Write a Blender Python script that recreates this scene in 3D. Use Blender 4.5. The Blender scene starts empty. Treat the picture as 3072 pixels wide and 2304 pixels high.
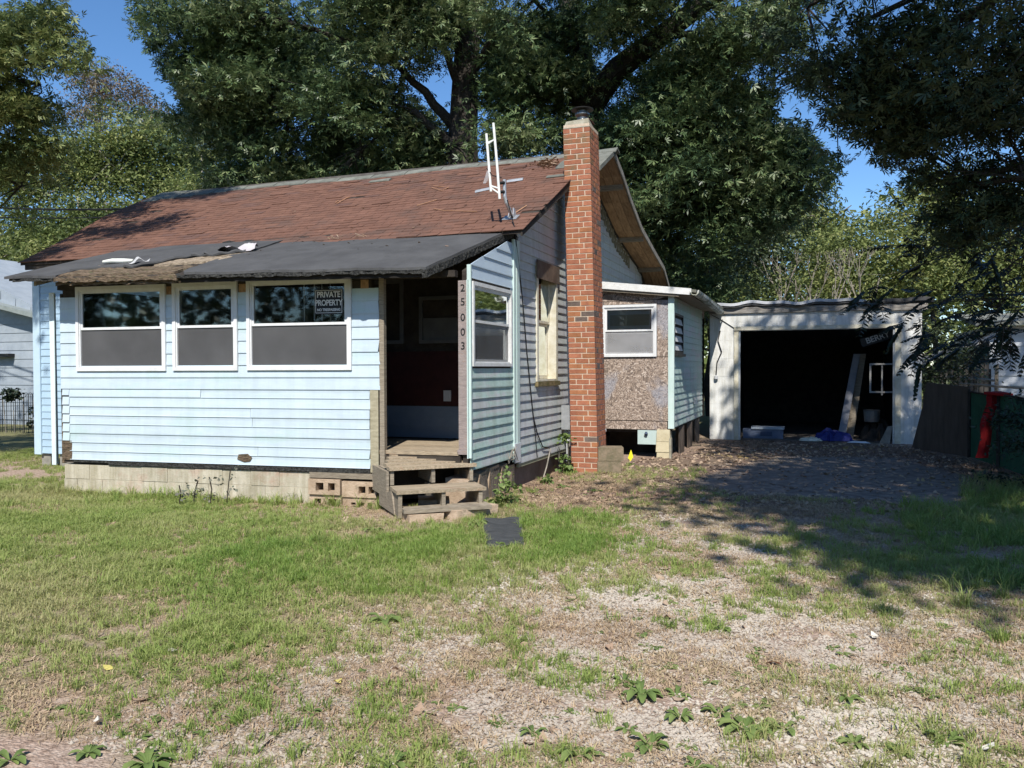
import bpy, math, random
import numpy as np
from mathutils import Vector, Matrix
random.seed(7); rng = np.random.default_rng(11)
sc = bpy.context.scene
COL = sc.collection
D2R = math.radians

# ------------------------------------------------------------------ camera
FPX = 2448.0
YAW, PITCH, ROLL = D2R(20.25), D2R(-1.10), D2R(0.2)
CAM = Vector((0, 0, 1.6))
F0 = Vector((-math.sin(YAW), math.cos(YAW), 0)); R0 = Vector((math.cos(YAW), math.sin(YAW), 0)); U0 = Vector((0, 0, 1))
FW = F0*math.cos(PITCH) + U0*math.sin(PITCH)
U1 = R0.cross(FW)
RT = R0*math.cos(ROLL) - U1*math.sin(ROLL)
UP = RT.cross(FW)
cd = bpy.data.cameras.new("camera"); cam = bpy.data.objects.new("camera", cd); COL.objects.link(cam)
cd.sensor_width = 36.0; cd.lens = FPX/3072*36.0; cd.clip_start = 0.05; cd.clip_end = 2000
M = Matrix((RT, UP, -FW)).transposed().to_4x4(); M.translation = CAM
cam.matrix_world = M
sc.camera = cam

# ------------------------------------------------------------------ sky, sun, exposure
SUN_AZ, SUN_EL = D2R(17), D2R(48)      # the sun stands behind the viewer, a little to the right
w = bpy.data.worlds.new("World"); sc.world = w; w.use_nodes = True
nt = w.node_tree; bg = nt.nodes["Background"]
sky = nt.nodes.new("ShaderNodeTexSky"); sky.sky_type = 'NISHITA'; sky.sun_disc = False
sky.sun_elevation = SUN_EL; sky.sun_rotation = D2R(180) - SUN_AZ
sky.air_density = 0.9; sky.dust_density = 0.15; sky.ozone_density = 5.0
hs_ = nt.nodes.new("ShaderNodeHueSaturation"); hs_.inputs["Saturation"].default_value = 1.12; nt.links.new(sky.outputs[0], hs_.inputs["Color"]); nt.links.new(hs_.outputs[0], bg.inputs[0]); bg.inputs[1].default_value = 0.13
sd = bpy.data.lights.new("sun", 'SUN'); sd.energy = 4.8; sd.angle = D2R(0.55); sd.color = (1, .955, .88)
sun = bpy.data.objects.new("sun", sd); COL.objects.link(sun)
ldir = Vector((-math.sin(SUN_AZ)*math.cos(SUN_EL), math.cos(SUN_AZ)*math.cos(SUN_EL), -math.sin(SUN_EL)))
sun.rotation_euler = ldir.to_track_quat('-Z', 'Y').to_euler(); sun.location = (6, -12, 20)
sc.view_settings.view_transform = 'Standard'; sc.view_settings.look = 'None'
sc.view_settings.gamma = 1.0; sc.view_settings.use_curve_mapping = False
sc.view_settings.exposure = 0.38
sc.render.engine = 'CYCLES'
sc.cycles.max_bounces = 5; sc.cycles.transparent_max_bounces = 10; sc.cycles.diffuse_bounces = 3
sc.cycles.glossy_bounces = 3; sc.cycles.transmission_bounces = 4
sc.cycles.use_denoising = True; sc.cycles.caustics_reflective = False; sc.cycles.caustics_refractive = False

# pixel (in the 3072 x 2304 photo) -> world point at a known depth plane
def ray(x, y): return FW + RT*((x-1536)/FPX) - UP*((y-1152)/FPX)
def gnd(x, y, z=0.0):
    d = ray(x, y); t = (z-CAM.z)/d.z; return CAM + d*t
def aty(x, y, Y):
    d = ray(x, y); return CAM + d*((Y-CAM.y)/d.y)
def atx(x, y, X):
    d = ray(x, y); return CAM + d*((X-CAM.x)/d.x)

# ------------------------------------------------------------------ materials
MATS = {}
def ramp(nt, stops):
    r = nt.nodes.new("ShaderNodeValToRGB"); e = r.color_ramp.elements
    while len(e) < len(stops): e.new(0.5)
    for i, (p, c) in enumerate(stops):
        e[i].position = p; e[i].color = (*c, 1) if len(c) == 3 else c
    return r
def mat(name, c1, c2=None, rough=.7, scale=6, detail=6, bump=.1, bscale=40, stretch=(1, 1, 1), c3=None, s3=1.2, k3=.5,
        orand=0.0, metal=0.0, spec=.3, lo=.35, hi=.65, coord='Object', bdist=.01, streak=0.0):
    if name in MATS: return MATS[name]
    m = bpy.data.materials.new(name); m.use_nodes = True; nt = m.node_tree; L = nt.links
    b = nt.nodes["Principled BSDF"]; b.inputs["Roughness"].default_value = rough
    b.inputs["Metallic"].default_value = metal; b.inputs["Specular IOR Level"].default_value = spec
    tc = nt.nodes.new("ShaderNodeTexCoord"); geo = nt.nodes.new("ShaderNodeNewGeometry")
    src = geo.outputs["Position"]
    mp = nt.nodes.new("ShaderNodeMapping"); mp.inputs["Scale"].default_value = stretch
    L.new(src, mp.inputs[0])
    n = nt.nodes.new("ShaderNodeTexNoise"); n.inputs["Scale"].default_value = scale; n.inputs["Detail"].default_value = detail
    n.inputs["Roughness"].default_value = .65
    L.new(mp.outputs[0], n.inputs[0])
    r = ramp(nt, [(lo, c1), (hi, c2 or c1)]); L.new(n.outputs[0], r.inputs[0]); out = r.outputs[0]
    if c3:
        n3 = nt.nodes.new("ShaderNodeTexNoise"); n3.inputs["Scale"].default_value = s3; n3.inputs["Detail"].default_value = 8
        n3.inputs["Roughness"].default_value = .7
        L.new(mp.outputs[0], n3.inputs[0])
        r3 = ramp(nt, [(k3, (0, 0, 0)), (k3+.1, (1, 1, 1))]); L.new(n3.outputs[0], r3.inputs[0])
        mx = nt.nodes.new("ShaderNodeMix"); mx.data_type = 'RGBA'
        L.new(r3.outputs[0], mx.inputs[0]); L.new(out, mx.inputs[6]); mx.inputs[7].default_value = (*c3, 1); out = mx.outputs[2]
    if orand:
        oi = nt.nodes.new("ShaderNodeObjectInfo"); mr = nt.nodes.new("ShaderNodeMapRange")
        mr.inputs[3].default_value = 1-orand; mr.inputs[4].default_value = 1+orand
        L.new(oi.outputs["Random"], mr.inputs[0])
        hs = nt.nodes.new("ShaderNodeHueSaturation"); L.new(mr.outputs[0], hs.inputs["Value"]); L.new(out, hs.inputs["Color"]); out = hs.outputs[0]
    if streak:     # run-off stains and grime
        m2_ = nt.nodes.new("ShaderNodeMapping"); m2_.inputs["Scale"].default_value = (5, 5, .55); L.new(src, m2_.inputs[0])
        ns = nt.nodes.new("ShaderNodeTexNoise"); ns.inputs["Scale"].default_value = 1.6; ns.inputs["Detail"].default_value = 9; ns.inputs["Roughness"].default_value = .75; L.new(m2_.outputs[0], ns.inputs[0])
        rs_ = ramp(nt, [(.42, (1, 1, 1)), (.62, (1-streak, 1-streak*1.05, 1-streak*1.25))]); L.new(ns.outputs[0], rs_.inputs[0])
        mu = nt.nodes.new("ShaderNodeMix"); mu.data_type = 'RGBA'; mu.blend_type = 'MULTIPLY'; mu.inputs[0].default_value = 1
        L.new(out, mu.inputs[6]); L.new(rs_.outputs[0], mu.inputs[7]); out = mu.outputs[2]
    L.new(out, b.inputs["Base Color"])
    if bump:
        nb = nt.nodes.new("ShaderNodeTexNoise"); nb.inputs["Scale"].default_value = bscale; nb.inputs["Detail"].default_value = 5
        L.new(mp.outputs[0], nb.inputs[0])
        bp = nt.nodes.new("ShaderNodeBump"); bp.inputs["Strength"].default_value = bump; bp.inputs["Distance"].default_value = bdist
        L.new(nb.outputs[0], bp.inputs["Height"]); L.new(bp.outputs[0], b.inputs["Normal"])
    MATS[name] = m
    return m
blue = mat("light_blue_siding", (.49, .58, .65), (.54, .63, .69), rough=.5, scale=3, bump=.12, bscale=8, stretch=(1, 1, 3), c3=(.48, .60, .62), s3=1.1, k3=.52, orand=.035, streak=0.07)
mint = mat("mint_siding", (.38, .52, .48), (.47, .60, .56), rough=.6, scale=7, stretch=(1, 1, 5), c3=(.50, .52, .53), s3=.9, k3=.5, orand=.05, bump=.15, bscale=30, streak=0.18)
gablem = mat("chalky_gable_siding", (.44, .48, .475), (.54, .57, .56), rough=.6, scale=5, stretch=(1, 1, 5), c3=(.48, .49, .51), s3=.7, k3=.46, orand=.05, bump=.15, bscale=30, streak=0.18)
trim = mat("mint_trim", (.52, .66, .62), (.58, .70, .68), rough=.45, scale=4, bump=.03, streak=0.12)
white = mat("white_vinyl", (.68, .69, .70), (.74, .75, .76), rough=.4, scale=5, bump=.03, streak=0.1)
wpaint = mat("chipped_white_paint", (.60, .60, .58), (.74, .74, .73), rough=.6, scale=9, c3=(.23, .19, .15), s3=22, k3=.63, bump=.2)
cream = mat("aged_cream_paint", (.52, .47, .34), (.68, .65, .55), rough=.6, scale=8, c3=(.25, .19, .12), s3=9, k3=.64, bump=.2)
wood = mat("weathered_wood", (.20, .165, .125), (.34, .29, .22), rough=.85, scale=3.5, stretch=(3, 3, 22), bump=.5, bscale=14, orand=.12)
woodh = mat("weathered_planks", (.22, .175, .12), (.42, .34, .24), rough=.85, scale=4, stretch=(2, 14, 14), bump=.5, bscale=9, orand=.15, c3=(.30, .20, .13), s3=1.3, k3=.56)
postw = mat("grey_pink_post", (.24, .20, .19), (.36, .30, .28), rough=.85, scale=4, stretch=(3, 3, 14), bump=.6, bscale=16, orand=.08, c3=(.32, .22, .16), s3=2.5, k3=.58)
rotwood = mat("rotten_wood", (.05, .038, .026), (.25, .18, .12), rough=.95, scale=7, stretch=(2, 6, 12), bump=.9, bscale=12, c3=(.12, .13, .06), s3=4, k3=.55, bdist=.03)
soffit = mat("raw_soffit_board", (.26, .15, .08), (.44, .28, .16), rough=.85, scale=3, stretch=(10, 1.2, 5), bump=.3, bscale=12, orand=.28)
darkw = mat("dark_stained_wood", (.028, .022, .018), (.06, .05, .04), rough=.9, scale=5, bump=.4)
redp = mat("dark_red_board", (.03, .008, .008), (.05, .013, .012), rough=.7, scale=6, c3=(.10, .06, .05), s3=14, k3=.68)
brickm = mat("red_brick", (.30, .115, .068), (.39, .155, .088), rough=.9, scale=14, bump=.5, bscale=60, orand=0.13, c3=(.40, .165, .075), s3=3, k3=.55, streak=0.12)
bricko = mat("orange_brick", (.34, .14, .065), (.40, .17, .085), rough=.9, scale=14, bump=.5, bscale=60, orand=.18, streak=0.2)
brickd = mat("dark_brick", (.10, .075, .065), (.16, .12, .10), rough=.9, scale=14, bump=.5, bscale=60, orand=.15)
brickt = mat("lichen_brick", (.17, .13, .075), (.33, .12, .06), rough=.95, scale=9, bump=.6, bscale=60, orand=.2)
mortar = mat("mortar", (.50, .40, .30), (.60, .49, .38), rough=.95, scale=20, bump=.5, bscale=80)
cement = mat("old_cement", (.24, .22, .16), (.36, .34, .27), rough=.95, scale=12, bump=.7, bscale=40, c3=(.13, .12, .08), s3=10, k3=.6)
block = mat("painted_block", (.44, .40, .31), (.56, .51, .41), rough=.9, scale=5, bump=.5, bscale=60, orand=.07, c3=(.46, .35, .27), s3=1.6, k3=.55, streak=0.3)
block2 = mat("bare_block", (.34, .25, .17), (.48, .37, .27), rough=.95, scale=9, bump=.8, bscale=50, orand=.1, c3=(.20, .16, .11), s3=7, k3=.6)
blockg = mat("mossy_block", (.15, .13, .08), (.26, .20, .14), rough=.95, scale=9, bump=.8, bscale=50)
blockw = mat("whitewashed_block", (.64, .64, .62), (.74, .74, .72), rough=.85, scale=4, bump=.4, bscale=40, c3=(.50, .49, .46), s3=3, k3=.62, streak=0.25)
slate = mat("black_rubber_mat", (.035, .038, .04), (.075, .078, .08), rough=.7, scale=5, bump=.2, bscale=20, stretch=(1, 3, 1))
shing = mat("red_shingle", (.130, .066, .046), (.178, .090, .062), rough=.95, scale=6, bump=.6, bscale=120, orand=0.09, c3=(.115, .068, .052), s3=.8, k3=.52)
shingg = mat("grey_green_ridge", (.13, .135, .115), (.20, .205, .18), rough=.95, scale=8, bump=.6, bscale=90, orand=.16)
rollr = mat("black_roll_roofing", (.060, .060, .061), (.085, .085, .086), rough=.85, scale=2.5, bump=.5, bscale=7, bdist=.02, c3=(.055, .055, .055), s3=3.5, k3=.6)
tar = mat("black_tar_edge", (.012, .012, .012), (.06, .06, .055), rough=.9, scale=30, bump=1, bscale=35, bdist=.03, c3=(.16, .15, .12), s3=26, k3=.62)
galv = mat("galvanised_metal", (.42, .43, .44), (.58, .59, .60), rough=.4, scale=8, metal=.6, bump=.03)
steel = mat("flue_steel", (.16, .16, .15), (.30, .30, .28), rough=.3, scale=20, metal=.85, bump=.03)
blackm = mat("black_metal", (.015, .015, .015), (.03, .03, .03), rough=.5, scale=8, bump=.1)
blackc = mat("black_cable", (.012, .012, .012), rough=.6, bump=0)
greyp = mat("grey_plastic", (.46, .47, .48), (.54, .55, .56), rough=.5, bump=.03)
curtain = mat("white_curtain", (.44, .44, .45), (.54, .54, .55), rough=.9, scale=2.5, stretch=(6, 6, 1), bump=.5, bscale=3, bdist=.03)
tanc = mat("tan_curtain", (.34, .30, .20), (.40, .37, .28), rough=.9, scale=3)
barkm = mat("maple_bark", (.035, .030, .026), (.075, .065, .055), rough=.95, scale=5, stretch=(4, 4, .8), bump=1, bscale=8, bdist=.05)
palebark = mat("pale_bark", (.20, .18, .15), (.32, .29, .24), rough=.9, scale=9, bump=.4)
greenp = mat("green_mesh_panel", (.02, .10, .06), (.035, .14, .085), rough=.7, scale=4, bump=.4)
plyd = mat("dark_plywood", (.085, .065, .05), (.12, .095, .075), rough=.85, scale=2, stretch=(5, 5, 1), bump=.3)
redc = mat("red_cloth", (.24, .008, .010), (.32, .014, .014), rough=.9, scale=7, bump=.5, bscale=9)
bluet = mat("blue_tarp", (.015, .02, .13), (.025, .035, .20), rough=.5, scale=5, bump=.5, bscale=12)
yellow = mat("yellow_flag", (.80, .72, .03), rough=.6, bump=0)
wsid = mat("white_clapboard", (.50, .53, .57), (.60, .62, .65), rough=.7, scale=3, orand=.04, bump=.1)
concr = mat("dark_concrete", (.20, .18, .17), (.27, .25, .23), rough=.95, scale=2.5, bump=.3, bscale=30)
paperw = mat("white_paint_letters", (.70, .70, .70), rough=.6, bump=0)
numm = mat("black_numbers", (.02, .02, .02), rough=.4, bump=0)
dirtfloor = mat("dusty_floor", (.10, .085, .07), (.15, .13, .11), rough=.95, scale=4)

def osb_mat():
    m = bpy.data.materials.new("weathered_osb"); m.use_nodes = True; nt = m.node_tree; L = nt.links; b = nt.nodes["Principled BSDF"]
    b.inputs["Roughness"].default_value = .9
    g = nt.nodes.new("ShaderNodeNewGeometry"); n = nt.nodes.new("ShaderNodeTexNoise"); n.inputs["Scale"].default_value = 3; L.new(g.outputs["Position"], n.inputs[0])
    vm = nt.nodes.new("ShaderNodeVectorMath"); vm.operation = 'MULTIPLY_ADD'
    L.new(n.outputs[1], vm.inputs[0]); vm.inputs[1].default_value = (.4, .4, .4); L.new(g.outputs["Position"], vm.inputs[2])
    v = nt.nodes.new("ShaderNodeTexVoronoi"); v.inputs["Scale"].default_value = 52; L.new(vm.outputs[0], v.inputs[0])
    mp = nt.nodes.new("ShaderNodeMapping"); mp.inputs["Scale"].default_value = (1, 1, 1); L.new(v.outputs["Color"], mp.inputs[0])
    sp = nt.nodes.new("ShaderNodeSeparateColor"); L.new(v.outputs["Color"], sp.inputs[0])
    r = ramp(nt, [(0, (.11, .085, .07)), (.35, (.25, .19, .15)), (.75, (.36, .28, .225)), (1, (.55, .46, .39))]); L.new(sp.outputs[0], r.inputs[0])
    n2 = nt.nodes.new("ShaderNodeTexNoise"); n2.inputs["Scale"].default_value = 1.1; n2.inputs["Detail"].default_value = 4; L.new(g.outputs["Position"], n2.inputs[0])
    r2 = ramp(nt, [(.53, (0, 0, 0)), (.60, (.6, .6, .6))]); L.new(n2.outputs[0], r2.inputs[0])
    mx = nt.nodes.new("ShaderNodeMix"); mx.data_type = 'RGBA'; mx.blend_type = 'MIX'
    L.new(r2.outputs[0], mx.inputs[0]); L.new(r.outputs[0], mx.inputs[6])
    r3 = ramp(nt, [(0, (.14, .15, .19)), (1, (.42, .44, .50))]); L.new(sp.outputs[1], r3.inputs[0]); L.new(r3.outputs[0], mx.inputs[7])
    L.new(mx.outputs[2], b.inputs["Base Color"])
    bp = nt.nodes.new("ShaderNodeBump"); bp.inputs["Strength"].default_value = .5; bp.inputs["Distance"].default_value = .01
    L.new(sp.outputs[2], bp.inputs["Height"]); L.new(bp.outputs[0], b.inputs["Normal"])
    return m
osb = osb_mat()

def glass_mat(name, tint, k=.86, rough=.03):
    m = bpy.data.materials.new(name); m.use_nodes = True; nt = m.node_tree; L = nt.links
    out = nt.nodes["Material Output"]; nt.nodes.remove(nt.nodes["Principled BSDF"])
    t = nt.nodes.new("ShaderNodeBsdfTransparent"); t.inputs[0].default_value = (*tint, 1)
    g = nt.nodes.new("ShaderNodeBsdfGlossy"); g.inputs["Roughness"].default_value = rough; g.inputs[0].default_value = (.85, .9, .9, 1)
    fr = nt.nodes.new("ShaderNodeFresnel"); fr.inputs[0].default_value = 1.5
    ma = nt.nodes.new("ShaderNodeMath"); ma.operation = 'MULTIPLY_ADD'; ma.inputs[1].default_value = 1.1; ma.inputs[2].default_value = .015
    nz = nt.nodes.new("ShaderNodeTexNoise"); nz.inputs["Scale"].default_value = 1.6
    ge = nt.nodes.new("ShaderNodeNewGeometry"); L.new(ge.outputs["Position"], nz.inputs[0])
    bp = nt.nodes.new("ShaderNodeBump"); bp.inputs["Strength"].default_value = .05; bp.inputs["Distance"].default_value = .01
    L.new(nz.outputs[0], bp.inputs["Height"]); L.new(bp.outputs[0], g.inputs["Normal"])
    L.new(fr.outputs[0], ma.inputs[0]); mx = nt.nodes.new("ShaderNodeMixShader")
    L.new(ma.outputs[0], mx.inputs[0]); L.new(t.outputs[0], mx.inputs[1]); L.new(g.outputs[0], mx.inputs[2]); L.new(mx.outputs[0], out.inputs[0])
    return m
glass = glass_mat("window_glass", (.90, .93, .92))
def screen_mat(name, col, a):
    m = bpy.data.materials.new(name); m.use_nodes = True; nt = m.node_tree; L = nt.links
    out = nt.nodes["Material Output"]; b = nt.nodes["Principled BSDF"]; b.inputs["Roughness"].default_value = .8
    n = nt.nodes.new("ShaderNodeTexNoise"); n.inputs["Scale"].default_value = 2.0; n.inputs["Detail"].default_value = 6
    g = nt.nodes.new("ShaderNodeNewGeometry"); L.new(g.outputs["Position"], n.inputs[0])
    r = ramp(nt, [(.3, tuple(c*.8 for c in col)), (.7, tuple(c*1.2 for c in col))]); L.new(n.outputs[0], r.inputs[0]); L.new(r.outputs[0], b.inputs["Base Color"])
    t = nt.nodes.new("ShaderNodeBsdfTransparent"); mx = nt.nodes.new("ShaderNodeMixShader"); mx.inputs[0].default_value = a
    L.new(t.outputs[0], mx.inputs[1]); L.new(b.outputs[0], mx.inputs[2]); L.new(mx.outputs[0], out.inputs[0])
    return m
screen = screen_mat("insect_screen", (.080, .080, .083), .88)
haze_scr = screen_mat("dusty_screen", (.40, .40, .41), .45)

def leaf_mat(name, cols, trans=.35, rough=.55, hue=.0):
    m = bpy.data.materials.new(name); m.use_nodes = True; nt = m.node_tree; L = nt.links
    out = nt.nodes["Material Output"]; b = nt.nodes["Principled BSDF"]; b.inputs["Roughness"].default_value = rough
    b.inputs["Specular IOR Level"].default_value = .35
    g = nt.nodes.new("ShaderNodeNewGeometry")
    r = ramp(nt, [(i/(len(cols)-1), c) for i, c in enumerate(cols)])
    n = nt.nodes.new("ShaderNodeTexNoise"); n.inputs["Scale"].default_value = .45; n.inputs["Detail"].default_value = 3
    L.new(g.outputs["Position"], n.inputs[0])
    ad = nt.nodes.new("ShaderNodeMath"); ad.operation = 'MULTIPLY_ADD'; ad.inputs[1].default_value = .65
    m2 = nt.nodes.new("ShaderNodeMath"); m2.operation = 'MULTIPLY_ADD'; m2.inputs[1].default_value = 1.6; m2.inputs[2].default_value = -.6
    L.new(n.outputs[0], m2.inputs[0]); L.new(g.outputs["Random Per Island"], ad.inputs[0]); L.new(m2.outputs[0], ad.inputs[2])
    L.new(ad.outputs[0], r.inputs[0]); L.new(r.outputs[0], b.inputs["Base Color"])
    if trans:
        t = nt.nodes.new("ShaderNodeBsdfTranslucent"); mx = nt.nodes.new("ShaderNodeMixShader"); mx.inputs[0].default_value = trans
        L.new(r.outputs[0], t.inputs[0]); L.new(b.outputs[0], mx.inputs[1]); L.new(t.outputs[0], mx.inputs[2]); L.new(mx.outputs[0], out.inputs[0])
    return m
leaf_maple = leaf_mat("silver_maple_leaf", [(.035, .065, .035), (.07, .115, .05), (.13, .18, .07), (.25, .28, .14)], .22, .4)
leaf_dark = leaf_mat("dark_maple_leaf", [(.026, .042, .024), (.05, .075, .035), (.095, .12, .05)], .12, .5)
leaf_yel = leaf_mat("yellowing_maple_leaf", [(.07, .11, .045), (.13, .18, .06), (.22, .26, .09), (.32, .33, .13)], .3, .5)
leaf_far = leaf_mat("olive_woodland_leaf", [(.06, .09, .032), (.13, .17, .05), (.23, .27, .085), (.34, .34, .13)], .35, .6)
leaf_red = leaf_mat("thin_reddish_leaf", [(.12, .11, .06), (.20, .15, .10), (.26, .20, .15)], .3, .6)
leaf_walnut = leaf_mat("walnut_leaf", [(.014, .025, .014), (.022, .036, .02), (.035, .05, .026)], .12, .5)
weedm = leaf_mat("broad_weed_leaf", [(.10, .16, .045), (.16, .23, .065), (.25, .31, .10)], .3, .65)
grassm = leaf_mat("lawn_grass_blade", [(.13, .21, .045), (.21, .31, .07), (.32, .39, .11), (.44, .41, .20)], .4, .6)
lushm = leaf_mat("lush_grass_blade", [(.12, .22, .045), (.19, .30, .06), (.29, .38, .09)], .4, .5)
strawm = leaf_mat("dry_straw", [(.22, .14, .085), (.34, .235, .145), (.47, .36, .23), (.22, .23, .09)], .1, .8)
litterm = leaf_mat("fallen_dead_leaf", [(.20, .12, .075), (.32, .21, .14), (.42, .32, .23), (.30, .22, .06)], .1, .8)
gravelm = leaf_mat("pale_gravel_stone", [(.24, .195, .15), (.35, .295, .24), (.46, .41, .34), (.58, .53, .46)], 0, .9)
weedgray = leaf_mat("grey_weed_leaf", [(.09, .11, .08), (.15, .16, .12), (.22, .2, .16)], .2, .8)

# ------------------------------------------------------------------ mesh helpers
class MB:
    def __init__(s): s.v = []; s.f = []; s.mi = []
    def add(s, vs, fs, mi=0):
        n = len(s.v); s.v += [tuple(v) for v in vs]; s.f += [tuple(i+n for i in f) for f in fs]; s.mi += [mi]*len(fs)
    def hexa(s, p, mi=0):      # 8 points: bottom 4 ccw, top 4 ccw
        s.add(p, [(3, 2, 1, 0), (4, 5, 6, 7), (0, 1, 5, 4), (1, 2, 6, 5), (2, 3, 7, 6), (3, 0, 4, 7)], mi)
    def box(s, a, b, mi=0):
        x0, y0, z0 = a; x1, y1, z1 = b
        s.hexa([(x0, y0, z0), (x1, y0, z0), (x1, y1, z0), (x0, y1, z0), (x0, y0, z1), (x1, y0, z1), (x1, y1, z1), (x0, y1, z1)], mi)
    def tube(s, pts, rads, n=6, mi=0, cap=True):
        pts = [Vector(p) for p in pts]
        if not hasattr(rads, '__len__'): rads = [rads]*len(pts)
        base = len(s.v); ref = Vector((0.13, .31, .94))
        for i, p in enumerate(pts):
            t = (pts[min(i+1, len(pts)-1)] - pts[max(i-1, 0)])
            if t.length < 1e-6: t = Vector((0, 0, 1))
            t.normalize(); r_ = ref if abs(t.dot(ref)) < .95 else Vector((1, 0, 0))
            a = t.cross(r_).normalized(); b = t.cross(a)
            for k in range(n):
                an = 2*math.pi*k/n; q = p + (a*math.cos(an)+b*math.sin(an))*rads[i]; s.v.append(tuple(q))
        for i in range(len(pts)-1):
            for k in range(n):
                s.f.append((base+i*n+k, base+i*n+(k+1) % n, base+(i+1)*n+(k+1) % n, base+(i+1)*n+k)); s.mi.append(mi)
        if cap:
            s.f.append(tuple(base+k for k in range(n))[::-1]); s.f.append(tuple(base+(len(pts)-1)*n+k for k in range(n))); s.mi += [mi, mi]
    def lathe(s, c, prof, n=20, mi=0):
        base = len(s.v)
        for r_, z in prof:
            for k in range(n):
                an = 2*math.pi*k/n; s.v.append((c[0]+r_*math.cos(an), c[1]+r_*math.sin(an), c[2]+z))
        for i in range(len(prof)-1):
            for k in range(n):
                s.f.append((base+i*n+k, base+i*n+(k+1) % n, base+(i+1)*n+(k+1) % n, base+(i+1)*n+k)); s.mi.append(mi)
        s.f.append(tuple(base+(len(prof)-1)*n+k for k in range(n))); s.mi.append(mi)
    def prism(s, poly, nvec, mi=0):   # extrude a polygon (list of 3d points) along nvec
        n = len(poly); q = [tuple(Vector(p)+Vector(nvec)) for p in poly]
        s.add([tuple(p) for p in poly]+q, [tuple(range(n))[::-1], tuple(range(n, 2*n))]+[(i, (i+1) % n, n+(i+1) % n, n+i) for i in range(n)], mi)
    def mesh(s, name, mats, smooth=False):
        me = bpy.data.meshes.new(name); me.from_pydata(s.v, [], s.f)
        for m in (mats if isinstance(mats, (list, tuple)) else [mats]): me.materials.append(m)
        if any(s.mi): me.polygons.foreach_set("material_index", s.mi)
        if smooth: me.polygons.foreach_set("use_smooth", [True]*len(me.polygons))
        me.update(); return me

def tag(o, label=None, cat=None, group=None, kind=None):
    if label: o['label'] = label
    if cat: o['category'] = cat
    if group: o['group'] = group
    if kind: o['kind'] = kind
    return o
def thing(name, label, cat, loc, group=None, rot=0):
    o = bpy.data.objects.new(name, None); COL.objects.link(o); o.location = loc; o.rotation_euler.z = rot; o.empty_display_size = .2
    return tag(o, label, cat, group)
def link(name, me, parent=None, label=None, kind=None):
    o = bpy.data.objects.new(name, me); COL.objects.link(o)
    if parent is not None: setpar(o, parent)
    if label: o['label'] = label
    if kind: o['kind'] = kind
    return o
def world_of(o):
    m = o.matrix_parent_inverse @ Matrix.LocRotScale(o.location, o.rotation_euler, o.scale)
    return (world_of(o.parent) @ m) if o.parent else m
def setpar(o, parent):
    o.parent = parent; o.matrix_parent_inverse = world_of(parent).inverted()
def obj(name, mb, mats, parent=None, label=None, kind=None, smooth=False):
    """mesh in world coordinates; the object's origin moves to the mesh's centre"""
    if not mb.v: return None
    a = np.array(mb.v, float); c = (a.min(0)+a.max(0))/2
    mb.v = [tuple(r) for r in (a-c)]
    o = bpy.data.objects.new(name, mb.mesh(name, mats, smooth)); COL.objects.link(o); o.location = tuple(c)
    if parent is not None: setpar(o, parent)
    if label: o['label'] = label
    if kind: o['kind'] = kind
    return o

class Fr:
    """a wall's frame: origin, direction along the wall (u), outward normal (n)"""
    def __init__(s, o, u, n): s.o = Vector(o); s.u = Vector(u); s.n = Vector(n)
    def p(s, u, z, n=0.0): q = s.o + s.u*u + s.n*n; return (q.x, q.y, q.z+z)
def fbox(mb, fr, u0, u1, z0, z1, n0, n1, mi=0):
    mb.hexa([fr.p(u0, z0, n0), fr.p(u1, z0, n0), fr.p(u1, z0, n1), fr.p(u0, z0, n1), fr.p(u0, z1, n0), fr.p(u1, z1, n0), fr.p(u1, z1, n1), fr.p(u0, z1, n1)], mi)
def fprofile(mb, fr, ua, ub, uc, ud, prof, z0, z1, mi=0):
    """board: profile [(n, t)] with t 0 at the bottom, 1 at the top; ends run from ua (bottom) to uc (top) and ub to ud"""
    k = len(prof); L = [fr.p(ua+(uc-ua)*t, z0+(z1-z0)*t, n) for n, t in prof]; R = [fr.p(ub+(ud-ub)*t, z0+(z1-z0)*t, n) for n, t in prof]
    mb.add(L+R, [tuple(range(k))[::-1], tuple(range(k, 2*k))]+[(i, (i+1) % k, k+(i+1) % k, k+i) for i in range(k)], mi)
def siding(fr, parent, m, courses, spans, proj=.016, openings=(), name='siding_board', base=.001, wob=.002):
    """courses [(z0,z1)], spans(z0,z1)->[(u_a,u_b,u_c,u_d)] ; openings [(u0,u1,z0,z1)]"""
    for z0, z1 in courses:
        for (ua, ub, uc, ud) in spans(z0, z1):
            segs = [(ua, ub, uc, ud)]
            for (o0, o1, oz0, oz1) in openings:
                ov = min(z1, oz1)-max(z0, oz0)
                if ov < .45*(z1-z0): continue
                ns = []
                for (a, b, c, d) in segs:
                    if o1 <= min(a, c) or o0 >= max(b, d): ns.append((a, b, c, d)); continue
                    if o0 - max(a, c) > .03: ns.append((a, o0, c, o0))
                    if min(b, d) - o1 > .03: ns.append((o1, b, o1, d))
                segs = ns
            for a, b, c, d in segs:
                mb = MB(); w_ = random.uniform(-wob, wob)
                fprofile(mb, fr, a, b, c, d, [(base, .0), (base+proj, .0), (base+proj*.95+w_, .10), (base+proj*.45+w_, .62), (base+proj*.25, .97), (base, .97)], z0, z1+.004)
                obj(name, mb, m, parent)
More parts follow.
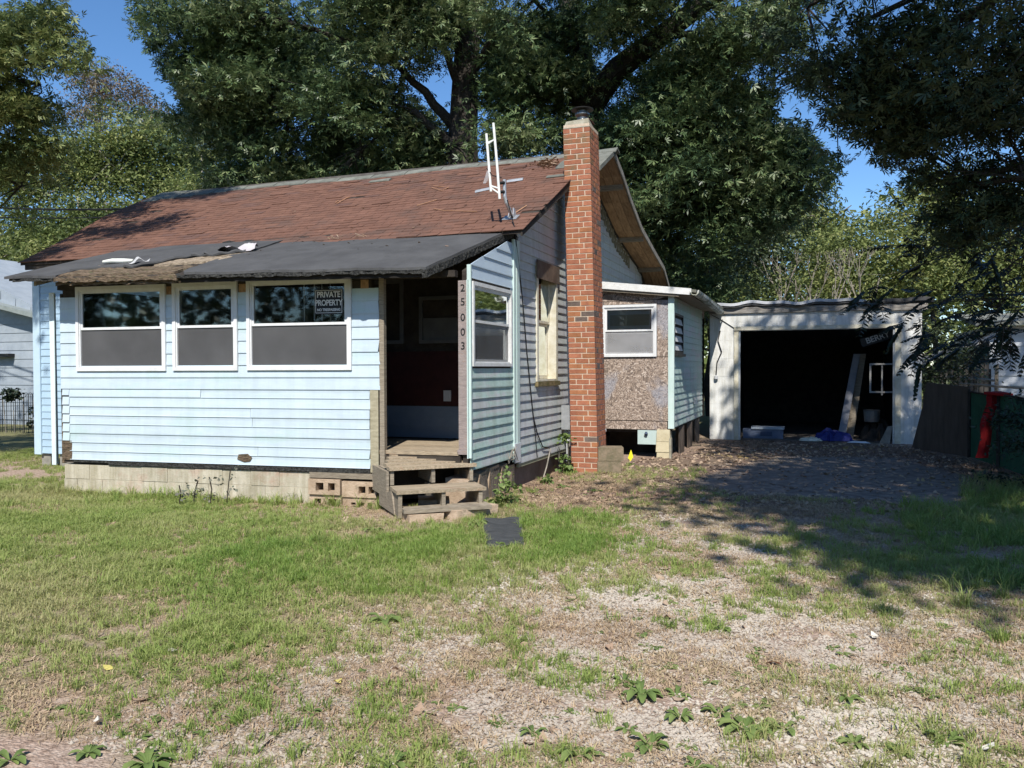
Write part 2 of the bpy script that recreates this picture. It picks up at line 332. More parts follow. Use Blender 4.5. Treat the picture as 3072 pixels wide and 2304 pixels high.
def wall_core(mb, fr, u0, u1, z0, z1, ops, n0, n1, mi=0):
    us = sorted({u0, u1, *[o[0] for o in ops], *[o[1] for o in ops]}); zs = sorted({z0, z1, *[o[2] for o in ops], *[o[3] for o in ops]})
    for i in range(len(us)-1):
        for j in range(len(zs)-1):
            cu, cz = (us[i]+us[i+1])/2, (zs[j]+zs[j+1])/2
            if cu < u0 or cu > u1 or cz < z0 or cz > z1: continue
            if any(o[0] < cu < o[1] and o[2] < cz < o[3] for o in ops): continue
            fbox(mb, fr, us[i], us[i+1], zs[j], zs[j+1], n0, n1, mi)
def frame_mb(mb, fr, u0, u1, z0, z1, wl, wr, wb, wt, n0, n1, mi=0):
    fbox(mb, fr, u0, u0+wl, z0, z1, n0, n1, mi); fbox(mb, fr, u1-wr, u1, z0, z1, n0, n1, mi)
    fbox(mb, fr, u0+wl, u1-wr, z0, z0+wb, n0, n1, mi); fbox(mb, fr, u0+wl, u1-wr, z1-wt, z1, n0, n1, mi)
def dh_window(fr, parent, u0, u1, z0, z1, zm, label=None, out=.035, m=None, curtain_m=None, low=None, nin=-.06, up=None):
    """double hung window: casing (part) with sashes, panes, screen"""
    m = m or white
    c = MB(); frame_mb(c, fr, u0, u1, z0, z1, .045, .045, .04, .045, nin-.02, out)
    frame_mb(c, fr, u0+.046, u1-.046, z0+.041, z1-.046, .018, .018, .015, .018, nin-.02, out-.014)
    wn = obj('window', c, m, parent, label)
    a, b = u0+.064, u1-.064
    t = MB(); frame_mb(t, fr, a, b, zm, z1-.064, .030, .030, .032, .026, -.012, .012); obj('upper_sash', t, m, wn)
    t = MB(); frame_mb(t, fr, a, b, z0+.056, zm-.001, .030, .030, .030, .040, -.036, -.013); obj('lower_sash', t, m, wn)
    g = MB(); fbox(g, fr, a+.03, b-.03, zm+.032, z1-.09, -.003, .001); obj('upper_pane', g, up or glass, wn)
    g = MB(); fbox(g, fr, a+.03, b-.03, z0+.086, zm-.041, -.027, -.023); obj('lower_pane', g, glass, wn)
    g = MB(); fbox(g, fr, a+.001, b-.001, z0+.058, zm-.003, -.004, -.002)
    obj('insect_screen', g, low or screen, wn)
    if curtain_m:
        g = MB(); n = 40
        for i in range(n):
            t0, t1 = i/n, (i+1)/n
            f_ = lambda t: -.10+.012*math.sin(t*46)+.006*math.sin(t*91+1)
            g.add([fr.p(a+(b-a)*t0, z0+.05, f_(t0)), fr.p(a+(b-a)*t1, z0+.05, f_(t1)), fr.p(a+(b-a)*t1, zm-.01-.03*math.sin(t1*3.1), f_(t1)), fr.p(a+(b-a)*t0, zm-.01-.03*math.sin(t0*3.1), f_(t0))], [(0, 1, 2, 3)])
        obj('curtain', g, curtain_m, wn)
    return wn
def text_obj(name, s, size, fr, u, z, n, m, parent, rot=0, label=None, align='CENTER', xs=1.0, flip=False, extr=.001, bold=0):
    cu = bpy.data.curves.new(name, 'FONT'); cu.body = s; cu.size = size; cu.extrude = extr; cu.align_x = align; cu.align_y = 'CENTER'; cu.space_character = .97; cu.offset = bold
    t = bpy.data.objects.new(name+'_tmp', cu); COL.objects.link(t)
    bpy.context.view_layer.update(); dg = bpy.context.evaluated_depsgraph_get()
    me = bpy.data.meshes.new_from_object(t.evaluated_get(dg)); bpy.data.objects.remove(t)
    me.materials.clear(); me.materials.append(m)
    o = bpy.data.objects.new(name, me); COL.objects.link(o)
    ud = fr.u if not flip else -fr.u
    X = (ud*math.cos(rot)+Vector((0, 0, 1))*math.sin(rot)); Z = fr.n; Y = Z.cross(X)
    mm = Matrix((X*xs, Y, Z)).transposed().to_4x4(); mm.translation = Vector(fr.p(u, z, n))
    o.matrix_world = mm
    if parent is not None:
        o.parent = parent; o.matrix_parent_inverse = world_of(parent).inverted()
    if label: o['label'] = label
    return o

# ------------------------------------------------------------------ noise + ground masks
def vnoise(x, y, seed=0):
    xi = np.floor(x).astype(np.int64); yi = np.floor(y).astype(np.int64); fx = x-xi; fy = y-yi
    fx = fx*fx*(3-2*fx); fy = fy*fy*(3-2*fy)
    def h(a, b):
        n = (a*374761393 + b*668265263 + seed*974711) & 0x7fffffff
        n = ((n ^ (n >> 13))*1274126177) & 0x7fffffff
        return ((n ^ (n >> 16)) & 0xffff)/65535.0
    return (h(xi, yi)*(1-fx)+h(xi+1, yi)*fx)*(1-fy)+(h(xi, yi+1)*(1-fx)+h(xi+1, yi+1)*fx)*fy
def fbm(x, y, seed=0, o=4):
    s = 0; a = .5; t = 0
    for i in range(o): s = s+a*vnoise(x*2**i, y*2**i, seed+i*17); t += a; a *= .5
    return s/t
def poly_soft(x, y, pts, soft):
    """1 inside a polygon given by photo pixels on the ground, falling to 0 over 'soft' metres"""
    P = [gnd(a, b) for a, b in pts]; n = len(P)
    inside = np.zeros(x.shape, bool); dist = np.full(x.shape, 1e9)
    for i in range(n):
        x0, y0 = P[i].x, P[i].y; x1, y1 = P[(i+1) % n].x, P[(i+1) % n].y
        c = ((y0 > y) != (y1 > y)); xx = (x1-x0)*(y-y0)/((y1-y0) if abs(y1-y0) > 1e-9 else 1e-9)+x0
        inside ^= (c & (x < xx))
        dx, dy = x1-x0, y1-y0; t = np.clip(((x-x0)*dx+(y-y0)*dy)/(dx*dx+dy*dy+1e-12), 0, 1)
        dist = np.minimum(dist, np.hypot(x-(x0+t*dx), y-(y0+t*dy)))
    sd = np.where(inside, dist, -dist)
    return np.clip(sd/soft*.5+.5, 0, 1)
LAWN = [(-900, 1415), (200, 1440), (900, 1520), (1190, 1600), (1620, 1535), (1850, 1570), (1820, 1680), (1560, 1740), (1330, 1790), (1120, 1840), (980, 1950), (700, 2020), (420, 2010), (250, 1960), (0, 1900), (-600, 1900)]
LUSH = [(700, 1650), (1000, 1640), (1180, 1600), (1560, 1545), (1830, 1560), (1800, 1650), (1500, 1735), (1200, 1800), (1000, 1830), (640, 1880), (560, 1800)]
GRAV = [(420, 2400), (560, 2200), (860, 2060), (1150, 1900), (1450, 1810), (1700, 1640), (1950, 1560), (2350, 1640), (2700, 1800), (3072, 1990), (3400, 2400)]
SLAB = [(2060, 1445), (2330, 1370), (2700, 1370), (2930, 1440), (2900, 1520), (2560, 1500), (2200, 1480)]
RGT = [(2500, 1700), (2850, 1480), (3300, 1460), (3500, 1900), (3100, 1980), (2880, 1820)]
LITT = [(1480, 1430), (1700, 1410), (1900, 1380), (2210, 1310), (2700, 1335), (3072, 1400), (3072, 1480), (2300, 1560), (1900, 1560), (1500, 1520)]
def masks(x, y):
    n1 = fbm(x*.9+3, y*.9, 1); n2 = fbm(x*3.1, y*3.1, 5); n3 = fbm(x*9, y*9, 9, 3)
    wx = x+(n2-.5)*.9; wy = y+(fbm(x*3.3+7, y*3.3, 31)-.5)*.9
    lawn = poly_soft(wx, wy, LAWN, .55); lush = poly_soft(wx, wy, LUSH, .35)
    grav = poly_soft(wx, wy, GRAV, .6); slab = poly_soft(x+(n3-.5)*.25, y+(n2-.5)*.25, SLAB, .12)
    rg = poly_soft(wx, wy, RGT, .6); lit = poly_soft(wx, wy, LITT, .5)
    far = np.clip((y-19)/4, 0, 1)+np.clip((-x-13)/2, 0, 1)+np.clip((1.2-y)/2, 0, 1)
    patch = np.clip((n2*.7+n3*.3-.36)/.16, 0, 1)
    g = lawn*(.35+.65*patch)*(.5+.5*np.clip((n1-.3)/.15, 0, 1))
    g = np.maximum(g, lush*(.55+.45*patch)); g = np.maximum(g, rg*.75*patch)
    g = np.maximum(g, np.clip(far, 0, 1)*.8)
    thin = np.clip((fbm(x*1.7+20, y*1.7, 41)-.42)/.15, 0, 1)*.34*(1-slab)*(1-lit*.7)
    g = np.maximum(g, thin*patch)
    g = g*(1-slab*.95)
    gv = grav*np.clip((fbm(x*2.3+5, y*2.3+9, 77)-.24)/.30, 0, 1)*(1-np.clip(g*1.1, 0, 1)*.6)*(.6+.4*np.clip((n3-.3)/.3, 0, 1))
    return g, np.clip(lush*(.25+.75*patch)*np.clip((fbm(x*1.5+2, y*1.5, 15)-.3)/.25, .2, 1), 0, 1), gv, lit, slab
def hgt(x, y):
    h = (fbm(x*.5, y*.5, 3)-.5)*.05+(fbm(x*4, y*4, 8, 3)-.5)*.02
    # the soil lies a few centimetres lower along the porch foundation
    k = np.clip((y-6.6)/1.2, 0, 1)*np.clip((-x-3.2)/1.5, 0, 1)
    near = np.clip(1-np.hypot(x+4.1, y-8.0)/1.3, 0, 1)
    return h-.045*k+.07*near*near
def h1(x, y): return float(hgt(np.array([x]), np.array([y]))[0])

xs = np.concatenate([[-400, -200, -100, -60, -40, -30, -24, -20, -18, -16], np.arange(-15, 7.01, .07), [8, 9, 10, 12, 15, 20, 30, 60, 120, 400]])
ys = np.concatenate([[-300, -100, -40, -20, -10, -5, -2, -.5, .5, 1.2], np.arange(1.7, 20.01, .07), [21, 22, 24, 27, 32, 40, 60, 100, 200, 600]])
GX, GY = np.meshgrid(xs, ys); gx = GX.ravel(); gy = GY.ravel()
gz = hgt(gx, gy); nx_, ny_ = len(xs), len(ys)
idx = np.arange(nx_*ny_).reshape(ny_, nx_)
quads = np.stack([idx[:-1, :-1], idx[:-1, 1:], idx[1:, 1:], idx[1:, :-1]], -1).reshape(-1, 4)
def np_mesh(name, V, Fq, k):
    me = bpy.data.meshes.new(name); me.vertices.add(len(V)); me.vertices.foreach_set("co", np.ascontiguousarray(V, dtype=np.float32).ravel())
    nf = len(Fq); me.loops.add(nf*k); me.loops.foreach_set("vertex_index", np.ascontiguousarray(Fq, dtype=np.int32).ravel())
    me.polygons.add(nf); me.polygons.foreach_set("loop_start", np.arange(0, nf*k, k, dtype=np.int32)); me.polygons.foreach_set("loop_total", np.full(nf, k, dtype=np.int32))
    me.update(calc_edges=True); return me
gme = np_mesh("ground", np.stack([gx, gy, gz], 1), quads, 4)
g_, l_, gv_, li_, sl_ = masks(gx, gy)
ca = gme.attributes.new("gmask", 'FLOAT_COLOR', 'POINT'); ca.data.foreach_set("color", np.stack([g_, gv_, li_, sl_], 1).astype(np.float32).ravel())
gme.polygons.foreach_set("use_smooth", [True]*len(gme.polygons))
def ground_mat():
    m = bpy.data.materials.new("yard_soil"); m.use_nodes = True; nt = m.node_tree; L = nt.links; b = nt.nodes["Principled BSDF"]
    b.inputs["Roughness"].default_value = .95; b.inputs["Specular IOR Level"].default_value = .1
    at = nt.nodes.new("ShaderNodeAttribute"); at.attribute_name = "gmask"; sp = nt.nodes.new("ShaderNodeSeparateColor"); L.new(at.outputs["Color"], sp.inputs[0])
    g = nt.nodes.new("ShaderNodeNewGeometry")
    def noise(s, d=6): n = nt.nodes.new("ShaderNodeTexNoise"); n.inputs["Scale"].default_value = s; n.inputs["Detail"].default_value = d; L.new(g.outputs["Position"], n.inputs[0]); return n.outputs[0]
    def mix(f, a, c):
        x = nt.nodes.new("ShaderNodeMix"); x.data_type = 'RGBA'; L.new(f, x.inputs[0]); L.new(a, x.inputs[6]); L.new(c, x.inputs[7]); return x.outputs[2]
    def rp(src, st): r = ramp(nt, st); L.new(src, r.inputs[0]); return r.outputs[0]
    dirt = rp(noise(26, 8), [(.3, (.20, .135, .10)), (.5, (.36, .26, .20)), (.72, (.52, .41, .33))])
    grs = rp(noise(40, 8), [(.3, (.10, .11, .045)), (.55, (.18, .20, .075)), (.75, (.32, .30, .15))])
    v = nt.nodes.new("ShaderNodeTexVoronoi"); v.inputs["Scale"].default_value = 75; L.new(g.outputs["Position"], v.inputs[0])
    gs = nt.nodes.new("ShaderNodeSeparateColor"); L.new(v.outputs["Color"], gs.inputs[0])
    grv = rp(gs.outputs[0], [(0, (.25, .20, .155)), (.5, (.41, .345, .28)), (1, (.56, .50, .425))])
    lit = rp(noise(34, 8), [(.3, (.09, .06, .045)), (.5, (.19, .13, .10)), (.72, (.34, .26, .21))])
    slb = rp(noise(7, 8), [(.35, (.17, .145, .125)), (.65, (.28, .245, .215))])
    c = mix(sp.outputs[1], dirt, grv); c = mix(sp.outputs[2], c, lit); c = mix(sp.outputs[0], c, grs); c = mix(at.outputs["Alpha"], c, slb)
    L.new(c, b.inputs["Base Color"])
    bp = nt.nodes.new("ShaderNodeBump"); bp.inputs["Strength"].default_value = .7; bp.inputs["Distance"].default_value = .012
    ad = nt.nodes.new("ShaderNodeMath"); ad.operation = 'ADD'; L.new(noise(60, 6), ad.inputs[0]); L.new(v.outputs["Distance"], ad.inputs[1])
    L.new(ad.outputs[0], bp.inputs["Height"]); L.new(bp.outputs[0], b.inputs["Normal"])
    return m
gme.materials.append(ground_mat())
go = bpy.data.objects.new("ground", gme); COL.objects.link(go); tag(go, "uneven yard of soil, thin grass and pale gravel", kind='structure')

# ================================================================== THE HOUSE
house = thing('house', "small rundown single-storey house with pale blue siding, enclosed porch and red shingle roof", 'house', (-8, 9.5, 0))
XW = -3.73                                  # the gable wall's plane
PF = Fr((-3.73, 8.667, 0), (-.9961, -.0880, 0), (.0880, -.9961, 0))     # porch front, u runs left
PS = Fr((XW, 0, 0), (0, 1, 0), (1, 0, 0))                               # side walls, u = Y
MF = Fr((0, 10.25, 0), (1, 0, 0), (0, -1, 0))                           # main front wall, u = X
YE, ZE, YR, ZR = 9.9, 3.40, 13.6, 5.27
SL = (ZR-ZE)/(YR-YE)
def zf(Y): return ZE+(Y-YE)*SL
REAR = [(13.6, 5.27), (14.3, 5.04), (15.0, 4.72), (16.0, 4.36), (17.4, 4.08), (18.6, 3.86), (19.3, 3.50)]
def zr(Y):
    for (a, b), (c, d) in zip(REAR, REAR[1:]):
        if Y <= c: return b+(d-b)*(Y-a)/(c-a)
    return REAR[-1][1]

# --- porch front
winF = [(4.075, 5.462, 1.583, 2.695), (3.025, 3.968, 1.585, 2.698), (1.468, 2.892, 1.587, 2.722)]
core = MB()
ops = [(a+.05, b-.05, c+.04, d-.05) for a, b, c, d in winF]
wall_core(core, PF, 1.22, 5.70, .36, 2.66, ops, -.10, -.004)
obj('porch_wall', core, darkw, house)
hd = MB(); fbox(hd, PF, .16, 5.78, 2.665, 2.74, -.10, .004); obj('header_beam', hd, darkw, house)
for u in (1.30, 2.96, 4.02):
    t = MB(); fbox(t, PF, u-.05, u+.05, 2.56, 2.664, -.003, .006); obj('exposed_stud', t, soffit, house)
# narrow lower boards, wide boards above
lowz = [.405, .520, .636, .757, .879, .997, .1115*10, 1.240, 1.349]
lowc = [(lowz[i], lowz[i+1]) for i in range(8)]
def sp_low(a, b):
    r0 = 1.238+random.uniform(-.006, .03); r1 = 1.238+random.uniform(-.004, .01)
    if random.random() < .6:       # butt joint between two lengths
        j = random.choice([2.2, 2.9, 3.65, 4.5])+random.uniform(-.15, .15); return [(r0, j-.0025, r1, j-.0025), (j+.0025, 5.60, j+.0025, 5.60)]
    return [(r0, 5.60, r1, 5.60)]
siding(PF, house, blue, lowc, sp_low, proj=.013, wob=.004)
upz = [1.349, 1.498, 1.652, 1.803, 1.956, 2.104, 2.256, 2.412, 2.563]
upc = [(upz[i], upz[i+1]) for i in range(8)]
siding(PF, house, blue, upc, lambda a, b: [(1.115+random.uniform(-.015, .015), 5.735, 1.12+random.uniform(-.01, .01), 5.735)], proj=.015,
       openings=[(a-.002, b+.002, c+.025, d) for a, b, c, d in winF])
for i in range(2, 8):     # short patches at the left end of the lower boards, a little out of line
    z = lowz[i]; t = MB(); fprofile(t, PF, 5.605, 5.715, 5.605, 5.715, [(.001, 0), (.016, 0), (.015, .1), (.008, .6), (.003, .97), (.001, .97)], z+.022, z+.13); obj('patch_board', t, blue, house)
t = MB(); fbox(t, PF, 5.57, 5.70, .40, .655, -.02, .012); obj('rotten_sheathing', t, rotwood, house, label="flaky brown board at the porch corner")
for a, b in ((.35, 1.0), (1.0, 1.7), (1.7, 2.62)):
    t = MB(); fbox(t, PF, 5.705, 5.74, a, b-.003, -.05, .002); obj('corner_filler', t, rotwood if a < .9 else darkw, house)
t = MB(); p = [(5.80, .33), (5.865, .33), (5.88, 2.63), (5.80, 2.63)]
t.prism([PF.p(u, z, .03) for u, z in p], PF.n*.012); t.prism([PF.p(u, z, -.06) for u, z in [(5.855, .33), (5.865, .33), (5.88, 2.63), (5.87, 2.63)]], PF.n*.09)
obj('loose_corner_trim', t, mat("pale_trim", (.62, .72, .74), (.70, .78, .78), rough=.5, bump=.05), house)
t = MB(); fbox(t, PF, 1.13, 1.235, .36, 1.345, -.01, .014); obj('plywood_strip', t, mat("grey_plywood", (.28, .25, .17), (.42, .38, .27), rough=.9, scale=3, stretch=(3, 3, 9), bump=.3, bscale=12), house)
t = MB(); fbox(t, PF, 5.0, 5.56, .372, .402, .0, .006); fbox(t, PF, 1.25, 5.0, .345, .402, .0, .006); obj('dark_gap_strip', t, tar, house)  # tar-black strip stands in for the shadowed gap below the siding
for a, b in ((.96, 2.05),):
    t = MB(); fbox(t, PF, a, b, .275, .342, -.09, .01); obj('sill_plank', t, wood, house)
t = MB()   # small hole showing sheathing
t.prism([PF.p(u, z, .0135) for u, z in [(3.05, .475), (2.95, .44), (2.87, .45), (2.84, .50), (2.90, .545), (3.03, .535)]], PF.n*.004); obj('exposed_patch', t, rotwood, house)
# windows of the porch front
for k, (a, b, c, d) in enumerate(winF):
    zm = [2.125, 2.128, 2.135][k]
    dh_window(PF, house, a, b, c, d, zm)
# sign behind the third pane
sg = MB(); S0, S1, SZ0, SZ1 = 1.585, 1.965, 2.265, 2.565
fbox(sg, PF, S0, S1, SZ0, SZ1, .0012, .0032)
sgn = obj('no_trespassing_sign', sg, mat("sign_black", (.012, .014, .016), rough=.5, bump=0), None)
tag(sgn, "black private property sign stuck on the widest porch window", 'sign')
t = MB(); frame_mb(t, PF, S0+.012, S1-.012, SZ0+.012, SZ1-.012, .006, .006, .006, .006, 0.0033, .0042); obj('border', t, paperw, sgn)
uc = (S0+S1)/2
text_obj('lettering', 'PRIVATE', .098, PF, uc, 2.497, 0.0045, paperw, sgn, flip=True, xs=.88, bold=.0022)
text_obj('lettering', 'PROPERTY', .098, PF, uc, 2.398, 0.0045, paperw, sgn, flip=True, xs=.80, bold=.0022)
text_obj('lettering', 'NO TRESPASSING', .044, PF, uc, 2.315, 0.0045, paperw, sgn, flip=True, xs=.92, bold=.0012)

# --- doorway
t = MB(); fbox(t, PF, 1.052, 1.112, .38, 2.70, -.06, .012); obj('door_post', t, wood, house)
t = MB(); fbox(t, PF, .012, .135, .655, 2.62, -.13, -.03); fbox(t, PF, .0, .15, .60, .654, -.13, -.02); op = obj('door_post', t, postw, house)
t = MB(); fbox(t, PF, -.002, .011, .56, 2.62, -.05, .035); obj('corner_trim', t, trim, house)
for i, (c_, z) in enumerate(zip("25003", (2.53, 2.37, 2.19, 2.02, 1.86))):
    text_obj('house_number', c_, .12, PF, .078, z, -.027, numm, op, flip=True, extr=.003)
# porch floor, side and inner walls, ceiling
for i in range(14):
    v0 = .02+i*.115; t = MB(); zz = .625+random.uniform(-.002, .002); t.prism([PF.p(u, .585, -n_) for u, n_ in ((.14, v0), (5.66, v0), (5.66, v0+.111), (.14, v0+.111))], (0, 0, zz-.585)); obj('floor_board', t, woodh, house)
t = MB(); t.prism([PF.p(.12, .44, -.03), PF.p(5.66, .44, -.03), (-9.38, 10.12, .44), (-3.86, 10.12, .44)], (0, 0, .144)); obj('floor_frame', t, darkw, house)
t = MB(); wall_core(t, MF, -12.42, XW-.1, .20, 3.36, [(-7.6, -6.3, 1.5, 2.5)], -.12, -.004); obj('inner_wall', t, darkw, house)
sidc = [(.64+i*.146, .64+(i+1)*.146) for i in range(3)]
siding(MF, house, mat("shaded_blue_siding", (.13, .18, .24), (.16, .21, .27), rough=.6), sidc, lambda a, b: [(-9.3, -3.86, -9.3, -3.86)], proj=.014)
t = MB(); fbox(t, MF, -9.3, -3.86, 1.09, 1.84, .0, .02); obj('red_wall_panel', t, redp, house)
t = MB(); fbox(t, MF, -4.775, -4.665, 1.15, 1.30, .021, .035); fbox(t, MF, -4.745, -4.695, 1.18, 1.27, .035, .039); obj('outlet_plate', t, greyp, house)
t = MB(); frame_mb(t, MF, -6.1, -5.4, 1.95, 2.85, .05, .05, .05, .05, .0, .03); frame_mb(t, MF, -5.15, -4.3, 1.95, 2.6, .05, .05, .05, .05, .0, .03)
fbox(t, MF, -5.09, -4.37, 2.0, 2.3, .0, .01); obj('inner_window_frame', t, mat("dim_grey_frame", (.10, .10, .10), (.13, .13, .13)), house)
t = MB(); t.prism([(-9.50, 8.30, .36), (-9.42, 8.30, .36), (-9.42, 10.2, .36), (-9.50, 10.2, .36)], (0, 0, 2.35)); obj('porch_end_wall', t, darkw, house)
t = MB()
for x in (-6.0, -5.85, -5.74, -5.62): t.box((x, 8.72, 2.2), (x+.012, 8.73, 2.72))
obj('blind_cords', t, greyp, house)
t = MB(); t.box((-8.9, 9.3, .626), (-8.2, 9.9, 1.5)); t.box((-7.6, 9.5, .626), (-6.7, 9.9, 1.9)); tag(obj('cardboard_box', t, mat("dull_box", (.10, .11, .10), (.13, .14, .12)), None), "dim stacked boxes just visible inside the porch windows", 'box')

# --- porch side wall (towards the drive)
winS = (8.735, 10.045, 1.625, 2.615)
t = MB(); wall_core(t, PS, 8.72, 10.12, .42, 2.72, [(winS[0]+.05, winS[1]-.05, winS[2]+.05, winS[3]-.05)], -.10, -.003); t.prism([(XW-.10, 8.72, 2.722), (XW-.10, 10.12, 2.722), (XW-.10, 10.12, 3.28), (XW-.10, 8.72, 2.74)], (.095, 0, 0)); obj('porch_side_wall', t, darkw, house)
cz = [(.415+i*.1185, .415+(i+1)*.1185) for i in range(10)]
siding(PS, house, mint, cz, lambda a, b: [(8.70, 10.11, 8.70, 10.11)], proj=.018)
cz = [(1.60+i*.15, 1.60+(i+1)*.15) for i in range(11)]
def sp_side(a, b):
    lim = lambda z: 8.70 if z < 2.80 else 8.70+(z-2.80)/.36*1.0
    if lim(b) > 10.05: return []
    return [(lim(a), 10.11, lim(b), 10.11)]
siding(PS, house, mat("blue_grey_side", (.46, .56, .66), (.50, .60, .68), rough=.5, orand=.03), cz, sp_side, openings=[winS], proj=.016)
dh_window(PS, house, winS[0], winS[1], winS[2], winS[3], 2.14, m=wpaint, low=screen_mat("thin_screen", (.15, .15, .15), .3))
t = MB(); fbox(t, PS, 8.672, 8.70, .56, 2.80, -.02, .028); obj('edge_trim', t, trim, house)

# --- corner post between porch and gable
t = MB(); fbox(t, PS, 10.115, 10.315, .36, 3.30, .001, .032); fbox(t, PS, 10.20, 10.315, .36, 3.30, .033, .040); obj('corner_post', t, trim, house)
t = MB(); fbox(t, PS, 10.10, 10.325, .345, .60, .033, .046); obj('corner_post_cap', t, mat("grey_metal_trim", (.50, .52, .53), (.60, .61, .62), rough=.5), house)

# --- gable wall
winG = (11.065, 12.07, 1.36, 3.11)
def roofz(Y): return zf(Y) if Y < YR else zr(Y)
core = MB(); wall_core(core, PS, 10.32, 18.85, .33, 3.30, [(winG[0]+.06, winG[1]-.06, winG[2]+.05, winG[3]-.05)], -.14, -.003)
poly = [(10.25, 3.30), (18.85, 3.30)]+[(Y, zr(Y)-.07) for Y in (18.8, 17.4, 16.0, 15.0, 14.3)]+[(13.6, 5.16), (10.25, zf(10.25)-.10)]
core.prism([(XW-.14, y, z) for y, z in poly], (.136, 0, 0))
obj('gable_wall', core, darkw, house)
def sp_gable(a, b):
    def lim(z):
        lo = 10.318
        if z > zf(10.32)-.05: lo = YE+(z+.05-ZE)/SL
        hi = 18.80
        if z > zr(18.8)-.09:
            hi = 13.6
            for Y in np.arange(18.8, 13.6, -.02):
                if zr(Y)-.09 >= z: hi = Y; break
        return lo, hi
    l0, h0 = lim(a); l1, h1_ = lim(b)
    if l1 > h1_-.05: return []
    if b < 3.2: h0 = h1_ = 14.49
    elif a > 3.15 and h0 > 17.9:
        h0 = min(h0, 18.80)
    return [(l0, h0, l1, h1_)]
cz = [(.312+i*.1195, .312+(i+1)*.1195) for i in range(26)]+[(3.419+i*.142, 3.419+(i+1)*.142) for i in range(13)]
for i, c_ in enumerate(cz):
    siding(PS, house, mint if c_[0] < .6 and i % 2 else gablem, [c_], sp_gable, proj=.0185, openings=[(winG[0]-.003, winG[1]+.003, winG[2], winG[3])])
t = MB(); fbox(t, PS, 10.33, 12.6, .262, .31, -.02, .01); obj('starter_trim', t, mat("ochre_trim", (.28, .28, .18), (.36, .36, .25)), house)
# deep old window
t = MB(); frame_mb(t, PS, winG[0], winG[1], winG[2]+.05, winG[3], .07, .09, .03, .06, -.16, .035)
wn = obj('window', t, cream, house, label="tall old wooden window with peeling cream frame")
t = MB(); fbox(t, PS, winG[0]-.04, winG[1]+.04, winG[2]-.02, winG[2]+.045, -.16, .06); obj('window_sill', t, mat("mossy_sill", (.10, .09, .03), (.22, .17, .09), rough=.9, scale=9, bump=.6), wn)
t = MB(); fbox(t, PS, winG[0]-.03, winG[1]+.05, winG[3]-.22, winG[3]+.04, .036, .05); obj('head_board', t, mat("brown_head_board", (.08, .055, .04), (.16, .12, .09), rough=.9, scale=6), wn)
a, b = winG[0]+.072, winG[1]-.092
t = MB(); frame_mb(t, PS, a, b, 2.27, winG[3]-.065, .045, .045, .04, .04, -.10, -.07); obj('upper_sash', t, cream, wn)
t = MB(); frame_mb(t, PS, a, b, winG[2]+.085, 2.269, .045, .045, .05, .04, -.135, -.102); obj('lower_sash', t, cream, wn)
t = MB(); fbox(t, PS, a+.045, b-.045, 2.31, winG[3]-.105, -.09, -.087); obj('upper_pane', t, glass, wn)
t = MB(); fbox(t, PS, a+.045, b-.045, winG[2]+.135, 2.23, -.12, -.117); obj('lower_pane', t, glass, wn)
t = MB(); n = 26
for i in range(n):
    t0, t1 = i/n, (i+1)/n; f_ = lambda q: -.20+.018*math.sin(q*40)
    t.add([PS.p(a+.05+(b-a-.1)*t0, winG[2]+.1, f_(t0)), PS.p(a+.05+(b-a-.1)*t1, winG[2]+.1, f_(t1)), PS.p(a+.05+(b-a-.1)*t1, 2.95, f_(t1)), PS.p(a+.05+(b-a-.1)*t0, 2.95, f_(t0))], [(0, 1, 2, 3)])
obj('curtain', t, mat("ivory_curtain", (.62, .60, .50), (.70, .68, .58), rough=.9), wn)
# hidden rear and far walls, so the house is closed
t = MB(); t.box((-12.36, 18.75, .2), (XW-.15, 18.85, 3.6)); t.prism([(-12.36, y, z) for y, z in [(10.4, .2), (18.7, .2), (18.7, 3.7), (13.6, 5.0), (10.4, 3.4)]], (.1, 0, 0)); obj('far_walls', t, darkw, house)

# --- main front wall, left of the porch
MFc = [(.185+i*.118, .185+(i+1)*.118) for i in range(27)]
t = MB(); fbox(t, MF, -12.45, -9.55, .18, 3.30, -.003, -.001); obj('wall_sheathing', t, darkw, house)
siding(MF, house, mat("sky_blue_siding", (.36, .50, .62), (.40, .54, .66), rough=.5, orand=.04), MFc, lambda a, b: [(-12.30, -9.56, -12.30, -9.56)], proj=.014)
t = MB(); fbox(t, MF, -12.46, -12.305, .165, 3.30, -.12, .03); obj('corner_post', t, mat("blue_corner_trim", (.46, .60, .70), (.50, .64, .74), rough=.5, orand=.02), house)

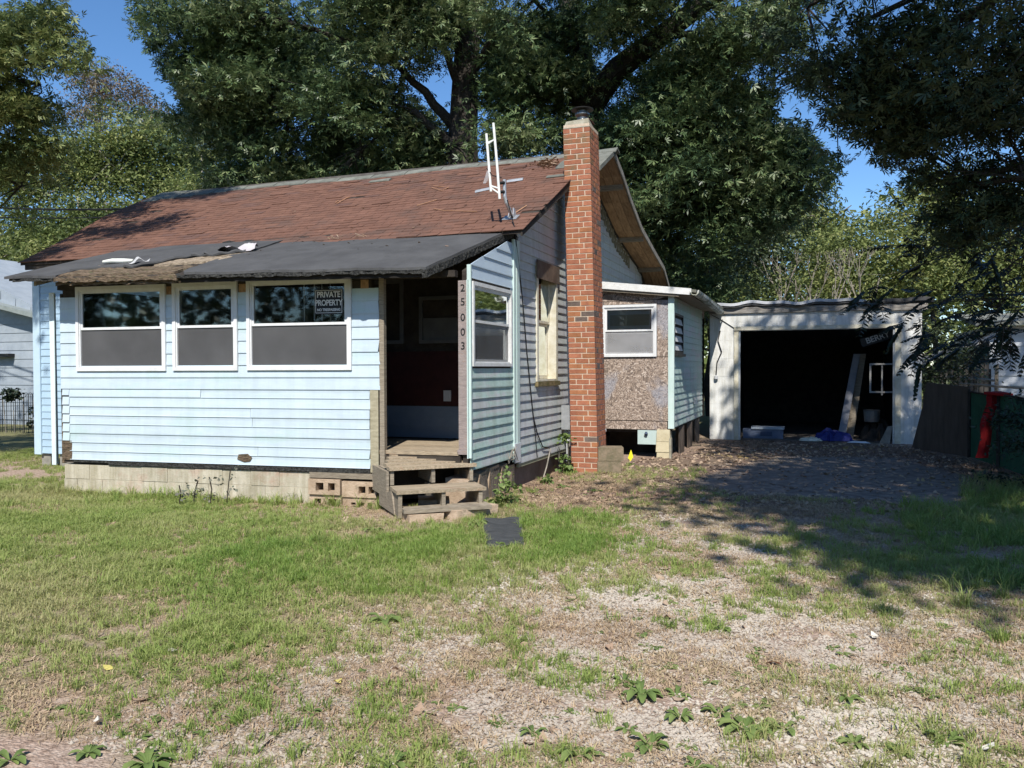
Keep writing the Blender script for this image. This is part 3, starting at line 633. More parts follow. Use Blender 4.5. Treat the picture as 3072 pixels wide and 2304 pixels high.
# --- foundation: painted blocks left, bare hollow blocks right
def fblock(u0, u1, z0, z1, m, fr=PF, n1=-.015, lab=None):
    t = MB(); j = .004
    r = lambda: random.uniform(-.004, .004)
    fbox(t, fr, u0+j, u1-j, z0+j, z1-j, -.19, n1+r()); return obj('foundation_block', t, m, house, label=lab)
zc = [-.25, -.05, .145, .34]
for k in range(3):
    u = 2.07; off = .2 if k % 2 else 0
    u1_ = 5.725
    while u < u1_-.02:
        e = min(u+(.2 if (off and u < 2.08) else .405), u1_); fblock(u, e, zc[k], zc[k+1]-(0 if k < 2 else .0), block); u = e
t = MB(); fbox(t, PF, 2.068, 5.72, -.25, .335, -.20, -.022); obj('mortar_bed', t, mat("foundation_mortar", (.44, .40, .30), (.54, .49, .38), rough=.95), house)
def hollow(u0, u1, z0, z1, holes, m, n1, lab=None, tilt=0):
    t = MB(); us = sorted([u0, u1]+[h for hh in holes for h in hh[:2]]); hz0, hz1 = holes[0][2], holes[0][3]
    fbox(t, PF, u0, u1, z0, hz0, -.19, n1); fbox(t, PF, u0, u1, hz1, z1, -.19, n1)
    for a, b in zip(us, us[1:]):
        c_ = (a+b)/2
        if any(h[0] < c_ < h[1] for h in holes): continue
        fbox(t, PF, a, b, hz0, hz1, -.19, n1)
    return obj('hollow_foundation_block', t, m, house, label=lab)
hollow(1.63, 2.055, .075, .262, [(1.70, 1.79, .12, .218), (1.85, 1.955, .12, .218)], block2, .03, "upper hollow block with a broken web")
hollow(1.16, 1.61, .055, .245, [(1.19, 1.26, .10, .19), (1.30, 1.39, .10, .19)], block2, .02, "chipped hollow block beside the steps")
hollow(1.63, 2.055, -.22, .072, [(1.70, 1.80, -.14, .02), (1.90, 1.99, -.14, .02)], block2, .0, "lower hollow block half sunk in grass")
hollow(1.16, 1.61, -.20, .050, [(1.22, 1.28, -.08, -.01), (1.33, 1.39, -.08, -.01), (1.44, 1.50, -.08, -.01)], block2, .0, "low block with three small holes")
t = MB(); fbox(t, PF, .98, 2.1, -.25, .27, -.6, -.21); obj('crawlspace_back', t, darkw, house)
# under the side wall and gable: broken blocks and the shaded concrete foundation
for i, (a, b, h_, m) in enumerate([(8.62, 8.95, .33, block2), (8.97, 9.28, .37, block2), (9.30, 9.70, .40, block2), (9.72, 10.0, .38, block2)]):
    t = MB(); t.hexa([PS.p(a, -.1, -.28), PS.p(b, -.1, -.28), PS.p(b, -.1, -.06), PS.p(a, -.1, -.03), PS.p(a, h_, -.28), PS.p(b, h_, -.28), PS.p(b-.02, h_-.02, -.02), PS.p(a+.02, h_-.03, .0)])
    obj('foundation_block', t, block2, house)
    t = MB()
    for q in range(5):
        u = a+.04+q*(b-a-.08)/5; t.add([PS.p(u, .0, .02), PS.p(u+.028, .02, .03), PS.p(u+.04, h_-.05, -.01), PS.p(u+.01, h_-.06, -.012)], [(0, 1, 2, 3)])
    obj('broken_edge', t, mat("dark_broken_edge", (.06, .05, .045), (.14, .12, .10), rough=.95, bump=.8), house)
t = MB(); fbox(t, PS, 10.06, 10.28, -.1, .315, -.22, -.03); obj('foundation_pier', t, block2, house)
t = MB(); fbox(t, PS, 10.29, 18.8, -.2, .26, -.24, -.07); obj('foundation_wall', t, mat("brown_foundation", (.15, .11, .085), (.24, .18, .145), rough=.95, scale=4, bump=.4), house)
t = MB(); fbox(t, PS, 10.29, 14.5, .262, .33, -.24, -.06); obj('sill_beam', t, darkw, house)
t = MB(); t.box((-12.36, 10.28, -.25), (-12.16, 10.42, .17)); t.box((-11.95, 10.28, -.2), (-9.6, 10.4, .17)); obj('foundation_pier', t, mat("grey_pier", (.22, .21, .18), (.34, .32, .28), rough=.95), house)

# ------------------------------------------------------------------ main roof
TH = .055
def left_x(Y):
    pts = [(9.8, -12.26), (10.7, -12.45), (12.4, -13.0), (13.2, -12.95), (13.6, -12.82)]
    return float(np.interp(Y, [a for a, b in pts], [b for a, b in pts]))
def sag(x, Y):      # the old roof dips between its ends
    tx = np.clip((x+12.6)/9.2, 0, 1); ty = np.clip((Y-9.9)/3.7, 0, 1)
    return -.045*math.sin(math.pi*tx)*(.35+.65*ty)+.012*math.sin(x*1.9+Y)*ty
deck = MB(); NX, NY = 24, 8; V = []
for j in range(NY+1):
    Y = YE-.04+(YR-YE+.04)*j/NY
    for i in range(NX+1):
        xl = left_x(Y); x = xl+(-3.49-xl)*i/NX; V.append((x, Y, zf(Y)+sag(x, Y)))
n = len(V); V2 = V+[(x, y, z-TH) for x, y, z in V]; W = NX+1
fs = [(j*W+i, j*W+i+1, (j+1)*W+i+1, (j+1)*W+i) for j in range(NY) for i in range(NX)]
fs2 = [tuple(n+k for k in f[::-1]) for f in fs]
edge = [(i, n+i, n+i+1, i+1) for i in range(NX)]+[(NY*W+i, NY*W+i+1, n+NY*W+i+1, n+NY*W+i) for i in range(NX)]+[(j*W, (j+1)*W, n+(j+1)*W, n+j*W) for j in range(NY)]+[(j*W+NX, n+j*W+NX, n+(j+1)*W+NX, (j+1)*W+NX) for j in range(NY)]
deck.add(V2, fs+fs2+edge)

roof = obj('roof', deck, darkw, house)
t = MB(); t.prism([(-3.488, Y, zf(Y)-.002-TH) for Y in (12.62, 13.6)]+[(-3.14, 13.6, ZR-.002-TH), (-3.16, 12.62, zf(12.62)-.002-TH)], (0, 0, TH+.02)); obj('roof_corner', t, shingg, roof)
# shingles: courses of tabs; the 300 nearest are single pieces, the rest one joined field
EXP, TW = .142, .305; ang = math.atan(SL); cs, sn = math.cos(ang), math.sin(ang)
tabs = []; ncourse = int(math.hypot(YR-YE, ZR-ZE)/EXP)+1
for r_ in range(ncourse):
    d0 = r_*EXP; Y0 = YE-.07+d0*cs
    if Y0 > YR-.12: break
    xl = left_x(Y0+.05)-.02; xr = -3.465
    x = xl-(TW/2 if r_ % 2 else 0)
    while x < xr-.02:
        a = max(x, xl); b = min(x+TW, xr)
        if b-a > .04: tabs.append((a, b, Y0, r_))
        x += TW
def tab_mb(mb, a, b, Y0, lift, gap=.004, mi=0, rnd=random):
    L_ = EXP+.035; sg = random.uniform(-.012, .012)
    def P(x, dy, h): Y = Y0+dy*cs; return (x, Y-h*sn, zf(Y)+sag(x, Y)+h*cs)
    t0 = .010+lift; t1 = .006
    mb.hexa([P(a+gap, sg*.3, .001), P(b-gap, sg*.3+random.uniform(-.004, .004), .001), P(b-gap, L_, .0005), P(a+gap, L_, .0005), P(a+gap, sg*.3, t0), P(b-gap, sg*.3, t0*random.uniform(.8, 1.3)), P(b-gap, L_, t1), P(a+gap, L_, t1)], mi)
def near(tb): return math.hypot((tb[0]+tb[1])/2, tb[2])
order = sorted(range(len(tabs)), key=lambda i: near(tabs[i])); nearset = set(order[:298])
field = MB()
for i, tb in enumerate(tabs):
    missing = random.random() < .008
    lift = random.choice([0, 0, .001, .002, .004]) if random.random() < .96 else .012
    if missing: continue
    if i in nearset:
        m_ = MB(); tab_mb(m_, *tb[:3], lift); obj('shingle', m_, shing, roof)
    else: tab_mb(field, *tb[:3], lift, mi=random.choices([0, 1, 2], [5, 2, 1])[0])
sh2 = mat("red_shingle_worn", (.140, .072, .050), (.186, .096, .066), rough=.95, scale=6, bump=.6, bscale=120)
sh3 = mat("red_shingle_dark", (.105, .058, .046), (.145, .08, .062), rough=.95, scale=6, bump=.6, bscale=120)
obj('shingle_field', field, [shing, sh2, sh3], roof, kind='stuff')
# displaced shingles and grey ridge caps
for (px, py, w_, a_) in ((1140, 538, .42, .05), (1205, 545, .30, .0), (1545, 502, .40, .06), (1668, 530, .30, .0)):
    # on the roof surface
    d = ray(px, py); A = Vector((0, YE, ZE)); nrm = Vector((0, -SL, 1)); k = (A-CAM).dot(nrm)/d.dot(nrm); q = CAM+d*k
    t = MB(); s_ = sag(q.x, q.y)+.02
    t.hexa([(q.x-w_/2, q.y-.05, q.z+s_-.05*SL), (q.x+w_/2, q.y-.04, q.z+s_-.04*SL), (q.x+w_/2, q.y+.05, q.z+s_+.05*SL), (q.x-w_/2, q.y+.04, q.z+s_+.04*SL)]+[(q.x-w_/2, q.y-.05, q.z+s_+.012-.05*SL), (q.x+w_/2, q.y-.04, q.z+s_+.012-.04*SL+a_*.3), (q.x+w_/2, q.y+.05, q.z+s_+.012+.05*SL+a_*.3), (q.x-w_/2, q.y+.04, q.z+s_+.012+.04*SL)])
    obj('loose_shingle', t, random.choice([shingg, sh3]), roof)
x = -12.84; k = 0
while x < -3.16:
    e = min(x+.36, -3.13); t = MB(); hh = .018+(k % 2)*.006; wv = .15+random.uniform(-.012, .012)
    if x < -11.2: wv += (x+11.2)/(-1.7)*.42
    for (a, b) in ((x, e+.03),):
        s0, s1 = sag(a, YR), sag(min(b, -3.2), YR)
        z_ = lambda xx, s, dy, h: (xx, YR-dy, ZR-abs(dy)*SL+s*(1 if dy >= 0 else 1)+h) if dy >= 0 else (xx, YR-dy, ZR-abs(dy)*.33+s+h)
        for dy0, dy1 in ((wv, 0), (0, -.14)):
            t.hexa([z_(a, s0, dy0, .006), z_(b, s1, dy0, .006), z_(b, s1, dy1, .006), z_(a, s0, dy1, .006), z_(a, s0, dy0, hh), z_(b, s1, dy0, hh+.008), z_(b, s1, dy1, hh+.022), z_(a, s0, dy1, hh+.014)])
    obj('ridge_cap', t, shingg, roof); x = e; k += 1
# front fascia under the eave (visible left of the porch) and rafter tails
t = MB(); t.box((-12.2, YE-.02, ZE-.15), (-9.7, YE+.01, ZE-.05)); obj('fascia_board', t, darkw, roof)
for x in (-12.0, -11.2, -10.4, -9.8):
    t = MB(); t.box((x, YE+.02, ZE-.14), (x+.05, 10.24, ZE+.0)); obj('rafter_tail', t, wood, roof)
t = MB()       # rake board on the front slope
t.prism([(-3.505, YE-.05, ZE-.11), (-3.505, 12.0, zf(12.0)-.14), (-3.505, 12.0, zf(12.0)-.06), (-3.505, YE-.05, ZE-.06)], (.02, 0, 0)); obj('rake_board', t, darkw, roof)
# rear slope
rr = MB()
for (a, b), (c, d) in zip(REAR, REAR[1:]):
    xr = -3.19
    rr.hexa([(-12.9, a, b-.02), (xr, a, b-.02), (xr, c, d-.02), (-12.9, c, d-.02), (-12.9, a, b+.03), (xr, a, b+.03), (xr, c, d+.03), (-12.9, c, d+.03)])
obj('rear_slope', rr, mat("grey_rear_shingles", (.09, .08, .075), (.14, .13, .12), rough=.95, bump=.6), roof)
for k, (x0, x1) in enumerate(((-3.70, -3.53), (-3.53, -3.37), (-3.37, -3.20))):
    for (a, b), (c, d) in zip(REAR, REAR[1:]):
        t = MB(); e = .004+k*.002
        t.hexa([(x0+.004, a+.003, b-.040-e), (x1-.004, a+.003, b-.040-e), (x1-.004, c-.003, d-.040-e), (x0+.004, c-.003, d-.040-e), (x0+.004, a+.003, b-.022), (x1-.004, a+.003, b-.022), (x1-.004, c-.003, d-.022), (x0+.004, c-.003, d-.022)])
        obj('soffit_board', t, soffit, roof)
for Y in (14.5, 16.35, 18.35):
    t = MB(); z = zr(Y)-.046; t.hexa([(XW+.01, Y, z-.085), (-3.215, Y, z-.085), (-3.215, Y+.05, z-.10), (XW+.01, Y+.05, z-.10), (XW+.01, Y, z), (-3.215, Y, z), (-3.215, Y+.05, z-.015), (XW+.01, Y+.05, z-.015)]); obj('lookout', t, wood, roof)
t = MB()
for (a, b), (c, d) in zip(REAR, REAR[1:]):
    t.hexa([(-3.188, a, b-.07), (-3.165, a, b-.07), (-3.165, c, d-.07), (-3.188, c, d-.07), (-3.188, a, b+.035), (-3.165, a, b+.035), (-3.165, c, d+.035), (-3.188, c, d+.035)])
obj('rake_board', t, mat("pale_worn_rake", (.20, .18, .15), (.34, .31, .27), rough=.8), roof)
t = MB()
for k, Y in enumerate(np.arange(14.5, 17.4, .21)):
    t.box((XW-.001, Y, zr(Y)-.38), (XW+.022, Y+.16, zr(Y)-.10-.02*(k % 3)))
obj('old_clapboard_edge', t, mat("mossy_clapboard", (.12, .11, .07), (.22, .20, .14), rough=.95, bump=.6), house)

# ------------------------------------------------------------------ chimney
ch = MB(); CX0, CX1, CY0, CY1 = -3.465, -3.05, 12.02, 12.57; CT = 5.30
ch.box((CX0+.005, CY0+.005, -.1), (CX1-.005, CY1-.005, CT))
chim = obj('chimney', ch, mortar, house, label="tall leaning red brick chimney against the gable")
lean = math.atan(.125/5.3)
def lx(x, z): return x-z*.125/5.3*1.0*(0.6+.4*min(z/3, 1))
chim.data.transform(Matrix.Identity(4))
co = [v.co.copy() for v in chim.data.vertices]
for v in chim.data.vertices:
    z = v.co.z+chim.location.z; v.co.x = v.co.x-z*.125/5.3
CH = .0795; nc = int((CT-.0)/CH); back = MB()
def brick(x0, x1, y0, y1, z0, z1, m, toobj=True):
    j = .0055; r = lambda s=.0018: random.uniform(-s, s)
    L = lambda x, z: x-z*.125/5.3
    P = [(x0, y0, z0), (x1, y0, z0), (x1, y1, z0), (x0, y1, z0), (x0, y0, z1), (x1, y0, z1), (x1, y1, z1), (x0, y1, z1)]
    P = [(L(x, z)+r(), y+r(), z+r(.001)) for x, y, z in P]
    if toobj: t = MB(); t.hexa(P); obj('brick', t, m, chim)
    else: back.hexa(P)
for k in range(nc):
    z0, z1 = k*CH+.0075, (k+1)*CH-.0075; W_ = CX1-CX0; sp = .5 if k % 2 else .30+.0
    g = .0075
    top = z0 > 4.35
    def pick(left=False):
        q = random.random()
        if top and (left or q < .25) and q < .75: return brickt
        if q < .03: return brickd
        if q < .22: return bricko
        return brickm
    if k % 2 == 0: xs_ = [CX0, CX0+W_*.5, CX1]
    else: xs_ = [CX0, CX0+W_*.26, CX0+W_*.76, CX1] if k % 4 == 1 else [CX0, CX0+W_*.68, CX1]
    for q, (a, b) in enumerate(zip(xs_, xs_[1:])): brick(a+(g if q else 0), b-(g if b < CX1 else 0), CY0, CY0+.10, z0, z1, pick(q == 0))
    ys_ = [CY0+.10, CY0+.31, CY1] if k % 2 == 0 else [CY0+.10, CY0+.22, CY0+.44, CY1]
    for q, (a, b) in enumerate(zip(ys_, ys_[1:])): brick(CX1-.10, CX1, a+g, b-(g if b < CY1 else 0), z0, z1, pick(), toobj=(k % 2 == 0 or True) and len([1]) and k*5 < 1e9 and z0 > .0)
    for q, (a, b) in enumerate(zip(ys_, ys_[1:])): brick(CX0, CX0+.10, a+g, b-g, z0, z1, None, False)
    for q, (a, b) in enumerate(zip(xs_, xs_[1:])): brick(a+g+(.1 if q == 0 else 0), b-g-(.1 if b == CX1 else 0), CY1-.09, CY1+.004, z0, z1, None, False)
obj('rear_bricks', back, brickm, chim, kind='stuff')
L = lambda x, z: x-z*.125/5.3
t = MB(); zt = nc*CH
t.hexa([(L(CX0, zt), CY0, zt), (L(CX1, zt), CY0, zt), (L(CX1, zt), CY1, zt), (L(CX0, zt), CY1, zt), (L(CX0, zt)+.035, CY0+.05, zt+.12), (L(CX1, zt)-.03, CY0+.05, zt+.14), (L(CX1, zt)-.05, CY1-.06, zt+.10), (L(CX0, zt)+.05, CY1-.06, zt+.09)])
obj('mortar_crown', t, cement, chim)
t = MB(); cxm = (L(CX0, zt)+L(CX1, zt))/2; cym = (CY0+CY1)/2
t.hexa([(cxm-.15, cym-.15, zt+.125), (cxm+.18, cym-.15, zt+.14), (cxm+.18, cym+.15, zt+.14), (cxm-.15, cym+.15, zt+.125), (cxm-.15, cym-.15, zt+.14), (cxm+.18, cym-.15, zt+.155), (cxm+.18, cym+.15, zt+.155), (cxm-.15, cym+.15, zt+.14)]); obj('rusty_plate', t, mat("rusty_plate", (.05, .02, .015), (.12, .05, .03), rough=.9), chim)
t = MB(); t.lathe((cxm+.02, cym, zt+.14), [(.10, 0), (.10, .04), (.08, .05), (.08, .08), (.115, .12), (.115, .14), (.08, .16), (.08, .19)], 22); obj('flue_pipe', t, steel, chim, smooth=False)
t = MB(); t.lathe((cxm+.02, cym, zt+.335), [(.02, 0), (.17, .0), (.175, .015), (.10, .035), (.03, .04)], 22); obj('flue_cap', t, blackm, chim)

# ------------------------------------------------------------------ porch roof
def pz(Y): return 2.775+(Y-8.1)*.345       # the flat roofing's height
fl, frr = (-10.08, 7.74), (-4.11, 8.28); bl_, br_ = (-10.45, 10.15), (-3.72, 10.15)
def PR(u, v):        # u 0 left..1 right, v 0 front..1 back
    f_ = Vector((-9.819, 7.66, 2.796)).lerp(Vector((-4.039, 8.20, 2.722)), u); b_ = Vector((-10.45, 10.15, 3.505)).lerp(Vector((-3.72, 10.15, 3.445)), u)
    return f_.lerp(b_, v)
def sheet(mb, u0, u1, v0, v1, nu, nv, h0, h1, jag=None, wav=0, mi=0):
    G = {}
    for s in (0, 1):
        for j in range(nv+1):
            for i in range(nu+1):
                u = u0+(u1-u0)*i/nu; v = v0+(v1-v0)*j/nv
                if jag: lo_ = jag(u); v = lo_+(v1-lo_)*j/nv
                p = PR(u, v); p.z += (h1 if s else h0)+wav*math.sin(u*31+v*9)*math.sin(v*12+1); G[s, i, j] = len(mb.v); mb.v.append(tuple(p))
    def F(*k): mb.f.append(tuple(G[q] for q in k)); mb.mi.append(mi)
    for j in range(nv):
        for i in range(nu):
            F((1, i, j), (1, i+1, j), (1, i+1, j+1), (1, i, j+1)); F((0, i, j), (0, i, j+1), (0, i+1, j+1), (0, i+1, j))
    for i in range(nu): F((0, i, 0), (0, i+1, 0), (1, i+1, 0), (1, i, 0)); F((0, i, nv), (1, i, nv), (1, i+1, nv), (0, i+1, nv))
    for j in range(nv): F((0, 0, j), (1, 0, j), (1, 0, j+1), (0, 0, j+1)); F((0, nu, j), (0, nu, j+1), (1, nu, j+1), (1, nu, j))
t = MB(); sheet(t, .008, .995, .01, .99, 12, 4, -.05, -.02); prf = obj('porch_roof', t, darkw, house)
t = MB(); jagr = random.Random(4)
jt = [jagr.uniform(-.006, .008) for _ in range(140)]
sheet(t, .44, 1.0, .0, 1.0, 46, 8, -.018, .012, jag=lambda u: jt[int(u*120)]+max(0, .455-u)*9, wav=.006); obj('roll_roofing', t, rollr, prf)
t = MB(); edge_v = lambda u: float(np.interp(u, [.125, .22, .29, .345, .40, .47], [.13, .19, .18, .50, .50, .62]))
sheet(t, .125, .47, .2, 1.0, 26, 6, .012, .034, jag=lambda u: edge_v(u)+jt[int(u*120)]*2, wav=.008); obj('roll_roofing', t, rollr, prf, label="lifted black roofing behind the rotten eave boards")
t = MB(); sheet(t, .0, .135, .0, 1.0, 12, 6, -.018, .014, jag=lambda u: jt[int(u*120)]*1.5, wav=.006); obj('roll_roofing', t, rollr, prf, label="narrow strip of roofing at the left end of the eave")
t = MB(); pts = []
for i in range(34):
    u = .26+.20*i/33; v = edge_v(u)-.01; p = PR(u, v); p.z += .034+.010*math.sin(i*1.3); pts.append(p)
t.tube(pts, [.020+.012*math.sin(i*.7)**2 for i in range(34)], 7); obj('rolled_membrane_edge', t, rollr, prf)
# rotten boards at the eave
def eave_board(u0, u1, dv, z0, z1, m, n_=14, jit=.008, depth=.05, dv1=None):
    t = MB(); R_ = random.Random(int(u0*1000+z0*77)); pv = None; dv1 = dv if dv1 is None else dv1
    for i in range(n_):
        a, b = u0+(u1-u0)*i/n_, u0+(u1-u0)*(i+1)/n_
        p, q = PR(a, dv+(dv1-dv)*i/n_), PR(b, dv+(dv1-dv)*(i+1)/n_)
        c0 = pv or (R_.uniform(-jit, jit), R_.uniform(-jit, jit)); c1 = (R_.uniform(-jit, jit), R_.uniform(-jit, jit)); pv = c1; d2 = depth*.345
        t.hexa([p+Vector((0, c0[0], z0+c0[1])), q+Vector((0, c1[0], z0+c1[1])), q+Vector((0, depth, z0+c1[1]+d2)), p+Vector((0, depth, z0+c0[1]+d2)), p+Vector((0, c0[0], z1+c0[0])), q+Vector((0, c1[0], z1+c1[0])), q+Vector((0, depth, z1+c1[0]+d2)), p+Vector((0, depth, z1+c0[0]+d2))])
    return obj('eave_board', t, m, prf)
pale = mat("pale_rotten_board", (.16, .12, .08), (.42, .34, .25), rough=.95, scale=6, stretch=(2, 8, 12), bump=.8, bscale=12, c3=(.07, .055, .04), s3=8, k3=.53)
eave_board(.13, .445, .0, -.075, -.02, rotwood, 30, .014)
eave_board(.135, .43, .03, -.02, .006, rotwood, 28, .010, .15)
eave_board(.14, .44, .115, -.02, .010, rotwood, 28, .010, .17)
eave_board(.15, .46, .17, -.02, .012, pale, 28, .008, .2, .36)
eave_board(.33, .475, .36, -.01, .014, pale, 14, .008, .12, .60)
eave_board(.13, .45, .02, -.125, -.085, rotwood, 30, .014)
eave_board(.02, .13, .0, -.055, -.02, tar, 12, .006); eave_board(.44, .998, .0, -.058, -.02, tar, 70, .011)
t = MB()
for i in range(40):
    u = .45+.55*i/40; p = PR(u, .02); q = PR(u+.55/40, .02); t.hexa([p+Vector((0, 0, -.115)), q+Vector((0, 0, -.115)), q+Vector((0, .03, -.115)), p+Vector((0, .03, -.115)), p+Vector((0, 0, -.059)), q+Vector((0, 0, -.059)), q+Vector((0, .03, -.059)), p+Vector((0, .03, -.059))])
obj('fascia_board', t, mat("near_black_wood", (.012, .010, .009), (.03, .025, .02), rough=.9), prf)
# side edge of the porch roof, heavy with tar and grit
t = MB(); R_ = random.Random(5)
for i in range(26):
    a, b = i/26, (i+1)/26; p, q = PR(1.0, a), PR(1.0, b); j1, j2 = R_.uniform(-.012, .012), R_.uniform(-.012, .012)
    t.hexa([p+Vector((-.05, 0, -.115+j1)), p+Vector((.012+j1, 0, -.11+j1)), q+Vector((.012+j2, 0, -.11+j2)), q+Vector((-.05, 0, -.115+j2)), p+Vector((-.05, 0, -.019)), p+Vector((.016, 0, -.02)), q+Vector((.016, 0, -.02)), q+Vector((-.05, 0, -.019))])
obj('tarred_rake', t, tar, prf)
for u in np.arange(.06, .99, .1):
    t = MB(); a, b = PR(u, .06), PR(u, .97); t.hexa([a+Vector((-.02, 0, -.14)), a+Vector((.02, 0, -.14)), b+Vector((.02, 0, -.14)), b+Vector((-.02, 0, -.14)), a+Vector((-.02, 0, -.052)), a+Vector((.02, 0, -.052)), b+Vector((.02, 0, -.052)), b+Vector((-.02, 0, -.052))]); obj('rafter', t, wood, prf)
t = MB(); pts = [PR(.30+.7*i/40, 1.0)+Vector((0, .02, .03+.01*math.sin(i*1.7))) for i in range(41)]; t.tube(pts, [.022+.008*math.sin(i*2.1) for i in range(41)], 6); obj('flashing_seam', t, tar, prf)
# ================================================================== THE LEAN-TO BEHIND THE GABLE
lt = thing('lean_to', "boarded lean-to with bare chipboard front and mint side, behind the chimney", 'lean-to', (-3.0, 16.5, 0))
AF = Fr((0, 14.5, 0), (1, 0, 0), (0, -1, 0)); XS = -2.33
AS = Fr((XS, 0, 0), (0, 1, 0), (1, 0, 0))
wA = (-3.60, -2.605, 1.80, 2.735)
t = MB(); wall_core(t, AF, XW+.02, XS-.02, .48, 2.84, [(wA[0]+.05, wA[1]-.05, wA[2]+.05, wA[3]-.05)], -.10, -.012); obj('front_wall', t, darkw, lt)
for (a, b, c, d) in ((XW+.03, XS-.075, .66, 1.79), (wA[1]+.008, XS-.075, 1.80, 2.80), (XW+.03, XS-.09, .50, .645)):
    t = MB(); fbox(t, AF, a, b, c, d, -.011, .002+random.uniform(0, .006)); obj('chipboard_panel', t, osb, lt)
t = MB(); fbox(t, AF, XW+.03, XS-.12, .496, .5, -.01, .02); obj('drip_edge', t, tar, lt)
t = MB(); t.prism([(XW+.03, 14.496, 2.80), (wA[1]+.0, 14.496, 2.815), (XS-.08, 14.496, 2.86), (XS-.09, 14.496, 2.93), (XW+.03, 14.496, 3.07)], (0, -.012, 0)); obj('chipboard_panel', t, osb, lt)
t = MB(); t.prism([(XW+.03, 14.50, 2.742), (wA[1]+.006, 14.50, 2.745), (wA[1]+.006, 14.50, 2.808), (XW+.03, 14.50, 2.795)], (0, -.009, 0)); obj('chipboard_strip', t, osb, lt)
dh_window(AF, lt, wA[0], wA[1], wA[2], wA[3], 2.255, curtain_m=curtain, low=haze_scr, label="white window with a sagging pale curtain")
t = MB(); fbox(t, AF, wA[0]+.14, wA[1]-.14, 2.36, 2.56, -.045, -.040); obj('tan_blind', t, tanc, lt)
t = MB(); fbox(t, AF, wA[0]+.06, wA[1]-.06, 2.26, 2.68, -.056, -.050); obj('inner_sheet', t, mat("pale_inner_sheet", (.44, .44, .43), (.52, .52, .51), rough=.9, scale=3), lt)
t = MB(); fbox(t, AF, XS-.07, XS+.035, .525, 2.90, -.03, .032); fbox(t, AF, XS-.04, XS+.036, .525, 2.90, .033, .040); obj('corner_post', t, trim, lt)
t = MB(); fbox(t, AS, 14.56, 19.0, .5, 2.93, -.10, -.003); obj('side_wall', t, darkw, lt)
cz = [(.535+i*.1195, .535+(i+1)*.1195) for i in range(20)]
siding(AS, lt, mint, cz, lambda a, b: [(14.56, 18.55, 14.56, 18.55)], proj=.017, openings=[(14.62, 15.6, 1.87, 2.56)])
t = MB(); frame_mb(t, AS, 14.60, 15.62, 1.86, 2.58, .04, .05, .04, .04, -.05, .03); jw = obj('window', t, blackm, lt, label="small louvred window on the side wall")
for k in range(4):
    t = MB(); z = 1.91+k*.158; t.hexa([AS.p(14.65, z, .02), AS.p(15.56, z, .02), AS.p(15.56, z+.150, -.02), AS.p(14.65, z+.150, -.02), AS.p(14.65, z+.004, .026), AS.p(15.56, z+.004, .026), AS.p(15.56, z+.154, -.014), AS.p(14.65, z+.154, -.014)]); obj('louvre_pane', t, greyp, jw)
t = MB(); fbox(t, AS, 14.58, 15.64, 1.81, 1.858, -.02, .07); obj('window_sill', t, blackm, jw)
t = MB(); t.hexa([(XS+.02, 17.1, .86), (XS+.10, 17.1, .84), (XS+.10, 17.22, .84), (XS+.02, 17.22, .86), (XS+.02, 17.1, .98), (XS+.04, 17.1, .98), (XS+.04, 17.22, .98), (XS+.02, 17.22, .98)]); obj('dryer_vent', t, greyp, lt)
# roof, fascia, gutter
t = MB(); t.hexa([(XW+.02, 14.36, 3.10), (-1.90, 14.36, 2.90), (-1.86, 18.50, 2.88), (XW+.02, 18.50, 3.10), (XW+.02, 14.36, 3.15), (-1.90, 14.36, 2.95), (-1.86, 18.50, 2.93), (XW+.02, 18.50, 3.15)]); lr = obj('roof', t, mat("moss_roofing", (.12, .12, .10), (.22, .22, .18), rough=.9), lt)
t = MB(); t.hexa([(XW+.02, 14.33, 3.04), (-1.98, 14.33, 2.86), (-1.98, 14.358, 2.86), (XW+.02, 14.358, 3.04), (XW+.02, 14.33, 3.17), (-1.98, 14.33, 2.97), (-1.98, 14.358, 2.97), (XW+.02, 14.358, 3.17)]); obj('fascia_board', t, wpaint, lr)
t = MB(); t.hexa([(XW+.02, 14.36, 3.0), (-2.2, 14.36, 2.84), (-2.2, 14.42, 2.84), (XW+.02, 14.42, 3.0), (XW+.02, 14.36, 3.04), (-2.2, 14.36, 2.87), (-2.2, 14.42, 2.87), (XW+.02, 14.42, 3.04)]); obj('under_fascia', t, wood, lr)
t = MB(); pr = [(.0, .0), (.03, -.05), (.09, -.06), (.12, -.02), (.125, .03), (.11, .03), (.09, -.045), (.03, -.035), (.0, .015)]
for (ya, yb, za, zb) in ((14.30, 15.9, 2.905, 2.89), (15.9, 17.3, 2.89, 2.84), (17.3, 18.45, 2.84, 2.815)):
    n = len(pr); xo = -2.02 if ya < 15 else -1.98
    t.add([(-2.0+a*1.25, ya, za+b) for a, b in pr]+[(-1.99+a*1.25, yb, zb+b) for a, b in pr], [(i, (i+1) % n, n+(i+1) % n, n+i) for i in range(n)]+[tuple(range(n)), tuple(range(n, 2*n))[::-1]])
obj('gutter', t, mat("mossy_gutter", (.20, .21, .14), (.62, .62, .56), rough=.8, scale=6, bump=.5, lo=.4, hi=.6), lr)
t = MB(); t.hexa([(-2.32, 14.40, 2.86), (-1.99, 14.40, 2.85), (-1.97, 18.5, 2.83), (-2.32, 18.5, 2.86), (-2.32, 14.40, 2.88), (-1.99, 14.40, 2.87), (-1.97, 18.5, 2.85), (-2.32, 18.5, 2.88)]); obj('soffit_board', t, wood, lr)
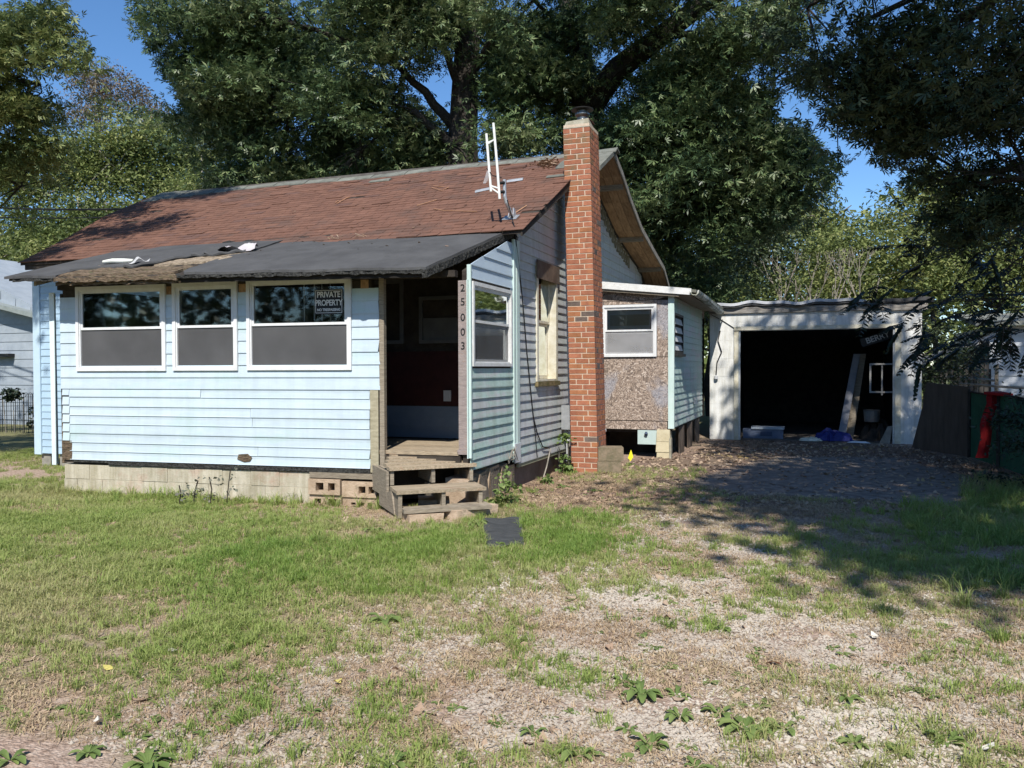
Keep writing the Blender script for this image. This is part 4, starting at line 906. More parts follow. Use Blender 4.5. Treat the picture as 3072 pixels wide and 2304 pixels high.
# piers and the dark crawl space
t = MB(); t.box((XW+.05, 15.4, -.2), (-2.5, 15.5, .52)); obj('crawlspace_back', t, darkw, lt)
t = MB(); t.box((XW+.05, 14.56, .44), (XS-.05, 14.7, .49)); obj('sill_beam', t, darkw, lt)
for i, (z0, z1, dx) in enumerate(((.30, .505, 0), (.11, .295, -.01), (-.08, .10, .0))):
    t = MB(); bx = -2.60+dx; t.hexa([(bx, 14.42, z0), (bx+.24, 14.42, z0), (bx+.24, 14.62, z0), (bx, 14.62, z0), (bx+.01, 14.42, z1), (bx+.235, 14.425, z1), (bx+.23, 14.62, z1), (bx+.01, 14.62, z1)])
    b_ = obj('pier_block', t, mat("yellow_pier_block", (.46, .40, .26), (.60, .54, .38), rough=.9, scale=5, bump=.6, orand=.08), lt)
t = MB(); fbox(t, AF, -2.35, -2.335, -.05, .36, -.02, .10); fbox(t, AF, -2.37, -2.35, -.05, .36, .07, .10); obj('pier_slab', t, cement, lt)
for (y, h_) in ((15.9, .5), (17.0, .5), (18.1, .5)):
    t = MB(); t.box((-2.50, y, -.15), (-2.36, y+.16, .5)); obj('support_post', t, wood, lt)
    t = MB(); t.hexa([(-2.36, y-.5, -.1), (-2.34, y-.1, -.1), (-2.34, y-.1, .5), (-2.36, y-.5, .5)]+[(-2.33, y-.5, -.1), (-2.31, y-.1, -.1), (-2.31, y-.1, .5), (-2.33, y-.2, .5)]); obj('skirt_scrap', t, plyd, lt)
el = MB(); fbox(el, AF, -2.945, -2.605, .235, .488, .0, .02)
eb = obj('junction_panel', el, mat("pale_green_box", (.42, .52, .50), (.47, .57, .55), rough=.5, bump=.05), lt)
t = MB(); t.tube([AF.p(-2.79, .45, .02), AF.p(-2.79, .42, .05), AF.p(-2.785, .38, .03)], [.02, .035, .015], 7); obj('cable_gland', t, mat("dark_blue_gland", (.05, .07, .12)), eb)
t = MB(); t.tube([(-3.52, 14.3, .0), (-3.52, 14.3, .20), (-3.53, 14.33, .24), (-3.53, 14.34, .46)], [.028, .028, .02, .02], 8); pp = obj('water_pipe', t, greyp, lt)
t = MB(); t.lathe((-3.53, 14.32, .24), [(.02, 0), (.04, .02), (.04, .06), (.02, .08)], 8); obj('pipe_joint', t, mat("rusty_joint", (.20, .09, .05), (.3, .14, .08)), pp)
t = MB(); t.lathe((-3.53, 14.32, .43), [(.02, 0), (.05, .03), (.05, .07), (.02, .09)], 8); obj('pipe_cap', t, greyp, pp)

# ================================================================== GARAGE
gar = thing('garage', "low whitewashed block garage with open dark doorway at the end of the drive", 'garage', (0, 21, 0))
GF = Fr((0, 18.6, 0), (1, 0, 0), (0, -1, 0))
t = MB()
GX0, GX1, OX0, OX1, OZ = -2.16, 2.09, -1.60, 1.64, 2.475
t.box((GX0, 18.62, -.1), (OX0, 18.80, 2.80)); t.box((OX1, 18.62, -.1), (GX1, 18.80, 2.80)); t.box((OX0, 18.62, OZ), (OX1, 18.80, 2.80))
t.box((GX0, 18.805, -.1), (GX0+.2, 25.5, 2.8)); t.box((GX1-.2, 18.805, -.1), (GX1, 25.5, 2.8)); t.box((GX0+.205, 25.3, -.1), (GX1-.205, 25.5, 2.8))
obj('wall_core', t, mat("near_black_block", (.035, .032, .03), (.06, .055, .05), rough=.95), gar)  # wall cores and inner walls in one near-black tone
for k in range(14):
    z0 = .0+k*.2-.0; z1 = z0+.2
    if z0 > 2.78: break
    for (a, b) in ((GX0, OX0), (OX1, GX1)) if z1 < OZ+.05 else ((GX0, GX1),):
        u = a
        first = True
        while u < b-.01:
            e = min(u+(.2 if (first and k % 2) else .4), b); first = False
            if b-e < .06: e = b
            m_ = MB(); fbox(m_, GF, u+.0015, e-.0015, z0+.0015, z1-.0015, -.018, .0+random.uniform(-.0015, .0015)); obj('wall_block', m_, blockw, gar); u = e
m_ = MB(); fbox(m_, GF, GX0, OX0, -.06, 2.79, -.019, -.002); fbox(m_, GF, OX1, GX1, -.06, 2.79, -.019, -.002); fbox(m_, GF, OX0, OX1, OZ, 2.79, -.019, -.002); obj('white_mortar', m_, blockw, gar)
m_ = MB(); fbox(m_, GF, OX0-.03, OX0+.06, -.02, OZ+.02, .003, .05); fbox(m_, GF, OX1-.05, OX1+.06, -.02, OZ+.02, .003, .05); fbox(m_, GF, OX0-.03, OX1+.06, OZ-.06, OZ+.02, .051, .07); obj('door_frame', m_, cream, gar)
m_ = MB(); fbox(m_, GF, OX0+.061, OX0+.10, -.02, OZ-.08, -.04, .03); fbox(m_, GF, OX1-.09, OX1-.051, -.02, OZ-.08, -.04, .03); obj('door_track', m_, galv, gar)
m_ = MB(); fbox(m_, GF, GX0-.02, 1.5, 2.79, 2.92, -.02, .05); fbox(m_, GF, 1.502, GX1+.1, 2.77, 2.90, -.02, .055); gfb = obj('fascia_board', m_, mat("grey_weathered_fascia", (.16, .14, .12), (.34, .32, .29), rough=.9, scale=4, stretch=(1, 4, 10), bump=.4, c3=(.42, .40, .38), s3=3, k3=.56), gar)
m_ = MB(); n = 36
for i in range(n):
    a, b = GX0-.1+(GX1-GX0+.3)*i/n, GX0-.1+(GX1-GX0+.3)*(i+1)/n; f_ = lambda x: .022*math.sin(x*4.1)+.018*math.sin(x*9.3+1)
    m_.hexa([(a, 18.50+f_(a), 2.93+f_(a)*.7), (b, 18.50+f_(b), 2.93+f_(b)*.7), (b, 25.6, 3.06), (a, 25.6, 3.06), (a, 18.50+f_(a), 3.01+f_(a)), (b, 18.50+f_(b), 3.01+f_(b)), (b, 25.6, 3.09), (a, 25.6, 3.09)])
gr = obj('roof', m_, rollr, gar)
m_ = MB()
for i in range(n):
    a, b = GX0-.1+3.3*i/n, GX0-.1+3.3*(i+1)/n; f_ = lambda x: .022*math.sin(x*4.1)+.018*math.sin(x*9.3+1)
    m_.hexa([(a, 18.48+f_(a), 2.97+f_(a)), (b, 18.48+f_(b), 2.97+f_(b)), (b, 18.497+f_(b), 2.97+f_(b)), (a, 18.497+f_(a), 2.97+f_(a)), (a, 18.48+f_(a), 3.02+f_(a)), (b, 18.48+f_(b), 3.02+f_(b)), (b, 18.497+f_(b), 3.03+f_(b)), (a, 18.497+f_(a), 3.03+f_(a))])
obj('drip_edge', m_, mat("bent_white_flashing", (.35, .36, .38), (.60, .61, .63), rough=.5, scale=3), gr)
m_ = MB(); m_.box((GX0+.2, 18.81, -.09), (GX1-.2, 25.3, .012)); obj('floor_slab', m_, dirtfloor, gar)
m_ = MB(); m_.tube([GF.p(-1.93, 2.42, .02), GF.p(-1.98, 2.2, .03), GF.p(-1.90, 1.95, .03), GF.p(-2.0, 1.72, .03), GF.p(-2.02, 1.42, .03)], .012, 5); wr = obj('hanging_cable', m_, blackc, gar)
m_ = MB(); m_.lathe(GF.p(-2.02, 1.34, .04), [(.01, 0), (.045, .01), (.045, .07), (.01, .09)], 10); obj('cable_plug', m_, greyp, wr)
m_ = MB(); m_.tube([GF.p(-2.14, 2.78, .02), GF.p(-1.9, 2.65, .012), GF.p(-1.62, 2.46, .012)], .008, 5); obj('cable', m_, blackc, gar)

# things inside and in front of the garage
def in_gar(x, y): return h1(x, y)
sg = thing('wall_sign', "faint old lettered board hung high inside the garage doorway", 'sign', (1.35, 18.95, 2.2))
m_ = MB(); SB_ = Fr((1.30, 18.92, 2.22), (math.cos(.32), 0, math.sin(.32)), (0, -1, 0))
m_.hexa([tuple(SB_.o+SB_.u*a+Vector((-math.sin(.32), 0, math.cos(.32)))*b+Vector((0, c, 0))) for c in (.012, 0) for a, b in ((-.36, -.09), (.36, -.09), (.36, .09), (-.36, .09))])
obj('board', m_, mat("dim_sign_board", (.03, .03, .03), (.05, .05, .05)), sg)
text_obj('lettering', 'BERRY', .17, Fr(SB_.o, (1, 0, 0), (0, -1, 0)), -.02, .0, .004, mat("grey_letters", (.50, .50, .48), rough=.6, bump=0), sg, rot=.32, bold=.002)
wf = thing('window_sash', "old bare window frame leaning behind the right garage door jamb", 'window frame', (1.38, 19.1, .9))
m_ = MB(); frame_mb(m_, Fr((0, 19.0, 0), (1, 0, 0), (0, -1, 0)), 1.13, 1.72, 1.05, 1.68, .035, .035, .035, .035, 0, .04); obj('frame', m_, mat("grey_sash_paint", (.30, .29, .27), (.40, .39, .37)), wf)
m_ = MB(); m_.box((1.36, 18.97, 1.0), (1.39, 18.998, 1.67)); obj('muntin', m_, mat("grey_sash_paint", (0, 0, 0)), wf)
def tagged(name, mb, m, label, cat, group=None, smooth=False): return tag(obj(name, mb, m, None, smooth=smooth), label, cat, group)
for k, (x0, x1, lab) in enumerate(((.62, .86, "pale plank leaning in the garage, nearest the doorway centre"), (.80, .98, "darker plank leaning beside the pale one in the garage"))):
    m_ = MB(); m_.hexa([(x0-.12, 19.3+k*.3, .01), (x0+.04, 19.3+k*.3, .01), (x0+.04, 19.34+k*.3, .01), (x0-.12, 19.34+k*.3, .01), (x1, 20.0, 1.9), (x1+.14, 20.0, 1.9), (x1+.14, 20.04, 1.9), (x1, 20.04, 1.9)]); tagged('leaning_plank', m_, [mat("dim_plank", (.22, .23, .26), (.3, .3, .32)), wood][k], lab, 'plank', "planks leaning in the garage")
def crumple(name, c, sx, sy, sz, m, label, cat, seed, n=10):
    R_ = np.random.default_rng(seed); m_ = MB(); g = {}
    for j in range(n+1):
        for i in range(n+1):
            u, v = i/n*2-1, j/n*2-1; r_ = max(0, 1-(u*u+v*v)*.55); z = sz*r_*R_.uniform(.25, 1.0) if abs(u) < 1 and abs(v) < 1 else .004
            g[i, j] = len(m_.v); m_.v.append((c[0]+sx*u*(1+.1*R_.standard_normal()), c[1]+sy*v*(1+.1*R_.standard_normal()), c[2]+z))
    for j in range(n):
        for i in range(n): m_.f.append((g[i, j], g[i+1, j], g[i+1, j+1], g[i, j+1])); m_.mi.append(0)
    return tagged(name, m_, m, label, cat)
crumple('blue_tarp', (.42, 19.0, .012), .38, .22, .30, bluet, "crumpled blue tarp on the garage floor", 'tarp', 3)
crumple('rag', (-.05, 18.75, .012), .22, .15, .10, cream, "pale crumpled rag left of the blue tarp", 'rag', 4)
crumple('paper_scrap', (.9, 18.5, .015), .22, .08, .05, paperw, "torn white paper scrap lying at the garage threshold", 'paper', 5, 6)
crumple('rubbish_heap', (1.35, 19.5, .012), .36, .35, .5, darkw, "dark heap of rubbish under the old window frame", 'rubbish', 6)
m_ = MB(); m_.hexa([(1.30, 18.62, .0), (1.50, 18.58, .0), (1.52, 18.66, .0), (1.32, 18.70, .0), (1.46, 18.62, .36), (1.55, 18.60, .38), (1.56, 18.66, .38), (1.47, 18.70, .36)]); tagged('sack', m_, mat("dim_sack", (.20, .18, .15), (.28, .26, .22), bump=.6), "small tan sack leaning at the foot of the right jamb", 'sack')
bxx = thing('storage_box', "low white and blue storage box on the garage floor by the left jamb", 'box', (-1.1, 19.2, .012))
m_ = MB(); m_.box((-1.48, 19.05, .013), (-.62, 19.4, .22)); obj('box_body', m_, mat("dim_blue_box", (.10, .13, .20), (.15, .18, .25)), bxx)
m_ = MB(); m_.box((-1.30, 19.02, .22), (-.60, 19.42, .27)); obj('box_lid', m_, mat("pale_lid", (.34, .40, .45), (.42, .46, .50)), bxx)
m_ = MB(); m_.box((-1.1, 19.03, .07), (-.85, 19.045, .17)); obj('box_label', m_, mat("dim_blue_label", (.05, .07, .12)), bxx)
pl = MB(); pl.lathe((1.2, 19.3, .40), [(.10, 0), (.15, .02), (.17, .26), (.18, .27)], 14)
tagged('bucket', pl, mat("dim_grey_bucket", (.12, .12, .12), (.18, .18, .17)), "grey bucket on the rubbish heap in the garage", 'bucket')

# ================================================================== STEPS AND SMALL THINGS BY THE PORCH
st = thing('porch_steps', "weathered wooden porch steps with open risers, twisted towards the drive", 'steps', (-4.2, 8.3, 0))
L1, R1 = Vector((-4.416, 8.025, .5)), Vector((-3.656, 8.716, .5)); ux = (R1-L1); ux.z = 0; W1 = ux.length; ux.normalize(); uy = Vector((-ux.y, ux.x, 0))
def SP(a, b, z): q = L1+ux*a+uy*b; return (q.x, q.y, z)
def sbox(mb, a0, a1, b0, b1, z0, z1, j=0):
    mb.hexa([SP(a0, b0, z0), SP(a1, b0, z0), SP(a1, b1, z0), SP(a0, b1, z0), SP(a0, b0+j, z1), SP(a1, b0+j, z1), SP(a1, b1, z1), SP(a0, b1, z1)])
for i in range(5):
    m_ = MB(); b0 = i*.145; e0 = 0 if i < 2 else max(0, (i-1)*.05); e1 = W1 if i == 0 else W1-.03-.055*i
    m_.hexa([*[SP(a_, c_, zq+.020*i) for zq in (.462, .500) for a_, c_ in ((e0, b0), (e1, b0), (e1-.01, b0+.138), (e0, b0+.138))]]); obj('tread_board', m_, woodh, st)
L2 = Vector((-4.10, 7.60, .31)); r2 = Vector((-3.33, 8.21, .31)); u2 = (r2-L2).normalized(); v2 = Vector((-u2.y, u2.x, 0)); W2 = (r2-L2).length
def S2(a, b, z): q = L2+u2*a+v2*b; return (q.x, q.y, z)
for i in range(3):
    m_ = MB(); b0 = i*.145; m_.hexa([S2(0, b0, .275), S2(W2, b0, .275), S2(W2-.01, b0+.14, .275), S2(0.0, b0+.14, .275), S2(0, b0, .31), S2(W2, b0, .31), S2(W2-.01, b0+.14, .311), S2(0, b0+.14, .31)]); obj('tread_board', m_, woodh, st)
m_ = MB(); m_.hexa([S2(.06, -.10, .085), S2(W2+.02, -.14, .095), S2(W2+.02, .12, .095), S2(.06, .12, .085), S2(.06, -.10, .125), S2(W2+.02, -.14, .135), S2(W2+.02, .12, .135), S2(.06, .12, .125)]); obj('tread_board', m_, wood, st)
for a in (.015, W1*.5-.02, W1-.075):
    m_ = MB(); sbox(m_, a, a+.042, .03, .62, .30, .458); obj('stringer', m_, wood, st)
for a in (.02, W2*.5-.0, W2-.08):
    m_ = MB(); m_.hexa([S2(a, .03, .02), S2(a+.042, .03, .02), S2(a+.042, .9, .02), S2(a, .9, .02), S2(a, .02, .272), S2(a+.042, .02, .272), S2(a+.042, .9, .272), S2(a, .9, .272)]); obj('stringer', m_, wood, st)
# left side board
m_ = MB(); sbox(m_, -.032, -.003, .02, .75, .16, .455); q1 = m_; m_.hexa([SP(-.03, -.33, .03), SP(-.003, -.33, .03), SP(-.003, .4, .03), SP(-.03, .4, .03), SP(-.03, -.20, .27), SP(-.003, -.20, .27), SP(-.003, .4, .155), SP(-.03, .4, .155)]); obj('side_board', m_, wood, st)
m_ = MB(); sbox(m_, .05, W1-.08, .60, .63, .04, .45); obj('back_board', m_, darkw, st)
t = MB(); t.hexa([S2(.30, .35, .03), S2(.62, .20, .03), S2(.66, .40, .03), S2(.34, .55, .03), S2(.30, .35, .15), S2(.62, .20, .15), S2(.66, .40, .17), S2(.34, .55, .17)]); tagged('paving_block', t, block2, "rough concrete block sitting under the wooden steps", 'block')
pv = MB(); A_, B_, C_, D_ = gnd(1215, 1580), gnd(1330, 1572), gnd(1322, 1548, .07), gnd(1216, 1556, .07)
def slab(name, a, b, w_, z0, z1, m, label, cat='paver', rnd=.0, group=None):
    a = Vector(a); b = Vector(b); d_ = (b-a); d_.z = 0; dn = d_.normalized(); pn = Vector((-dn.y, dn.x, 0))*w_; m_ = MB(); i_ = dn*.012+Vector((-dn.y, dn.x, 0))*.012
    P0 = [a, b, b+pn, a+pn]; m_.hexa([(p.x, p.y, z0) for p in P0]+[(p.x+(i_.x if k in (0, 3) else -i_.x), p.y+(i_.y if k < 2 else -i_.y), z1) for k, p in enumerate(P0)])
    return tagged(name, m_, m, label, cat, group)
slab('concrete_paver', gnd(1228, 1570), gnd(1330, 1561), .34, -.03, .075, block2, "left sunken concrete paver under the wooden steps")
slab('concrete_paver', gnd(1372, 1563), gnd(1492, 1540), .36, -.03, .10, block2, "right rounded concrete paver at the foot of the steps")
# rubber mat
m_ = MB(); P = [gnd(1446, 1562), gnd(1565, 1556), gnd(1572, 1640), gnd(1462, 1652)]; n = 8; g = {}
for j in range(n+1):
    for i in range(n+1):
        q = (P[0]*(1-i/n)+P[1]*i/n)*(1-j/n)+(P[3]*(1-i/n)+P[2]*i/n)*(j/n); g[i, j] = len(m_.v); m_.v.append((q.x, q.y, h1(q.x, q.y)+.022+.006*math.sin(i*1.3+j)))
for j in range(n):
    for i in range(n): m_.f.append((g[i, j+1], g[i+1, j+1], g[i+1, j], g[i, j])); m_.mi.append(0)
tagged('rubber_mat', m_, slate, "flat black rubber mat lying in front of the steps", 'mat')
# two blocks by the chimney
def cblock(cx, cy, z0, rot, lx_, ly_, hz, m, label):
    c_, s_ = math.cos(rot), math.sin(rot); m_ = MB(); Pp = [(-lx_/2, -ly_/2), (lx_/2, -ly_/2), (lx_/2, ly_/2), (-lx_/2, ly_/2)]
    m_.hexa([(cx+a*c_-b*s_, cy+a*s_+b*c_, z0) for a, b in Pp]+[(cx+a*c_-b*s_, cy+a*s_+b*c_, z0+hz) for a, b in Pp]); return tagged('concrete_block', m_, m, label, 'block', "pair of blocks stacked beside the chimney")
bq = gnd(1826, 1425)
cblock(-2.93, 12.18, -.02, .35, .36, .30, .21, blockg, "lower grey block half buried beside the chimney foot")
cblock(-2.91, 12.22, .195, .30, .38, .34, .20, blockg, "upper mossy block stacked beside the chimney foot")
# meter box, conduit and ivy between wall and chimney
mb_ = thing('meter_box', "grey electrical box with round coil low on the gable wall", 'utility box', (-3.66, 12.32, .6))
m_ = MB(); m_.box((XW+.03, 12.28, .66), (XW+.16, 12.56, .98)); obj('enclosure', m_, greyp, mb_); m_ = MB(); m_.box((XW+.03, 12.26, .64), (XW+.17, 12.29, 1.02)); obj('box_cover', m_, galv, mb_)
m_ = MB(); m_.tube([(XW+.10+.075*math.cos(a), 12.40, .54+.085*math.sin(a)) for a in np.linspace(0, 6.5, 16)], .012, 5); obj('cable_coil', m_, greyp, mb_)
m_ = MB(); m_.tube([(XW+.08, 12.42, .64), (XW+.08, 12.42, -.02)], .02, 6); m_.tube([(XW+.14, 12.46, .5), (XW+.12, 12.46, -.02)], .012, 6); obj('conduit', m_, greyp, mb_)
# loose cables down the gable
cb = MB(); P3 = [(1545, 700), (1552, 760), (1568, 900), (1580, 1050), (1590, 1150), (1600, 1250), (1612, 1300), (1628, 1340), (1652, 1345)]
cb.tube([atx(x, y, XW+.035) for x, y in P3], .009, 5); tagged('hanging_cable', cb, blackc, "long black cable drooping down beside the mint corner post", 'cable')
cb = MB(); cb.tube([atx(x, y, XW+.04) for x, y in [(1597, 1215), (1605, 1290), (1612, 1372)]], .006, 5); tagged('hanging_cable', cb, blackc, "thin cable hanging straight down the lower gable siding", 'cable')
cb = MB(); cb.tube([atx(x, y, XW+.05) for x, y in [(1652, 1345), (1640, 1400), (1628, 1440)]], .010, 5); cb.tube([atx(x, y, XW+.05) for x, y in [(1676, 1352), (1680, 1420), (1683, 1460)]], .010, 5); tagged('root_stem', cb, palebark, "pale dead vine stems under the gable siding", 'vine')
cb = MB()
for a_ in range(9):
    x0, y0 = 1536+random.uniform(-3, 10), 1352+random.uniform(-6, 6); cb.tube([atx(x0, y0, XW+.05), atx(x0+random.uniform(-18, 10), y0+random.uniform(-16, 28), XW+.08), atx(x0+random.uniform(-24, 14), y0+random.uniform(5, 40), XW+.06)], .005, 4)
tagged('twig_tuft', cb, palebark, "tuft of dry twigs caught on the mint corner post", 'twigs')
# yellow flag
fq = gnd(1893, 1392); fg = thing('marker_flag', "small yellow marker flag on a wire near the crawl space", 'flag', (fq.x, fq.y, 0))
m_ = MB(); m_.tube([(fq.x, fq.y, -.02), (fq.x, fq.y, .24)], .003, 4); obj('wire', m_, blackc, fg)
m_ = MB(); m_.add([(fq.x, fq.y-.004, .24), (fq.x-.05, fq.y-.01, .10), (fq.x+.0, fq.y-.03, .05), (fq.x+.04, fq.y-.02, .12), (fq.x, fq.y+.004, .24), (fq.x-.05, fq.y+.0, .10), (fq.x+.0, fq.y-.02, .05), (fq.x+.04, fq.y-.01, .12)], [(0, 1, 2, 3), (7, 6, 5, 4), (0, 4, 5, 1), (2, 6, 7, 3)]); obj('pennant', m_, yellow, fg)

# ------------------------------------------------------------------ antenna on the roof
an = thing('antenna_mount', "white ladder-like antenna strapped to a bent mast on the red roof", 'antenna', (-3.79, 10.29, 3.6))
def onroof(x, y, h=0.0):
    d = ray(x, y); A = Vector((0, YE, ZE)); nrm = Vector((0, -SL, 1)); k = (A-CAM).dot(nrm)/d.dot(nrm); q = CAM+d*k; q.z += sag(q.x, q.y)+.02+h; return q
ya = 9.95
rod = [aty(1480, 369, ya), aty(1490, 480, ya), aty(1499, 597, ya)]; rod1 = [aty(1459, 401, ya), aty(1466, 490, ya), aty(1473, 575, ya)]
wmet = mat("white_enamel_tube", (.70, .71, .66), (.80, .80, .77), rough=.4, scale=9, c3=(.55, .50, .38), s3=6, k3=.6, bump=.05)
for r_ in (rod, rod1):
    m_ = MB(); m_.tube(r_, .017, 8); obj('rail', m_, wmet, an)
def lerp(a, b, t_): return a+(b-a)*t_
for t0, t1, y0 in ((.16, .22, 0), (.19, .215, .02), (.90, .86, 0), (.93, .93, .0)):
    m_ = MB(); p, q = lerp(rod1[0], rod1[2], t0), lerp(rod[0], rod[2], t1); m_.tube([p, q], .011, 6); obj('rung', m_, wmet, an)
base = onroof(1537, 655)
mt = [aty(1513, 539, 10.08), aty(1514, 590, 10.08), aty(1519, 608, 10.10), aty(1534, 642, 10.2), base+Vector((0, 0, .01))]
m_ = MB(); m_.tube(mt, .023, 10); obj('mast', m_, galv, an)
m_ = MB(); bz = base
m_.hexa([(bz.x-.12, bz.y-.09, bz.z-.09*SL), (bz.x+.09, bz.y-.09, bz.z-.09*SL), (bz.x+.09, bz.y+.06, bz.z+.06*SL), (bz.x-.12, bz.y+.06, bz.z+.06*SL), (bz.x-.12, bz.y-.09, bz.z-.09*SL+.008), (bz.x+.09, bz.y-.09, bz.z-.09*SL+.008), (bz.x+.09, bz.y+.06, bz.z+.06*SL+.008), (bz.x-.12, bz.y+.06, bz.z+.06*SL+.008)]); obj('base_plate', m_, galv, an)
for dx in (-.05, .03):
    m_ = MB(); m_.hexa([(bz.x+dx, bz.y-.06, bz.z-.02), (bz.x+dx+.01, bz.y-.06, bz.z-.02), (bz.x+dx+.01, bz.y+.05, bz.z+.03), (bz.x+dx, bz.y+.05, bz.z+.03), (bz.x+dx*.5, bz.y-.02, bz.z+.12), (bz.x+dx*.5+.01, bz.y-.02, bz.z+.12), (bz.x+dx*.5+.01, bz.y+.03, bz.z+.12), (bz.x+dx*.5, bz.y+.03, bz.z+.12)]); obj('bracket', m_, galv, an)
for z_ in (548, 575):
    p, q = aty(1512, z_, 10.06), aty(1494, z_+2, 9.97); m_ = MB(); m_.tube([p, q], .022, 6); obj('clamp', m_, blackm, an)
m_ = MB(); m_.tube([aty(1460, 505, 9.95), aty(1478, 527, 9.93), aty(1505, 533, 10.0)], .006, 5)
m_.tube([aty(1522, 600, 10.0), aty(1535, 650, 10.1), aty(1546, 690, 9.9), aty(1554, 712, 9.85)], .008, 5); obj('coax_cable', m_, blackc, an)
m_ = MB()
for k in range(4): m_.tube([aty(1462+k*2, 512, 9.94), aty(1455+k*2, 535+k*3, 9.92), aty(1450+k*2, 550, 9.9)], .003, 4)
obj('loose_wires', m_, greyp, an)
for (p, q, lab) in (((1425, 580), (1470, 570), "white metal arm lying on the roof left of the antenna"), ((1520, 548), (1568, 541), "thin metal arm lying on the roof right of the antenna")):
    a, b = onroof(*p), onroof(*q); m_ = MB(); m_.hexa([(a.x, a.y, a.z), (b.x, b.y, b.z), (b.x, b.y+.04, b.z+.02), (a.x, a.y+.04, a.z+.02), (a.x, a.y, a.z+.03), (b.x, b.y, b.z+.03), (b.x, b.y+.04, b.z+.05), (a.x, a.y+.04, a.z+.05)]); obj('arm', m_, galv, an, label=lab)

# scraps on the porch roof
m_ = MB(); a, b = PR(.165, .30), PR(.243, .31); a.z += .06; b.z += .06; m_.tube([a, lerp(a, b, .3)+Vector((0, 0, .008)), lerp(a, b, .7), b], [.022, .034, .034, .02], 10); tagged('white_roll', m_, mat("white_tape_roll", (.62, .63, .55), (.74, .75, .70), rough=.6), "slim white roll lying on the torn porch roof edge", 'roll')
def scrap(c, sx, sy, hz, m, label, seed, rotz=0):
    R_ = np.random.default_rng(seed); m_ = MB(); n = 7; g = {}
    for j in range(n+1):
        for i in range(n+1):
            u, v = i/n*2-1, j/n*2-1; x_ = sx*u; y_ = sy*v; x2 = x_*math.cos(rotz)-y_*math.sin(rotz); y2 = x_*math.sin(rotz)+y_*math.cos(rotz)
            g[i, j] = len(m_.v); m_.v.append((c.x+x2, c.y+y2, c.z+y2*.33+hz*(.5+.5*math.sin(u*3.0+v*2+seed))+R_.uniform(0, hz*.2)))
    for j in range(n):
        for i in range(n): m_.f.append((g[i, j], g[i+1, j], g[i+1, j+1], g[i, j+1])); m_.mi.append(0)
    return tagged('roofing_scrap', m_, m, label, 'scrap', smooth=True)
scrap(PR(.275, .26)+Vector((0, 0, .04)), .13, .07, .07, mat("grey_white_scrap", (.38, .38, .38), (.55, .55, .55), bump=.4), "curled grey-white scrap beside the white roll on the porch roof", 2)
scrap(PR(.445, .60)+Vector((0, 0, .02)), .22, .07, .09, mat("pale_folded_membrane", (.40, .37, .38), (.56, .53, .53), bump=.5), "folded pale membrane piece high on the torn porch roof", 5, .3)
scrap(PR(.40, .54)+Vector((0, 0, .02)), .16, .10, .10, rollr, "black folded membrane flap left of the pale piece", 8, .5)
# leaf pile by the chimney and twigs on the roof
m_ = MB(); R_ = random.Random(3)
for k in range(260):
    q = onroof(1640+R_.gauss(0, 16), 492+R_.gauss(0, 6), R_.uniform(0, .05)); a = R_.uniform(0, 6.3); s_ = R_.uniform(.02, .045)
    e1 = Vector((math.cos(a), math.sin(a), R_.uniform(-.4, .6)))*s_; e2 = Vector((-math.sin(a), math.cos(a), R_.uniform(-.3, .7)))*s_*.5
    m_.add([q-e1, q+e2, q+e1, q-e2], [(0, 1, 2, 3)])
tag(obj('leaf_pile', m_, litterm), "heap of dry leaves caught on the roof beside the chimney", None, kind='stuff')
t = MB(); q = onroof(1676, 502); t.hexa([(q.x-.02, q.y-.1, q.z-.05), (q.x+.22, q.y-.02, q.z-.02), (q.x+.22, q.y+.08, q.z+.02), (q.x-.1, q.y+.08, q.z+.0), (q.x+.05, q.y-.05, q.z+.06), (q.x+.18, q.y+.02, q.z+.16), (q.x+.18, q.y+.06, q.z+.16), (q.x+.0, q.y+.06, q.z+.06)]); tagged('flashing_piece', t, mat("dull_lead_flashing", (.10, .11, .10), (.18, .19, .17), rough=.8), "bent lead flashing wedged between roof and chimney", 'flashing')
tw = [((1295, 565), (1325, 575), (1345, 565)), ((1300, 560), (1330, 563), None), ((1430, 640), (1330, 636), (1300, 630)), ((1545, 645), (1580, 622), None), ((1010, 610), (1040, 592), (1050, 590)), ((1005, 607), (1015, 600), None), ((1250, 620), (1310, 603), None)]
for k, T in enumerate(tw):
    m_ = MB(); pts = [onroof(*p, h=.012) for p in T if p]; m_.tube(pts, .007, 4); tagged('twig', m_, mat("orange_twig", (.35, .18, .10), (.45, .26, .15), bump=0), ["forked reddish twig in the middle of the red shingles", "short straight twig beside the forked one on the shingles", "longest bent twig, low on the red shingles", "pale twig pointing away from the antenna base", "bent twig left of the middle of the red shingles", "smallest twig touching the left bent twig", "straight slim twig low between roof middle and antenna"][k], 'twig', "dead twigs lying on the red shingles")
m_ = MB()
for k in range(46):
    q = onroof(R_.uniform(500, 1500), R_.uniform(560, 700), .004) if k < 26 else PR(R_.uniform(.4, .98), R_.uniform(.5, .98))+Vector((0, 0, .02)); a = R_.uniform(0, 6.3); s_ = R_.uniform(.015, .035)
    e1 = Vector((math.cos(a), math.sin(a), .3*R_.random()))*s_; e2 = Vector((-math.sin(a), math.cos(a), .5*R_.random()))*s_*.6; m_.add([q-e1, q+e2, q+e1, q-e2], [(0, 1, 2, 3)])
for k in range(16):
    q = PR(.60+R_.gauss(0, .012)+(k % 2)*.08, .93+R_.gauss(0, .02))+Vector((0, 0, .03)); m_.tube([q, q+Vector((R_.uniform(-.12, .12), R_.uniform(-.08, .04), R_.uniform(0, .05)))], .006, 4)
tag(obj('roof_litter', m_, litterm), "scattered dry leaves and twig bits on the roofs", None, kind='stuff')

